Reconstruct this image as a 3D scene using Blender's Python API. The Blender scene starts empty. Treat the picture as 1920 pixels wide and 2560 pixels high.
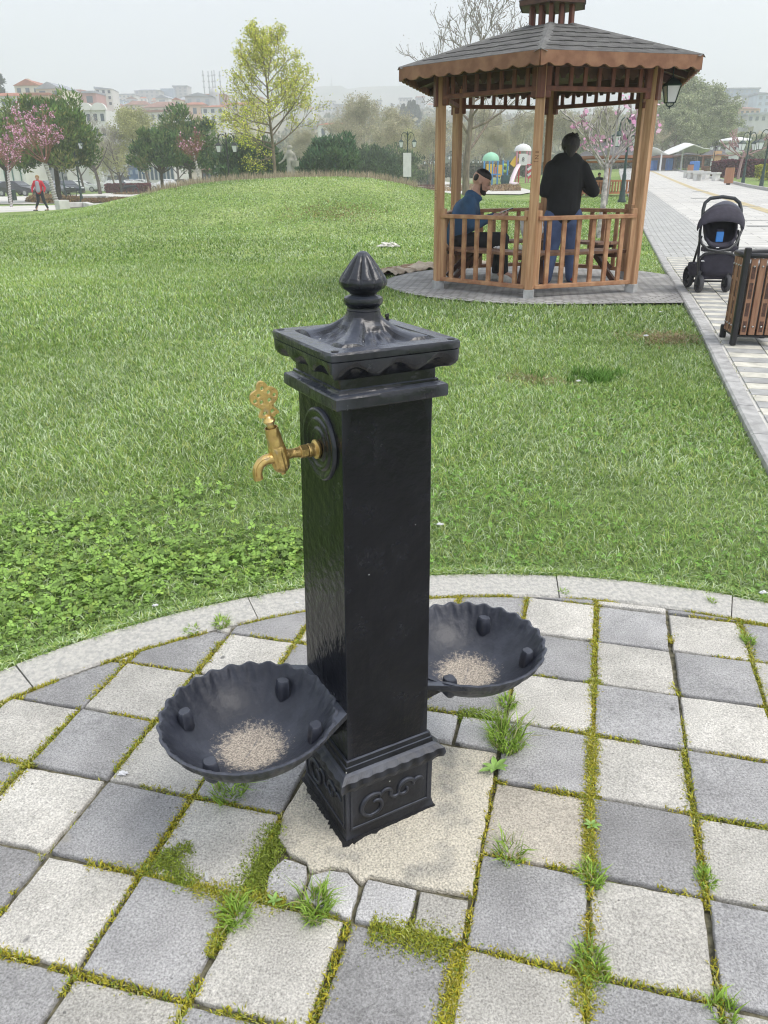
import bpy, math, random
import numpy as np
from mathutils import Vector, Matrix, Euler, noise
PI = math.pi
sc = bpy.context.scene
C = sc.collection

# ---------------------------------------------------------------- camera
F_PX, PITCH, ROLL, CAM_H = 1938.0, math.radians(23.38), math.radians(0.67), 1.25
_F = np.array([0, math.cos(PITCH), -math.sin(PITCH)])
_R0 = np.array([1.0, 0, 0]); _U0 = np.array([0, math.sin(PITCH), math.cos(PITCH)])
_R = math.cos(ROLL) * _R0 - math.sin(ROLL) * _U0
_U = math.cos(ROLL) * _U0 + math.sin(ROLL) * _R0
cam_d = bpy.data.cameras.new('camera'); cam = bpy.data.objects.new('camera', cam_d); C.objects.link(cam)
cam_d.sensor_width = 36; cam_d.lens = 36 * F_PX / 2560; cam_d.clip_start = .05; cam_d.clip_end = 9000
mw = Matrix.Identity(4)
for i in range(3):
    mw[i][0] = _R[i]; mw[i][1] = _U[i]; mw[i][2] = -_F[i]
mw[2][3] = CAM_H
cam.matrix_world = mw
sc.camera = cam

# ---------------------------------------------------------------- sky, sun, exposure
SUN_EL, SUN_AZ = math.radians(60), math.radians(115)      # azimuth from +Y towards +X
world = bpy.data.worlds.new('World'); sc.world = world; world.use_nodes = True
nt = world.node_tree; nt.nodes.clear()
wo = nt.nodes.new('ShaderNodeOutputWorld')
sky = nt.nodes.new('ShaderNodeTexSky'); sky.sky_type = 'NISHITA'; sky.sun_disc = False
sky.sun_elevation = SUN_EL; sky.sun_rotation = SUN_AZ; sky.dust_density = 4; sky.ozone_density = 1.5
b1 = nt.nodes.new('ShaderNodeBackground'); b1.inputs['Strength'].default_value = 0.05
nt.links.new(sky.outputs[0], b1.inputs['Color'])
# thin even overcast layer, a little whiter overhead
tc = nt.nodes.new('ShaderNodeTexCoord'); sep = nt.nodes.new('ShaderNodeSeparateXYZ')
nt.links.new(tc.outputs['Generated'], sep.inputs[0])
cn = nt.nodes.new('ShaderNodeTexNoise'); cn.inputs['Scale'].default_value = 1.6; cn.inputs['Detail'].default_value = 5
nt.links.new(tc.outputs['Generated'], cn.inputs['Vector'])
cr = nt.nodes.new('ShaderNodeValToRGB')
cr.color_ramp.elements[0].position = .3; cr.color_ramp.elements[0].color = (.68, .713, .80, 1)
cr.color_ramp.elements[1].position = .7; cr.color_ramp.elements[1].color = (.76, .783, .86, 1)
nt.links.new(cn.outputs['Fac'], cr.inputs[0])
b2 = nt.nodes.new('ShaderNodeBackground'); b2.inputs['Strength'].default_value = 0.955
nt.links.new(cr.outputs[0], b2.inputs['Color'])
ad = nt.nodes.new('ShaderNodeAddShader')
nt.links.new(b1.outputs[0], ad.inputs[0]); nt.links.new(b2.outputs[0], ad.inputs[1]); nt.links.new(ad.outputs[0], wo.inputs[0])
sun_d = bpy.data.lights.new('sun', 'SUN'); sun_d.energy = 2.1; sun_d.angle = math.radians(30); sun_d.color = (1, .96, .9)
sun = bpy.data.objects.new('sun', sun_d); C.objects.link(sun)
sd = Vector((math.sin(SUN_AZ) * math.cos(SUN_EL), math.cos(SUN_AZ) * math.cos(SUN_EL), math.sin(SUN_EL)))
sun.rotation_euler = sd.to_track_quat('Z', 'Y').to_euler(); sun.location = (0, 0, 30)
sc.view_settings.view_transform = 'Standard'; sc.view_settings.look = 'None'
sc.view_settings.exposure = 0.3; sc.view_settings.gamma = 1
sc.render.engine = 'CYCLES'
sc.cycles.use_denoising = True; sc.cycles.filter_width = 1.15
sc.cycles.max_bounces = 6; sc.cycles.diffuse_bounces = 3; sc.cycles.glossy_bounces = 3; sc.cycles.transmission_bounces = 4
sc.cycles.transparent_max_bounces = 6; sc.cycles.volume_bounces = 3

# ---------------------------------------------------------------- terrain and pixel helpers
def sm(a, b, x):
    t = np.clip((x - a) / (b - a), 0, 1); return t * t * (3 - 2 * t)
_mx = np.array([-17, -13.5, -11.4, -9.7, -8.3, -7.0, -5.5, -3.4, -1.5, -.4, .9, 2.3, 4.2, 6])
_mz = np.array([0, .10, .34, .72, 1.05, 1.24, 1.36, 1.43, 1.43, 1.38, 1.15, .78, .30, 0])
def mound(X, Y):
    a = np.interp(X * 32 / np.clip(Y, 28, 40) * 1.0, _mx, _mz)
    return a * sm(18.5, 31.5, Y) * (1 - sm(36, 48, Y))
def gz(X, Y):
    X = np.asarray(X, float); Y = np.asarray(Y, float)
    k = sm(.04, .28, X / np.maximum(Y, .5))
    left = -.25 * sm(12, 34, Y)
    right = .012 * np.maximum(0, Y - 11) + .008 * np.maximum(0, Y - 45)
    right = np.minimum(right, 1.9)
    return .083 * sm(3.3, 7, Y) + left * (1 - k) + right * k
def hz(X, Y): return gz(X, Y) + mound(X, Y)
def ray(x, y):
    d = _F + _R * (x - 960) / F_PX - _U * (y - 1280) / F_PX
    return d / np.linalg.norm(d)
def up(x, y, z=0.):
    d = ray(x, y); t = (z - CAM_H) / d[2]; return Vector((d[0] * t, d[1] * t, z))
def at(x, y, Y):
    d = ray(x, y) * (Y / ray(x, y)[1]); return Vector((d[0], d[1], CAM_H + d[2]))
def gp(x, y):                                        # first hit of the pixel's ray on the terrain
    d = ray(x, y); d = d / d[1]; Yq = np.geomspace(.3, 400, 4000); zr = CAM_H + d[2] * Yq - gz(d[0] * Yq, Yq); k = int(np.argmax(zr < 0)) or len(Yq) - 1
    t = zr[k - 1] / (zr[k - 1] - zr[k]) if zr[k] < 0 else 1; Y = float(Yq[k - 1] + (Yq[k] - Yq[k - 1]) * t); X = float(d[0] * Y)
    return Vector((X, Y, float(gz(X, Y))))
def gY(x, Y):                                        # ground point in the column x at depth Y
    p = at(x, 445, Y); return Vector((p.x, Y, float(gz(p.x, Y))))

# ---------------------------------------------------------------- materials
def srgb(r, g, b):
    f = lambda c: (c / 255 / 12.92) if c <= 10 else ((c / 255 + .055) / 1.055) ** 2.4
    return (f(r), f(g), f(b))
def mat(name, col, rough=.6, metal=0., var=.0, scale=8., bump=0., bscale=60., spec=.5, stretch=(1, 1, 1), col2=None, detail=6, coat=0, sharp=(.35, .65)):
    m = bpy.data.materials.new(name); m.use_nodes = True; n = m.node_tree.nodes; L = m.node_tree.links
    p = n['Principled BSDF']; p.inputs['Roughness'].default_value = rough; p.inputs['Metallic'].default_value = metal
    p.inputs['Specular IOR Level'].default_value = spec
    if coat: p.inputs['Coat Weight'].default_value = coat
    p.inputs['Base Color'].default_value = (*col, 1)
    if var or bump or col2:
        t = n.new('ShaderNodeTexCoord'); mp = n.new('ShaderNodeMapping'); mp.inputs['Scale'].default_value = stretch
        L.new(t.outputs['Object'], mp.inputs['Vector'])
    if var or col2:
        nz = n.new('ShaderNodeTexNoise'); nz.inputs['Scale'].default_value = scale; nz.inputs['Detail'].default_value = detail
        L.new(mp.outputs[0], nz.inputs['Vector'])
        r = n.new('ShaderNodeValToRGB'); r.color_ramp.elements[0].position = sharp[0]; r.color_ramp.elements[1].position = sharp[1]
        a = col2 if col2 else tuple(c * (1 - var) for c in col); b = col if col2 else tuple(min(1, c * (1 + var)) for c in col)
        r.color_ramp.elements[0].color = (*a, 1); r.color_ramp.elements[1].color = (*b, 1)
        L.new(nz.outputs['Fac'], r.inputs[0]); L.new(r.outputs[0], p.inputs['Base Color'])
        m['ramp'] = r.name
    if bump:
        nb = n.new('ShaderNodeTexNoise'); nb.inputs['Scale'].default_value = bscale; nb.inputs['Detail'].default_value = 5
        L.new(mp.outputs[0], nb.inputs['Vector'])
        bm = n.new('ShaderNodeBump'); bm.inputs['Strength'].default_value = bump; bm.inputs['Distance'].default_value = .01
        L.new(nb.outputs['Fac'], bm.inputs['Height']); L.new(bm.outputs[0], p.inputs['Normal'])
    return m
def attr_mat(name, rough=.7, trans=.0, spec=.3, noise_scale=0, bump=0, bscale=300, lo=.6, hi=1.35):
    m = bpy.data.materials.new(name); m.use_nodes = True; n = m.node_tree.nodes; L = m.node_tree.links
    p = n['Principled BSDF']; p.inputs['Roughness'].default_value = rough; p.inputs['Specular IOR Level'].default_value = spec
    a = n.new('ShaderNodeAttribute'); a.attribute_name = 'Col'; src = a.outputs['Color']
    t = n.new('ShaderNodeTexCoord')
    if noise_scale:
        nz = n.new('ShaderNodeTexNoise'); nz.inputs['Scale'].default_value = noise_scale; nz.inputs['Detail'].default_value = 4
        nz.inputs['Roughness'].default_value = .7
        L.new(t.outputs['Object'], nz.inputs['Vector'])
        mr = n.new('ShaderNodeMapRange'); mr.inputs['From Min'].default_value = .3; mr.inputs['From Max'].default_value = .7
        mr.inputs['To Min'].default_value = lo; mr.inputs['To Max'].default_value = hi
        L.new(nz.outputs['Fac'], mr.inputs[0])
        mx = n.new('ShaderNodeVectorMath'); mx.operation = 'SCALE'; L.new(src, mx.inputs[0]); L.new(mr.outputs[0], mx.inputs['Scale']); src = mx.outputs[0]
    L.new(src, p.inputs['Base Color'])
    if bump:
        nb = n.new('ShaderNodeTexNoise'); nb.inputs['Scale'].default_value = bscale; nb.inputs['Detail'].default_value = 4
        L.new(t.outputs['Object'], nb.inputs['Vector'])
        bm = n.new('ShaderNodeBump'); bm.inputs['Strength'].default_value = bump; bm.inputs['Distance'].default_value = .004
        L.new(nb.outputs['Fac'], bm.inputs['Height']); L.new(bm.outputs[0], p.inputs['Normal'])
    if trans:
        tr = n.new('ShaderNodeBsdfTranslucent'); L.new(src, tr.inputs['Color'])
        mix = n.new('ShaderNodeMixShader'); mix.inputs[0].default_value = trans
        L.new(p.outputs[0], mix.inputs[1]); L.new(tr.outputs[0], mix.inputs[2]); L.new(mix.outputs[0], n['Material Output'].inputs[0])
    return m
def emit_mat(name, col, s):
    m = mat(name, col, .4); p = m.node_tree.nodes['Principled BSDF']
    p.inputs['Emission Color'].default_value = (*col, 1); p.inputs['Emission Strength'].default_value = s; return m

# ---------------------------------------------------------------- mesh building
class MB:
    def __init__(s): s.v = []; s.f = []; s.m = []
    def add(s, V, Fc, mi=0):
        b = len(s.v); s.v.extend([tuple(map(float, q)) for q in V]); s.f.extend([tuple(i + b for i in q) for q in Fc]); s.m.extend([mi] * len(Fc)); return s
    def xf(s, M, V): return [tuple(M @ Vector(q)) for q in V]
    def box(s, c, d, rz=0, mi=0, M=None, top=None):
        x, y, z = d[0] / 2, d[1] / 2, d[2] / 2; t = top if top else (1, 1)
        V = [(-x, -y, -z), (x, -y, -z), (x, y, -z), (-x, y, -z), (-x * t[0], -y * t[1], z), (x * t[0], -y * t[1], z), (x * t[0], y * t[1], z), (-x * t[0], y * t[1], z)]
        Mt = Matrix.Translation(c) @ Matrix.Rotation(rz, 4, 'Z')
        if M is not None: Mt = M @ Mt
        return s.add(s.xf(Mt, V), [(3, 2, 1, 0), (4, 5, 6, 7), (0, 1, 5, 4), (1, 2, 6, 5), (2, 3, 7, 6), (3, 0, 4, 7)], mi)
    def bar(s, p0, p1, w, h, mi=0, up_=(0, 0, 1)):                # rectangular bar: w sideways, h along up_
        p0, p1 = Vector(p0), Vector(p1); d = (p1 - p0).normalized(); u = Vector(up_)
        x = d.cross(u)
        if x.length < 1e-4: x = d.cross(Vector((0, 1, 0)))
        x.normalize(); z = x.cross(d).normalized(); V = []
        for p in (p0, p1):
            for a, b in ((-1, -1), (1, -1), (1, 1), (-1, 1)): V.append(p + x * a * w / 2 + z * b * h / 2)
        return s.add(V, [(0, 1, 2, 3), (7, 6, 5, 4), (1, 0, 4, 5), (2, 1, 5, 6), (3, 2, 6, 7), (0, 3, 7, 4)], mi)
    def tube(s, pts, rad, n=10, mi=0, caps=True, flat=1.0, closed=False):
        pts = [Vector(p) for p in pts]; N = len(pts)
        rad = rad if hasattr(rad, '__len__') else [rad] * N
        V = []; prev = None
        for i, p in enumerate(pts):
            if closed: d = pts[(i + 1) % N] - pts[i - 1]
            else: d = (pts[min(i + 1, N - 1)] - pts[max(i - 1, 0)])
            d.normalize()
            if prev is None:
                x = d.cross(Vector((0, 0, 1)))
                if x.length < .1: x = d.cross(Vector((0, 1, 0)))
            else: x = prev - d * prev.dot(d)
            x.normalize(); y = d.cross(x); prev = x
            for k in range(n):
                a = 2 * PI * k / n; V.append(p + x * math.cos(a) * rad[i] + y * math.sin(a) * rad[i] * flat)
        Fc = []
        for i in range(N if closed else N - 1):
            for k in range(n):
                a, b = i * n + k, i * n + (k + 1) % n; j = ((i + 1) % N) * n
                Fc.append((a, b, j + (k + 1) % n, j + k))
        if caps and not closed: Fc.append(tuple(range(n))[::-1]); Fc.append(tuple((N - 1) * n + k for k in range(n)))
        return s.add(V, Fc, mi)
    def cyl(s, p0, p1, r0, r1=None, n=12, mi=0): return s.tube([p0, p1], [r0, r0 if r1 is None else r1], n, mi)
    def lathe(s, prof, n=24, mi=0, M=None, fn=None, cap=True):       # prof [(r,z)]
        V = []
        for j, (r, z) in enumerate(prof):
            for k in range(n):
                a = 2 * PI * k / n; q = r * (fn(a, j, z) if fn else 1)
                V.append((q * math.cos(a), q * math.sin(a), z))
        Fc = [(j * n + k, j * n + (k + 1) % n, (j + 1) * n + (k + 1) % n, (j + 1) * n + k) for j in range(len(prof) - 1) for k in range(n)]
        if cap: Fc.append(tuple(range(n))[::-1]); Fc.append(tuple((len(prof) - 1) * n + k for k in range(n)))
        if M is not None: V = s.xf(M, V)
        return s.add(V, Fc, mi)
    def ball(s, c, r, n=12, m=8, mi=0, M=None):
        r = r if hasattr(r, '__len__') else (r, r, r); V = [(0, 0, 1)]
        for j in range(1, m):
            t = PI * j / m
            for k in range(n): a = 2 * PI * k / n; V.append((math.sin(t) * math.cos(a), math.sin(t) * math.sin(a), math.cos(t)))
        V.append((0, 0, -1)); e = len(V) - 1; Fc = [(0, 1 + k, 1 + (k + 1) % n) for k in range(n)]
        for j in range(m - 2):
            for k in range(n): a = 1 + j * n; Fc.append((a + k, a + n + k, a + n + (k + 1) % n, a + (k + 1) % n))
        a = 1 + (m - 2) * n; Fc += [(e, a + (k + 1) % n, a + k) for k in range(n)]
        V = [Vector((q[0] * r[0], q[1] * r[1], q[2] * r[2])) for q in V]
        if M is not None: V = [M @ q for q in V]
        return s.add([q + Vector(c) for q in V], Fc, mi)
    def cap(s, p0, p1, r0, r1, n=12, mi=0):                          # closed capsule made of one skin
        p0, p1 = Vector(p0), Vector(p1); d = (p1 - p0); L = d.length; d = d.normalized() if L > 1e-6 else Vector((0, 0, 1))
        pts = []; rr = []
        for k in range(5): a = PI / 2 * (1 - k / 4) ; pts.append(p0 - d * r0 * math.sin(a)); rr.append(max(1e-4, r0 * math.cos(a)))
        for k in range(1 if L > 1e-6 else 0, 5): a = PI / 2 * k / 4; pts.append(p1 + d * r1 * math.sin(a)); rr.append(max(1e-4, r1 * math.cos(a)))
        if L > 1e-6: pts.insert(5, p1); rr.insert(5, r1)
        return s.tube(pts, rr, n, mi)
    def prism(s, poly, z0, z1, mi=0, M=None):
        n = len(poly); V = [(x, y, z0) for x, y in poly] + [(x, y, z1) for x, y in poly]
        if M is not None: V = s.xf(M, V)
        return s.add(V, [tuple(range(n))[::-1], tuple(range(n, 2 * n))] + [(k, (k + 1) % n, n + (k + 1) % n, n + k) for k in range(n)], mi)
    def build(s, name, mats, parent=None, smooth=None, bevel=0, seg=2, fix=True):
        me = bpy.data.meshes.new(name); me.from_pydata(s.v, [], s.f); me.update()
        mats = mats if isinstance(mats, (list, tuple)) else [mats]
        for m in mats: me.materials.append(m)
        if any(s.m): me.polygons.foreach_set('material_index', s.m)
        if fix:
            import bmesh
            bm = bmesh.new(); bm.from_mesh(me); bmesh.ops.recalc_face_normals(bm, faces=bm.faces); bm.to_mesh(me); bm.free()
        if smooth:
            me.shade_smooth()
            if smooth < 170: me.set_sharp_from_angle(angle=math.radians(smooth))
        o = bpy.data.objects.new(name, me); C.objects.link(o)
        if parent is not None: o.parent = parent
        if bevel:
            b = o.modifiers.new('bevel', 'BEVEL'); b.width = bevel; b.segments = seg; b.limit_method = 'ANGLE'; b.angle_limit = math.radians(40)
        return o
def np_obj(name, V, loops, sizes, mats, parent=None, col=None, smooth=False, mi=None):
    V = np.asarray(V, np.float32); loops = np.asarray(loops, np.int32).ravel(); sizes = np.asarray(sizes, np.int32)
    me = bpy.data.meshes.new(name); me.vertices.add(len(V)); me.vertices.foreach_set('co', V.ravel())
    me.loops.add(len(loops)); me.loops.foreach_set('vertex_index', loops)
    me.polygons.add(len(sizes)); st = np.concatenate([[0], np.cumsum(sizes)[:-1]]).astype(np.int32)
    me.polygons.foreach_set('loop_start', st)
    if smooth: me.polygons.foreach_set('use_smooth', np.ones(len(sizes), bool))
    for m in (mats if isinstance(mats, (list, tuple)) else [mats]): me.materials.append(m)
    if mi is not None: me.polygons.foreach_set('material_index', np.asarray(mi, np.int32))
    if col is not None:
        ca = me.color_attributes.new('Col', 'FLOAT_COLOR', 'POINT'); c4 = np.ones((len(V), 4), np.float32); c4[:, :3] = col; ca.data.foreach_set('color', c4.ravel())
    me.update(calc_edges=True); me.validate()
    o = bpy.data.objects.new(name, me); C.objects.link(o)
    if parent is not None: o.parent = parent
    return o
def curve_mesh(name, polys, depth, m, parent=None, bevel=0, M=None, cyc=True, res=6):
    cu = bpy.data.curves.new(name, 'CURVE'); cu.dimensions = '2D'; cu.fill_mode = 'BOTH'; cu.extrude = depth / 2; cu.bevel_depth = bevel; cu.bevel_resolution = 2
    for P in polys:
        sp = cu.splines.new('POLY'); sp.points.add(len(P) - 1)
        for i, (x, y) in enumerate(P): sp.points[i].co = (x, y, 0, 1)
        sp.use_cyclic_u = True
    t = bpy.data.objects.new('t', cu); C.objects.link(t)
    me = bpy.data.meshes.new_from_object(t.evaluated_get(bpy.context.evaluated_depsgraph_get())); bpy.data.objects.remove(t)
    if M is not None: me.transform(M)
    me.name = name; me.materials.clear(); me.materials.append(m)
    o = bpy.data.objects.new(name, me); C.objects.link(o)
    if parent is not None: o.parent = parent
    return o
def text_mesh(name, txt, size, depth, m, parent=None, M=None, align='CENTER'):
    cu = bpy.data.curves.new(name, 'FONT'); cu.body = txt; cu.size = size; cu.extrude = depth; cu.align_x = align; cu.align_y = 'CENTER'
    t = bpy.data.objects.new('t', cu); C.objects.link(t)
    me = bpy.data.meshes.new_from_object(t.evaluated_get(bpy.context.evaluated_depsgraph_get())); bpy.data.objects.remove(t)
    if M is not None: me.transform(M)
    me.name = name; me.materials.clear(); me.materials.append(m)
    o = bpy.data.objects.new(name, me); C.objects.link(o)
    if parent is not None: o.parent = parent
    return o
def tag(o, label=None, cat=None, group=None, kind=None):
    if label: o['label'] = label
    if cat: o['category'] = cat
    if group: o['group'] = group
    if kind: o['kind'] = kind
    return o
def thing(name, label, cat, loc=(0, 0, 0), rz=0, group=None, scale=None):
    o = bpy.data.objects.new(name, None); C.objects.link(o); o.empty_display_size = .1
    o.location = loc; o.rotation_euler = (0, 0, rz)
    if scale: o.scale = scale if hasattr(scale, '__len__') else (scale,) * 3
    return tag(o, label, cat, group)
def copy_tree(o, loc=None, rz=None, label=None, group=None, scale=None, parent=None):
    kids = list(o.children); c = o.copy(); C.objects.link(c); c.parent = parent
    if loc is not None: c.location = loc
    if rz is not None: c.rotation_euler = (0, 0, rz)
    if scale is not None: c.scale = scale if hasattr(scale, '__len__') else (scale,) * 3
    if label: c['label'] = label
    if group: c['group'] = group
    for k in kids: copy_tree(k, parent=c)
    return c
rng = np.random.default_rng(7); random.seed(7)
def fit(points):                                     # circle through three points
    (x1, y1), (x2, y2), (x3, y3) = points
    A = np.array([[2 * (x2 - x1), 2 * (y2 - y1)], [2 * (x3 - x1), 2 * (y3 - y1)]]); b = [x2 * x2 - x1 * x1 + y2 * y2 - y1 * y1, x3 * x3 - x1 * x1 + y3 * y3 - y1 * y1]
    c = np.linalg.solve(A, b); return c[0], c[1], math.hypot(x1 - c[0], y1 - c[1])
# ================================================================ the ground
PC = (0.304, 0.317); R_OUT, R_IN = 2.039, 1.883
m_soil = mat('soil', (.045, .055, .02), .95, var=.5, scale=30, bump=.6, bscale=60)
m_lawnfar = bpy.data.materials.new('lawn_ground'); m_lawnfar.use_nodes = True
def lawn_nodes():
    n = m_lawnfar.node_tree.nodes; L = m_lawnfar.node_tree.links; p = n['Principled BSDF']; p.inputs['Roughness'].default_value = .9; p.inputs['Specular IOR Level'].default_value = .1
    t = n.new('ShaderNodeTexCoord')
    def nz(s, d, a, b, ca, cb, sc_=(1, 1, 1)):
        mp = n.new('ShaderNodeMapping'); mp.inputs['Scale'].default_value = sc_; L.new(t.outputs['Object'], mp.inputs[0])
        x = n.new('ShaderNodeTexNoise'); x.inputs['Scale'].default_value = s; x.inputs['Detail'].default_value = d; L.new(mp.outputs[0], x.inputs['Vector'])
        r = n.new('ShaderNodeValToRGB'); r.color_ramp.elements[0].position = a; r.color_ramp.elements[1].position = b
        r.color_ramp.elements[0].color = (*ca, 1); r.color_ramp.elements[1].color = (*cb, 1); L.new(x.outputs['Fac'], r.inputs[0]); return r.outputs[0]
    a = nz(.35, 6, .35, .65, (.17, .265, .075), (.30, .385, .15))
    b = nz(14, 8, .35, .65, (.5, .5, .5), (1.35, 1.3, 1.2), (1, .5, 1))
    mx = n.new('ShaderNodeVectorMath'); mx.operation = 'MULTIPLY'; L.new(a, mx.inputs[0]); L.new(b, mx.inputs[1]); L.new(mx.outputs[0], p.inputs['Base Color'])
    nb = n.new('ShaderNodeTexNoise'); nb.inputs['Scale'].default_value = 25; L.new(t.outputs['Object'], nb.inputs['Vector'])
    bm = n.new('ShaderNodeBump'); bm.inputs['Strength'].default_value = .7; bm.inputs['Distance'].default_value = .05; L.new(nb.outputs['Fac'], bm.inputs['Height']); L.new(bm.outputs[0], p.inputs['Normal'])
lawn_nodes()

HOLE = (1.30, 5.05, .36)                       # a small sunk patch in the lawn
def ground_z(X, Y):
    z = hz(X, Y) - .022
    z = z - .03 * (1 - sm(.10, HOLE[2], np.hypot(X - HOLE[0], (Y - HOLE[1]) * 1.4)))
    d = np.hypot(X - PC[0], Y - PC[1]); z = np.where(d < R_OUT - .03, z - .03, z)
    return z
def ring_ground():
    rr = np.concatenate([[0.01, .6, 1.2, 1.7], np.linspace(1.95, 8, 60), np.geomspace(8.2, 60, 110), np.geomspace(62, 4200, 36)])
    th = np.concatenate([np.linspace(-75, 75, 261), np.linspace(80, 280, 41)]) * PI / 180
    TH, RR = np.meshgrid(th, rr); X = RR * np.sin(TH); Y = RR * np.cos(TH); Z = ground_z(X, Y)
    V = np.stack([X, Y, Z], -1).reshape(-1, 3); nr, ntc = len(rr), len(th)
    i, j = np.meshgrid(np.arange(nr - 1), np.arange(ntc), indexing='ij'); k = (j + 1) % ntc
    q = np.stack([i * ntc + j, (i + 1) * ntc + j, (i + 1) * ntc + k, i * ntc + k], -1).reshape(-1, 4)[:, ::-1]
    cy = RR[:-1].ravel()
    m_th = mat('lawn_thatch', (.13, .19, .055), .95, var=.45, scale=40, bump=.6, bscale=90)
    return tag(np_obj('ground', V, q, np.full(len(q), 4), [m_lawnfar, m_th], smooth=True, mi=(cy < 10.5).astype(int)), kind='structure')
ring_ground()

# ---- plaza bedding, slabs, kerb
m_bed = mat('joint_sand', (.15, .14, .09), .95, var=.5, scale=60, bump=.5, bscale=200)
bd = MB(); n_ = 96
bd.add([(PC[0], PC[1], -.014)] + [(PC[0] + (R_IN + .02) * math.cos(2 * PI * k / n_), PC[1] + (R_IN + .02) * math.sin(2 * PI * k / n_), -.014) for k in range(n_)], [(0, 1 + k, 1 + (k + 1) % n_) for k in range(n_)])
tag(bd.build('plaza_bedding', m_bed), kind='structure')
TS = .2554 * .83333; G0 = Vector((.8673, 2.805)) * .83333; GA = -.2618
GU = Vector((math.cos(GA), math.sin(GA))); GW = Vector((-math.sin(GA), math.cos(GA)))
def gxy(i, j): q = G0 + GU * i * TS - GW * j * TS; return (q.x, q.y)
def clip_disk(poly, r, keep_in=True):
    n = 180; out = poly
    for k in range(n):
        a = 2 * PI * k / n; nx, ny = math.cos(a), math.sin(a)
        f = lambda p: (p[0] - PC[0]) * nx + (p[1] - PC[1]) * ny - r
        if max(f(p) for p in out) < 0: continue
        res = []
        for i in range(len(out)):
            p, q = out[i - 1], out[i]; fp, fq = f(p), f(q)
            if (fp < 0) != (fq < 0):
                t = fp / (fp - fq); res.append((p[0] + (q[0] - p[0]) * t, p[1] + (q[1] - p[1]) * t))
            if fq < 0: res.append(q)
        out = res
        if len(out) < 3: return []
    return out
def area(p): return .5 * abs(sum(p[i - 1][0] * p[i][1] - p[i][0] * p[i - 1][1] for i in range(len(p))))
slabV, slabL, slabS, slabC = [], [], [], []
LIGHT, DARK = np.array([.50, .48, .435]), np.array([.335, .33, .325])
def add_slab(poly, tone, z=0., tilt=(0, 0), th=.014, bev=.0035, rough_edge=0):
    if area(poly) < 2e-4: return
    sgn = sum(poly[i - 1][0] * poly[i][1] - poly[i][0] * poly[i - 1][1] for i in range(len(poly)))
    if sgn < 0: poly = poly[::-1]
    P = []                                                        # subdivide the outline and wobble it
    for i in range(len(poly)):
        a, b = poly[i - 1], poly[i]; L = math.dist(a, b); k = max(1, int(L / .022))
        for t in range(k):
            s = t / k; P.append((a[0] + (b[0] - a[0]) * s, a[1] + (b[1] - a[1]) * s))
    cx = sum(p[0] for p in P) / len(P); cy = sum(p[1] for p in P) / len(P)
    nn = len(P); sz = math.sqrt(area(poly)); am = .0011 + rough_edge
    P = [(p[0] + am * noise.noise(Vector((p[0] * 55, p[1] * 55, 1))) * 2, p[1] + am * noise.noise(Vector((p[0] * 55, p[1] * 55, 9))) * 2) for p in P]
    zz = lambda x, y: z + (x - cx) * tilt[0] + (y - cy) * tilt[1]
    b0 = len(slabV)
    for sc_, dz in ((1, -th), (1, -bev), (1 - .45 * bev / sz * 2, -bev * .3), (1 - 1.1 * bev / sz * 2, 0)):
        for p in P:
            x = cx + (p[0] - cx) * sc_; y = cy + (p[1] - cy) * sc_
            slabV.append((x, y, zz(x, y) + dz)); slabC.append(tone)
    for r in range(3):
        for k in range(nn):
            slabL.extend([b0 + r * nn + k, b0 + r * nn + (k + 1) % nn, b0 + (r + 1) * nn + (k + 1) % nn, b0 + (r + 1) * nn + k]); slabS.append(4)
    slabL.extend([b0 + 3 * nn + k for k in range(nn)]); slabS.append(nn)
rs = random.Random(3)
joints = []                                                       # (x0,y0,x1,y1) visible joints for moss
for i in range(-14, 14):
    for j in range(-3, 16):
        joints.append((gxy(i, j), gxy(i + 1, j), i, j, 'h')); joints.append((gxy(i, j), gxy(i, j + 1), i, j, 'v'))
        if i in (-3, -2) and j in (4, 5, 6): continue
        g = .018 + rs.uniform(0, .012); e = lambda: rs.uniform(-.012, .012)
        poly = [gxy(i + g + e(), j + g + e()), gxy(i + 1 - g + e(), j + g + e()), gxy(i + 1 - g + e(), j + 1 - g + e()), gxy(i + g + e(), j + 1 - g + e())]
        poly = clip_disk(poly, R_IN - .006)
        if len(poly) < 3: continue
        dark = (i + j) % 2 != 0
        tone = (DARK if dark else LIGHT) * rs.uniform(.84, 1.14)
        if (i, j) in ((-1, 5),): tone = np.array([.47, .43, .36])
        if (i, j) in ((-4, 5), (-1, 4)): tone = tone * 1.25
        add_slab(poly, tone, rs.uniform(-.0025, .002), (rs.uniform(-.015, .015), rs.uniform(-.015, .015)), rough_edge=.0011 * rs.random() ** 2)
half = lambda *q: [gxy(a, b) for a, b in q]
add_slab(half((-2.78, 6.5), (-2.56, 6.53), (-2.5, 6.66), (-2.54, 6.93), (-2.8, 6.95), (-2.86, 6.7)), DARK * 1.35, -.001, rough_edge=.001)
add_slab(half((-2.47, 6.63), (-2.32, 6.53), (-2.16, 6.52), (-2.01, 6.63), (-1.99, 6.98), (-2.45, 6.9)), DARK * 1.6, 0, rough_edge=.001)
add_slab(half((-1.96, 6.54), (-1.5, 6.55), (-1.5, 6.96), (-1.96, 6.97)), DARK * 1.5, 0, rough_edge=.001)
add_slab(half((-1.46, 6.56), (-1.03, 6.55), (-1.02, 6.96), (-1.45, 6.96)), LIGHT * .85, -.001, rough_edge=.001)
add_slab(half((-1.99, 4.03), (-1.55, 4.03), (-1.55, 4.5), (-1.99, 4.5)), DARK * 1.5, 0)
add_slab(half((-1.5, 4.03), (-1.03, 4.03), (-1.03, 4.52), (-1.5, 4.5)), DARK * 1.5, 0)
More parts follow.
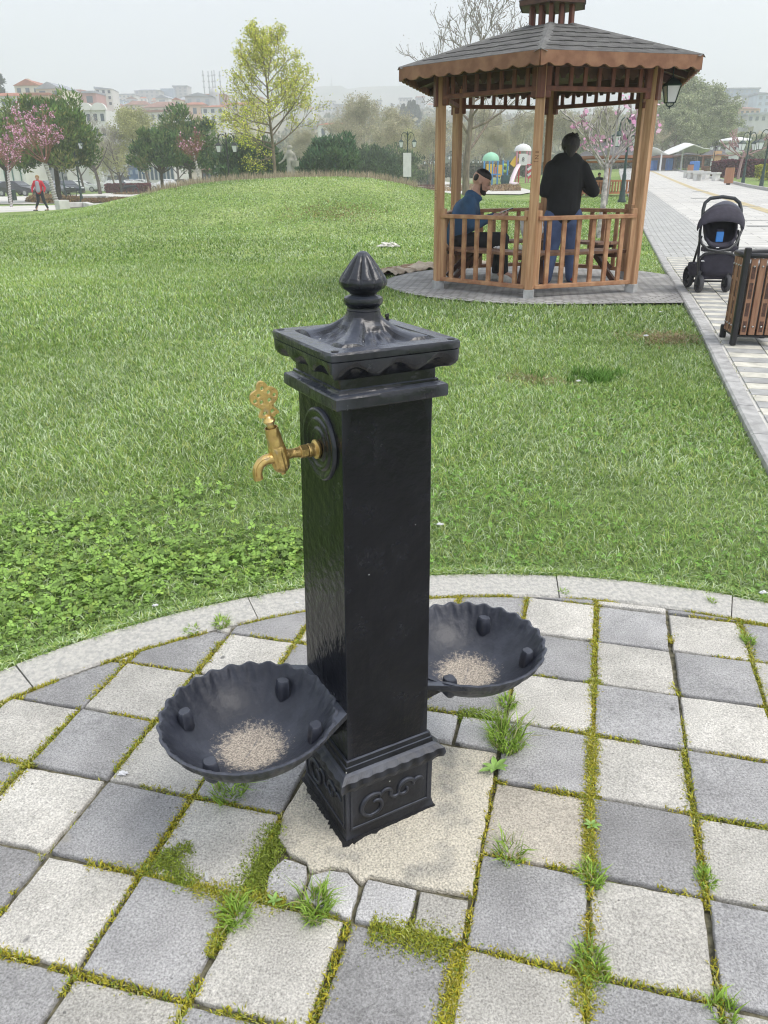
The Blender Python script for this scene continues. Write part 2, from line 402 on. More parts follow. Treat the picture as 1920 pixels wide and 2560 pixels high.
add_slab(half((-2.98, 4.03), (-2.03, 4.03), (-2.03, 4.55), (-2.98, 4.9)), DARK * 1.3, 0)
m_slab = attr_mat('concrete_slab', .85, noise_scale=240, bump=.7, bscale=260, lo=.50, hi=1.50)
def slab_stains():
    n = m_slab.node_tree.nodes; L = m_slab.node_tree.links; p = n['Principled BSDF']; src = p.inputs['Base Color'].links[0].from_socket
    t = n.new('ShaderNodeTexCoord'); z = n.new('ShaderNodeTexNoise'); z.inputs['Scale'].default_value = 7; z.inputs['Detail'].default_value = 7; z.inputs['Roughness'].default_value = .65
    L.new(t.outputs['Object'], z.inputs['Vector'])
    mr = n.new('ShaderNodeMapRange'); mr.inputs['From Min'].default_value = .3; mr.inputs['From Max'].default_value = .7; mr.inputs['To Min'].default_value = .76; mr.inputs['To Max'].default_value = 1.16
    L.new(z.outputs['Fac'], mr.inputs[0]); v = n.new('ShaderNodeVectorMath'); v.operation = 'SCALE'; L.new(src, v.inputs[0]); L.new(mr.outputs[0], v.inputs['Scale']); L.new(v.outputs[0], p.inputs['Base Color'])
slab_stains()
def slab_spots():
    n = m_slab.node_tree.nodes; L = m_slab.node_tree.links; p = n['Principled BSDF']; src = p.inputs['Base Color'].links[0].from_socket; t = n.new('ShaderNodeTexCoord')
    for sc_, th, gate, dk in ((11, .10, .80, (.10, .10, .095)), (4.5, .16, .72, (.33, .31, .27)), (30, .09, .85, (.08, .08, .08))):
        wz = n.new('ShaderNodeTexNoise'); wz.inputs['Scale'].default_value = sc_ * 5; wz.inputs['Detail'].default_value = 4; L.new(t.outputs['Object'], wz.inputs['Vector']); v = n.new('ShaderNodeTexVoronoi'); v.inputs['Scale'].default_value = sc_; L.new(t.outputs['Object'], v.inputs['Vector'])
        ad_ = n.new('ShaderNodeMath'); ad_.operation = 'MULTIPLY_ADD'; ad_.inputs[1].default_value = .22; L.new(wz.outputs['Fac'], ad_.inputs[0]); L.new(v.outputs['Distance'], ad_.inputs[2])
        mr = n.new('ShaderNodeMapRange'); mr.inputs['From Min'].default_value = th + .06; mr.inputs['From Max'].default_value = th + .11; mr.inputs['To Min'].default_value = .75; mr.inputs['To Max'].default_value = 0; L.new(ad_.outputs[0], mr.inputs[0])
        se = n.new('ShaderNodeSeparateColor'); L.new(v.outputs['Color'], se.inputs[0]); g = n.new('ShaderNodeMath'); g.operation = 'GREATER_THAN'; g.inputs[1].default_value = gate; L.new(se.outputs[0], g.inputs[0]); mu = n.new('ShaderNodeMath'); mu.operation = 'MULTIPLY'; L.new(mr.outputs[0], mu.inputs[0]); L.new(g.outputs[0], mu.inputs[1])
        mx = n.new('ShaderNodeMix'); mx.data_type = 'RGBA'; L.new(mu.outputs[0], mx.inputs[0]); L.new(src, mx.inputs[6]); mx.inputs[7].default_value = (*dk, 1); src = mx.outputs[2]
    L.new(src, p.inputs['Base Color'])
slab_spots()
tag(np_obj('pavement', slabV, slabL, slabS, m_slab, col=np.array(slabC)), kind='structure')
# mortar patch round the fountain foot
mort = [(-1.72, 4.57), (-1.43, 4.6), (-1.03, 4.58), (-1.015, 5.1), (-1.01, 5.8), (-1.015, 6.48), (-1.49, 6.5), (-1.94, 6.5), (-2.0, 6.6), (-2.16, 6.48), (-2.32, 6.49), (-2.5, 6.6), (-2.57, 6.49), (-2.75, 6.45), (-2.95, 6.29), (-3.0, 6.02), (-2.96, 5.46), (-2.7, 5.1), (-2.55, 4.85), (-2.2, 4.6)]
slabV, slabL, slabS, slabC = [], [], [], []
add_slab(half(*mort), np.array([.55, .50, .40]), .001, rough_edge=.0015)
def patch_mat():
    m = mat('mortar', (.66, .61, .50), .9, col2=(.40, .38, .33), scale=11, bump=.8, bscale=220, detail=9, sharp=(.34, .50)); n = m.node_tree.nodes; L = m.node_tree.links
    p = n['Principled BSDF']; src = p.inputs['Base Color'].links[0].from_socket
    t = n.new('ShaderNodeTexCoord'); z = n.new('ShaderNodeTexNoise'); z.inputs['Scale'].default_value = 230; z.inputs['Detail'].default_value = 3; L.new(t.outputs['Object'], z.inputs['Vector'])
    mr = n.new('ShaderNodeMapRange'); mr.inputs['From Min'].default_value = .3; mr.inputs['From Max'].default_value = .6; mr.inputs['To Min'].default_value = .6; mr.inputs['To Max'].default_value = 1.12
    L.new(z.outputs['Fac'], mr.inputs[0]); v = n.new('ShaderNodeVectorMath'); v.operation = 'SCALE'; L.new(src, v.inputs[0]); L.new(mr.outputs[0], v.inputs['Scale']); L.new(v.outputs[0], p.inputs['Base Color'])
    return m
tag(np_obj('mortar_patch', slabV, slabL, slabS, patch_mat(), col=np.array(slabC)), kind='structure')
# kerb stones of the round plaza
m_kerb = mat('kerb_stone', (.56, .54, .49), .88, col2=(.42, .41, .38), scale=70, bump=.8, bscale=150, detail=10, sharp=(.38, .6))
a_of = lambda x, y: math.atan2(up(x, y).y - PC[1], up(x, y).x - PC[0])
ja = sorted([a_of(1395, 1470), a_of(627, 1510), a_of(60, 1690), a_of(1830, 1510)]); st = .37
while ja[-1] < ja[0] + 2 * PI - .5: ja.append(ja[-1] + st)
kb = MB(); ja = ja + [ja[0] + 2 * PI]
for a0, a1 in zip(ja, ja[1:]):
    g = .0009; k = max(3, int((a1 - a0) / .05)); rin, rout = R_IN + .004, R_OUT; V = []; dz = rs.uniform(-.003, .003)
    for t in range(k + 1):
        a = a0 + g + (a1 - a0 - 2 * g) * t / k; w = .002 * noise.noise(Vector((a * 30, 2, 0)))
        for r, z in ((rin, -.05), (rin, -.006), (rin + .006, .001), (rout - .012 + w, .002), (rout + w, -.008), (rout, -.06)):
            V.append((PC[0] + r * math.cos(a), PC[1] + r * math.sin(a), z + dz))
    Fc = [(t * 6 + q, t * 6 + q + 1, t * 6 + q + 7, t * 6 + q + 6) for t in range(k) for q in range(5)] + [tuple(range(6)), tuple(k * 6 + q for q in range(6))[::-1]]
    kb.add(V, Fc)
tag(kb.build('kerb', m_kerb, smooth=35), kind='structure')

# ---- promenade with its kerb and the checker band, following the terrain
def kx(Y): return np.interp(Y, [0, 1.5, 5.4, 8.59, 17.1, 22, 60, 130], [.86, 1.27, 2.32, 3.19, 5.48, 6.86, 17.2, 36.5])   # left face of the kerb
m_pav = bpy.data.materials.new('promenade_paving'); m_pav.use_nodes = True
def strip(name, off0, off1, y0, y1, z, m, ny=140, nx=6, th=0, flat=False):
    ys = np.geomspace(y0 + 3, y1 + 3, ny) - 3; V = []; 
    for y in ys:
        for t in np.linspace(0, 1, nx + 1):
            o = off0 + (off1 - off0) * t; yy = y - o * .262; x = float(kx(y)) + o * .965
            V.append((x, yy, float(gz(x, yy)) + z))
    q = [(a * (nx + 1) + b, a * (nx + 1) + b + 1, (a + 1) * (nx + 1) + b + 1, (a + 1) * (nx + 1) + b) for a in range(ny - 1) for b in range(nx)]
    mb = MB().add(V, q)
    o = mb.build(name, m, fix=False, smooth=170)
    uv = o.data.uv_layers.new(name='UVMap'); L = np.concatenate([[0], np.cumsum(np.hypot(np.diff(kx(ys)), np.diff(ys)))])
    vi = np.empty(len(o.data.loops), np.int32); o.data.loops.foreach_get('vertex_index', vi)
    us = np.array([[off0 + (off1 - off0) * ((k % (nx + 1)) / nx), L[k // (nx + 1)]] for k in range(len(V))]); uv.data.foreach_set('uv', us[vi].ravel())
    return tag(o, kind='structure')
def brick_mat(name, c1, c2, mortar, bw, bh, msize=.02, bias=0, offset=.5, freq=2, rough=.85, var=.12, rot=0):
    m = bpy.data.materials.new(name); m.use_nodes = True; n = m.node_tree.nodes; L = m.node_tree.links; p = n['Principled BSDF']; p.inputs['Roughness'].default_value = rough; p.inputs['Specular IOR Level'].default_value = .25
    t = n.new('ShaderNodeTexCoord'); mp = n.new('ShaderNodeMapping'); mp.inputs['Rotation'].default_value = (0, 0, rot); L.new(t.outputs['UV'], mp.inputs[0])
    b = n.new('ShaderNodeTexBrick'); b.offset = offset; b.offset_frequency = freq; b.inputs['Scale'].default_value = 1; b.inputs['Brick Width'].default_value = bw; b.inputs['Row Height'].default_value = bh
    b.inputs['Mortar Size'].default_value = msize; b.inputs['Color1'].default_value = (*c1, 1); b.inputs['Color2'].default_value = (*c2, 1); b.inputs['Mortar'].default_value = (*mortar, 1); b.inputs['Bias'].default_value = bias; b.inputs['Mortar Smooth'].default_value = .3
    L.new(mp.outputs[0], b.inputs['Vector'])
    z = n.new('ShaderNodeTexNoise'); z.inputs['Scale'].default_value = 3; z.inputs['Detail'].default_value = 8; L.new(t.outputs['Object'], z.inputs['Vector'])
    mr = n.new('ShaderNodeMapRange'); mr.inputs['From Min'].default_value = .3; mr.inputs['From Max'].default_value = .7; mr.inputs['To Min'].default_value = 1 - var; mr.inputs['To Max'].default_value = 1 + var; L.new(z.outputs['Fac'], mr.inputs[0])
    v = n.new('ShaderNodeVectorMath'); v.operation = 'SCALE'; L.new(b.outputs['Color'], v.inputs[0]); L.new(mr.outputs[0], v.inputs['Scale']); L.new(v.outputs[0], p.inputs['Base Color'])
    bm = n.new('ShaderNodeBump'); bm.inputs['Strength'].default_value = .35; bm.inputs['Distance'].default_value = .01; L.new(b.outputs['Fac'], bm.inputs['Height']); bm.invert = True; L.new(bm.outputs[0], p.inputs['Normal'])
    return m
m_pslab = brick_mat('promenade_slab', (.60, .585, .54), (.52, .51, .48), (.30, .29, .27), .8, .42, .012, offset=.5)
m_pband = brick_mat('grey_cobble', (.50, .50, .48), (.42, .42, .41), (.2, .2, .17), .2, .11, .011, offset=.5)
m_tact = brick_mat('yellow_tactile', (.55, .46, .27), (.50, .42, .26), (.36, .31, .2), .4, .4, .015, offset=0)
m_kerb2 = mat('path_kerb', (.40, .395, .38), .88, var=.2, scale=14, bump=.5, bscale=90, detail=9)
strip('promenade', .10, 6.5, 1, 135, .004, m_pslab)
strip('cobble_band', .10, 1.15, 12.2, 100, .008, m_pband)
strip('yellow_guide_line', 3.4, 3.75, 6, 100, .009, m_tact, nx=2)
# light and grey checker slabs in the near part of the band
ck = [[], []]
for r in range(0, 74):
    for c_ in range(0, 4):
        ck[(r + c_ // 2 + (c_ % 2)) % 2].append((r, c_))
for q, (nm, colr) in enumerate((('pale_checker_slabs', (.58, .56, .48)), ('grey_checker_slabs', (.36, .36, .345)))):
    mb = MB()
    for r, c_ in ck[q]:
        y = 2.6 + r * .13; o0 = .115 + c_ * .262; g = .005
        V = []
        for yy, oo in ((y + g, o0 + g), (y + g, o0 + .262 - g), (y + .13 - g, o0 + .262 - g), (y + .13 - g, o0 + g)):
            Y2 = yy - oo * .262; X2 = float(kx(yy)) + oo * .965; V.append((X2, Y2, float(gz(X2, Y2)) + .012 + rs.uniform(-.001, .001)))
        V += [(a, b, z - .012) for a, b, z in V]
        mb.add(V, [(0, 1, 2, 3), (0, 4, 5, 1), (1, 5, 6, 2), (2, 6, 7, 3), (3, 7, 4, 0)])
    tag(mb.build(nm, mat(nm, colr, .85, var=.2, scale=9, bump=.3, bscale=150)), kind='structure')
# a few dark inlay slabs among the pale ones
mb = MB()
for (o0, y0, w, h) in [(2.0, 9.2, .5, .3), (2.7, 10.6, .5, .3), (2.1, 12.0, .5, .3), (2.8, 12.6, .5, .3), (2.6, 15.5, .5, .3), (2.7, 16.6, .5, .3), (2.2, 18.5, .5, .3), (2.9, 20, .5, .3), (5.4, 15, .5, .3), (4.6, 17, .5, .3), (5.2, 21, .5, .3), (2.0, 24, .6, .4), (3.2, 27, .6, .4), (5.4, 26, .6, .4), (2.3, 33, .6, .5), (5.6, 36, .6, .5), (3.1, 41, .7, .6)]:
    V = []
    for yy, oo in ((y0, o0), (y0, o0 + w), (y0 + h, o0 + w), (y0 + h, o0)):
        Y2 = yy - oo * .262; X2 = float(kx(yy)) + oo * .965; V.append((X2, Y2, float(gz(X2, Y2)) + .01))
    mb.add(V, [(0, 1, 2, 3)])
for yy0 in (9.9, 13.7, 20.4, 30, 46):                              # thin grey cross lines
    V = []
    for a, oo in ((0, 1.2), (0, 6.4), (.1, 6.4), (.1, 1.2)):
        yy = yy0 + a; Y2 = yy - oo * .262; X2 = float(kx(yy)) + oo * .965; V.append((X2, Y2, float(gz(X2, Y2)) + .0085))
    mb.add(V, [(0, 1, 2, 3)])
tag(mb.build('dark_inlay_slabs', mat('inlay', (.27, .27, .26), .85, var=.2, scale=9)), kind='structure')
# straight kerb
kbm = MB(); L0 = 1.3; y = 1.3
while y < 100:
    ln = .5 if y < 25 else 2.5; k = 2; V = []; dz = rs.uniform(-.002, .002)
    for t in range(k + 1):
        yy = y + .004 + (ln - .008) * t / k
        for oo, z in ((0, -.1), (0, .008), (.012, .018), (.088, .018), (.1, .008), (.1, -.1)):
            Y2 = yy - oo * .262; X2 = float(kx(yy)) + oo * .965; V.append((X2, Y2, float(gz(X2, Y2)) + z + dz))
    kbm.add(V, [(t * 6 + q, t * 6 + q + 1, t * 6 + q + 7, t * 6 + q + 6) for t in range(k) for q in range(5)] + [tuple(range(6)), tuple(k * 6 + q for q in range(6))[::-1]])
    y += ln
tag(kbm.build('path_kerb', m_kerb2), kind='structure')

# ---- gazebo apron: round paved floor
GZ = Vector((1.797, 9.387)); GR = 1.2068; GTH = -1.8067; GF = float(gz(GZ.x, GZ.y)); GAP_R = 1.82; AP = Vector((1.86, 9.64))
m_apron = brick_mat('grey_interlocking_paver', (.38, .375, .36), (.29, .29, .285), (.16, .155, .14), .11, .075, .008, offset=.5, var=.25)
mb = MB(); rr = [0, .5, 1, 1.3, 1.5, 1.7, GAP_R]; V = [(AP.x, AP.y, GF + .006)]; Fc = []; n_ = 72
for r in rr[1:]:
    for k in range(n_):
        a = 2 * PI * k / n_; x = AP.x + r * math.cos(a); y = AP.y + r * math.sin(a)
        V.append((x, y, GF + .006 - (.010 if r > 1.8 else 0)))
Fc = [(0, 1 + k, 1 + (k + 1) % n_) for k in range(n_)] + [(1 + j * n_ + k, 1 + (j + 1) * n_ + k, 1 + (j + 1) * n_ + (k + 1) % n_, 1 + j * n_ + (k + 1) % n_) for j in range(len(rr) - 2) for k in range(n_)]
mb.add(V, Fc)
ap = mb.build('gazebo_floor', m_apron, fix=False); uv = ap.data.uv_layers.new(name='UVMap')
for lp in ap.data.loops: v = ap.data.vertices[lp.vertex_index].co; a = math.atan2(v.y - GZ.y, v.x - GZ.x); r = math.hypot(v.x - GZ.x, v.y - GZ.y); uv.data[lp.index].uv = (v.x * .9 + v.y * .44, v.y * .9 - v.x * .44)
tag(ap, kind='structure')
# link of paving between the floor and the kerb
mb = MB(); ys = np.linspace(7.78, 9.25, 8)
V = []
for y in ys:
    for t in (0, 1): x = (AP.x + .2) * (1 - t) + (float(kx(y)) - .002) * t; V.append((x, y, float(gz(x, y)) + .003))
mb.add(V, [(2 * k, 2 * k + 1, 2 * k + 3, 2 * k + 2) for k in range(len(ys) - 1)])
lk = mb.build('gazebo_apron_link', m_apron, fix=False); uv = lk.data.uv_layers.new(name='UVMap')
for lp in lk.data.loops: v = lk.data.vertices[lp.vertex_index].co; uv.data[lp.index].uv = (v.x, v.y)
tag(lk, kind='structure')

# ---- far paths and flower beds on the left and in the middle, laid on the terrain
def ground_patch(name, px, m, z=.02, n=10, sub=True):
    pts = [gp(*p) for p in px]; mb = MB()
    cx = sum(p.x for p in pts) / len(pts); cy = sum(p.y for p in pts) / len(pts)
    import mathutils
    V = []; P = []
    for a, b in zip(pts, pts[1:] + pts[:1]):
        for t in range(n): q = a.lerp(b, t / n); P.append((q.x, q.y))
    tri = mathutils.geometry.tessellate_polygon([[Vector((x, y, 0)) for x, y in P]])
    mb.add([(x, y, float(gz(x, y)) + z) for x, y in P], tri); o = mb.build(name, m, fix=False); return tag(o, kind='structure')
m_path = mat('pale_path', (.60, .58, .53), .85, var=.12, scale=.8, detail=9)
ground_patch('park_path', [(-300, 545), (0, 541), (231, 526), (300, 523), (450, 497), (390, 494), (330, 500), (215, 512), (60, 515), (-300, 522)], m_path, .02)
ground_patch('park_path', [(-300, 508), (60, 511), (150, 508), (290, 494), (420, 486), (480, 478), (480, 473), (330, 480), (150, 489), (0, 492), (-300, 497)], m_path, .015)
ground_patch('park_path', [(980, 472), (1300, 487), (1340, 480), (1300, 470), (1190, 463), (1100, 452), (960, 452)], m_path, .03)
m_bedp = mat('bed_soil', (.17, .11, .07), .95, var=.4, scale=3, detail=8)
ground_patch('flower_bed', [(62, 505), (110, 509), (205, 504), (200, 494), (110, 487), (75, 492)], m_bedp, .03)
ground_patch('flower_bed', [(205, 508), (300, 506), (352, 503), (345, 498), (250, 497), (212, 499)], m_bedp, .03)
ground_patch('flower_bed', [(280, 486), (330, 487), (415, 481), (410, 477), (330, 481)], m_bedp, .03)
ground_patch('flower_bed', [(1060, 478), (1200, 480), (1302, 478), (1300, 466), (1200, 463), (1060, 464)], m_bedp, .04)
m_road = mat('asphalt', (.16, .16, .165), .9, var=.15, scale=1)
ground_patch('road', [(-400, 478), (450, 462), (800, 459), (800, 453), (450, 453), (-400, 463)], m_road, .02)
# ================================================================ lawn: grass, clover, moss
def inside_lawn(X, Y, margin=0.):
    ok = np.hypot(X - PC[0], Y - PC[1]) > R_OUT + .0 + margin
    ok &= (X < kx(Y) - .012 - margin) | (Y > 130)
    ok &= np.hypot(X - AP.x, Y - AP.y) > GAP_R - .02 + margin * 2
    ok &= ~((X > AP.x + .2) & (Y > 7.78 - margin) & (Y < 9.25) & (X < kx(Y)))
    return ok
m_blade = attr_mat('grass_blade', .55, trans=.25, spec=.35)
def vnoise(X, Y, s, seed=0):
    r = np.random.default_rng(seed); G = r.random((64, 64)); x = X * s % 64; y = Y * s % 64
    i = x.astype(int); j = y.astype(int); fx = x - i; fy = y - j; fx = fx * fx * (3 - 2 * fx); fy = fy * fy * (3 - 2 * fy)
    return (G[i % 64, j % 64] * (1 - fx) * (1 - fy) + G[(i + 1) % 64, j % 64] * fx * (1 - fy) + G[i % 64, (j + 1) % 64] * (1 - fx) * fy + G[(i + 1) % 64, (j + 1) % 64] * fx * fy)
def blades(name, X, Y, h, w, col, lean=.6, z0=None, parent=None, curl=.5, seg=3, label=None, flow=None, tgt=None):
    n = len(X); a = rng.uniform(0, 2 * PI, n) if flow is None else flow
    ln = np.abs(rng.normal(lean, .25, n)); dx, dy = np.cos(a), np.sin(a); fa = rng.uniform(0, PI, n); sx, sy = np.cos(fa), np.sin(fa)
    Z = ground_z(X, Y) if z0 is None else z0
    V = np.empty((n, 5, 3), np.float32)
    b = np.stack([X, Y, Z], -1); s_ = np.stack([sx, sy, np.zeros(n)], -1) * w[:, None] / 2
    mid = b + np.stack([dx * h * ln * .35, dy * h * ln * .35, h * .6], -1)
    tip = b + np.stack([dx * h * ln, dy * h * ln, h * np.clip(1.0 - ln * curl * .45, .3, 1)], -1)
    V[:, 0] = b - s_; V[:, 1] = b + s_; V[:, 2] = mid + s_ * .85; V[:, 3] = mid - s_ * .85; V[:, 4] = tip
    idx = (np.arange(n) * 5)[:, None]
    loops = np.concatenate([idx + np.array([[0, 1, 2, 3]]), idx + np.array([[3, 2, 4]])], 1)
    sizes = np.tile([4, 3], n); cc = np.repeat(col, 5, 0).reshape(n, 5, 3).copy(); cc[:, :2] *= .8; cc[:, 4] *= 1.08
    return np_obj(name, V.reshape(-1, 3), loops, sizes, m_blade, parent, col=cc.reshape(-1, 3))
def grass_col(X, Y, n):
    base = np.array([.285, .42, .10]); pale = np.array([.58, .68, .43]); yel = np.array([.46, .52, .16]); dk = np.array([.12, .24, .045])
    t = rng.random(n)[:, None]; k = vnoise(X, Y, 1.1, 3)[:, None]; k2 = vnoise(X, Y, .35, 4)[:, None]
    c = base * (.75 + .5 * rng.random((n, 1)))
    c = np.where(t < .22 + .25 * (k - .5), pale * (.8 + .4 * rng.random((n, 1))), c)
    c = np.where(t > .84 + .1 * (k2 - .5), dk, c); c = np.where((t > .5) & (t < .56 + .1 * k2), yel, c)
    return c * (.80 + .40 * k2) * (.9 + .2 * vnoise(X, Y, 4.5, 6)[:, None])
def scatter(n, y0, y1, xa, xb, power=1.0):                      # in a fan in front of the camera
    u = rng.random(n); Y = (y0 ** power + u * (y1 ** power - y0 ** power)) ** (1 / power)
    X = (Y + 2.2) * (xa + rng.random(n) * (xb - xa)); return X, Y
def lawn(name, n, y0, y1, h, w, lean, xa=-.62, xb=.62, power=1.4, pad=0):
    X, Y = scatter(n, y0, y1, xa, xb, power); ok = inside_lawn(X, Y, pad); X, Y = X[ok], Y[ok]
    n = len(X); k = vnoise(X, Y, 2.2, 8); hh = h * (.55 + .55 * rng.random(n) + .5 * (k - .5)); ww = w * (.6 + .7 * rng.random(n))
    fl = rng.normal(0, 2.2, n) + 2 * PI * vnoise(X, Y, 1.3, 5)
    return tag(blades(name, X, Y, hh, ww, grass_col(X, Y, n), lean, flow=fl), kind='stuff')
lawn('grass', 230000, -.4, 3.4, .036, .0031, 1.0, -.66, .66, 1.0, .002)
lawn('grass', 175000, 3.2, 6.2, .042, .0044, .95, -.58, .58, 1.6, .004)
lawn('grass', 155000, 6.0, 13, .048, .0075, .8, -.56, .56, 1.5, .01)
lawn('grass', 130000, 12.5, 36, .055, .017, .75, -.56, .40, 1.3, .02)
# the grass edge that creeps over the kerb
a = rng.uniform(.4, 2.9, 9000); r = R_OUT + rng.normal(.004, .010, 9000); X = PC[0] + r * np.cos(a); Y = PC[1] + r * np.sin(a)
tag(blades('grass', X, Y, .018 + .016 * rng.random(9000), .0028 + .001 * rng.random(9000), grass_col(X, Y, 9000) * 1.05, 1.1, z0=np.full(9000, -.008)), kind='stuff')
# dark longer grass in the sunk patch
n = 1500; rr_ = HOLE[2] * rng.random(n) ** .8 * (.55 + .5 * rng.random(n)); aa = rng.random(n) * 2 * PI; X = HOLE[0] + rr_ * np.cos(aa); Y = HOLE[1] + .02 + rr_ * np.sin(aa) * .5; k_ = vnoise(X, Y, 9, 77) > .48; X, Y = X[k_], Y[k_]; n = len(X)
cc = np.array([.12, .25, .04]) * (.6 + .9 * rng.random((n, 1)))
tag(blades('long_grass', X, Y, .05 + .04 * rng.random(n), .004 + .002 * rng.random(n), cc, .6), kind='stuff')
# dry straws
def straws(name, X, Y, h, w, c=(.42, .36, .2), z0=None, lean=.35):
    n = len(X); col = np.array(c) * (.6 + .7 * rng.random((n, 1)))
    return tag(blades(name, X, Y, h, w, col, lean, z0=z0), kind='stuff')
n = 5200; X = rng.uniform(-9, 1.5, n); Y = rng.normal(33.6, 1.3, n)
straws('dry_stalks', X, Y, .10 + .26 * rng.random(n) ** 2, .012 + .012 * rng.random(n), (.40, .33, .24), lean=.25)
n = 1000; t = rng.random(n); X = rng.normal(-1.2, .8, n); Y = rng.normal(23.2, .8, n)
straws('dry_grass', X, Y, .03 + .03 * rng.random(n), .02 + .01 * rng.random(n), (.36, .30, .13), lean=1.2)
n = 900; X = rng.normal(2.24, .13, n); Y = rng.normal(6.1, .12, n); ok = inside_lawn(X, Y, .01); X, Y = X[ok], Y[ok]
straws('dry_grass', X, Y, .03 + .03 * rng.random(len(X)), .004 + .004 * rng.random(len(X)), (.36, .28, .15), lean=1.4)
n = 700; X = rng.normal(1.02, .10, n); Y = rng.normal(5.02, .07, n)
straws('dry_grass', X, Y, .02 + .02 * rng.random(n), .004 + .003 * rng.random(n), (.34, .28, .14), lean=1.4)
# clover: three folded leaflets on a stem
m_leaf = attr_mat('clover_leaf', .5, trans=.2, spec=.4)
def clover(name, X, Y, size, zlift, col, m=None):
    n = len(X); th0 = rng.uniform(0, 2 * PI, n); Z = np.maximum(ground_z(X, Y), -.02) + zlift
    tiltx, tilty = rng.normal(0, .35, n), rng.normal(0, .35, n)
    Vs, Cs = [], []
    shp = np.array([[.05, 0, 0], [.45, .42, .10], [.85, .36, .12], [.93, 0, .0], [.85, -.36, .12], [.45, -.42, .10]])
    for k in range(3):
        a = th0 + k * 2 * PI / 3 + rng.normal(0, .15, n); ca, sa = np.cos(a), np.sin(a); ss = size * (.85 + .3 * rng.random(n))
        P = np.empty((n, 6, 3), np.float32)
        for q in range(6):
            x, y, z = shp[q]; px = (x * ca - y * sa) * ss; py = (x * sa + y * ca) * ss
            P[:, q, 0] = X + px; P[:, q, 1] = Y + py; P[:, q, 2] = Z + z * ss + px * tiltx + py * tilty
        Vs.append(P); c = np.repeat(col[:, None], 6, 1) * (.9 + .2 * rng.random((n, 1, 1))); c[:, 0] *= 1.25; c[:, 3] *= .8; Cs.append(c)
    V = np.concatenate(Vs).reshape(-1, 3); Cc = np.concatenate(Cs).reshape(-1, 3); nn = 3 * n; idx = (np.arange(nn) * 6)[:, None]
    loops = np.concatenate([idx + [[0, 1, 2, 3]], idx + [[0, 3, 4, 5]]], 1)
    return tag(np_obj(name, V, loops, np.full(nn * 2, 4), m or m_leaf, col=Cc), kind='stuff')
def clover_area(n, f, y0, y1, xa, xb, s0, s1):
    X, Y = scatter(n, y0, y1, xa, xb, 1.3); p = f(X, Y); ok = inside_lawn(X, Y, .012) & (rng.random(len(X)) < p); return X[ok], Y[ok]
dens = lambda X, Y: sm(3.45, 2.75, Y + .5 * vnoise(X, Y, 2.5, 11) + np.where(X > -.05, .55 + X * .3, 0)) * (.55 + .6 * vnoise(X, Y, 5, 12))
X, Y = clover_area(52000, dens, .0, 3.8, -.66, .06, 0, 0)
d_edge = np.hypot(X - PC[0], Y - PC[1]) - R_OUT; s = (.0085 + .0085 * rng.random(len(X))) * np.clip(.5 + d_edge * 3.2, .55, 1.15)
lc = np.array([.23, .38, .075]) * (.45 + .95 * rng.random((len(X), 1))) + np.array([.05, .04, 0]) * (rng.random((len(X), 1)) > .85)
clover('clover', X, Y, s, .006 + .028 * rng.random(len(X)) * np.clip(d_edge * 4, .3, 1), lc)
dens2 = lambda X, Y: (vnoise(X, Y, 1.6, 21) > .52) * .8
X, Y = clover_area(15000, dens2, 1.2, 5.2, .0, .60, 0, 0)
lc = np.array([.17, .33, .055]) * (.6 + .8 * rng.random((len(X), 1)))
clover('clover', X, Y, .006 + .006 * rng.random(len(X)), .008 + .022 * rng.random(len(X)), lc)
# tiny creeping leaves along the kerb
a = rng.uniform(.3, 3.0, 16000); r = R_OUT + .005 + np.abs(rng.normal(0, .075, 16000)); X = PC[0] + r * np.cos(a); Y = PC[1] + r * np.sin(a)
lc = np.array([.19, .29, .08]) * (.6 + .8 * rng.random((len(X), 1)))
clover('creeping_leaves', X, Y, .0035 + .0035 * rng.random(len(X)), .004 + .016 * rng.random(len(X)), lc)

# moss and small weeds in the joints
MX, MY, MH, MC, MZ = [], [], [], [], []
def moss_line(p, q, amount, width, green, n0=520, hmax=.009):
    L = math.dist(p, q); n = int(n0 * L / .2 * amount)
    if n < 1: return
    n *= 2; t = rng.random(n); w = rng.normal(0, width, n); dx, dy = (q[0] - p[0]) / L, (q[1] - p[1]) / L
    x = p[0] + (q[0] - p[0]) * t - dy * w; y = p[1] + (q[1] - p[1]) * t + dx * w
    m = vnoise(x, y, 6, 30) * .5 + vnoise(x, y, 17, 31) * .3 + vnoise(x, y, 50, 32) * .2; ok = (m > .66 - amount * .40) & (np.hypot(x - PC[0], y - PC[1]) < R_IN + .01); x, y, w = x[ok], y[ok], w[ok]; k = len(x)
    MX.append(x); MY.append(y); MH.append((.003 + hmax * rng.random(k)) * (1 - .5 * np.clip(np.abs(w) / (width * 2.5), 0, 1)))
    a = np.array([.58, .48, .04]); g = np.array([.24, .34, .05]); b = np.array([.62, .54, .24]); tt = rng.random((k, 1))
    c = np.where(tt < .70, a, np.where(tt < .85, g, b)) * (1 - green) + green * g * (.7 + .6 * rng.random((k, 1))); MC.append(c * (.55 + .75 * rng.random((k, 1))))
for p, q, i, j, o in joints:
    mx_, my_ = (p[0] + q[0]) / 2, (p[1] + q[1]) / 2
    if math.hypot(mx_ - PC[0], my_ - PC[1]) > R_IN + .1 or my_ < .25: continue
    if -3 <= i <= -2 and 4.4 < j < 7 and not (i == -3 and o == 'v' and j == 6): continue
    am = .30 + .62 * rs.random() ** 1.2
    if o == 'h': am *= .75
    if (o == 'v' and i == 0) or (o == 'v' and i == -6): am = .95
    if o == 'v' and i == -5: am = .8
    moss_line(p, q, am, .0052 + .0052 * am, .15 + .3 * rs.random())
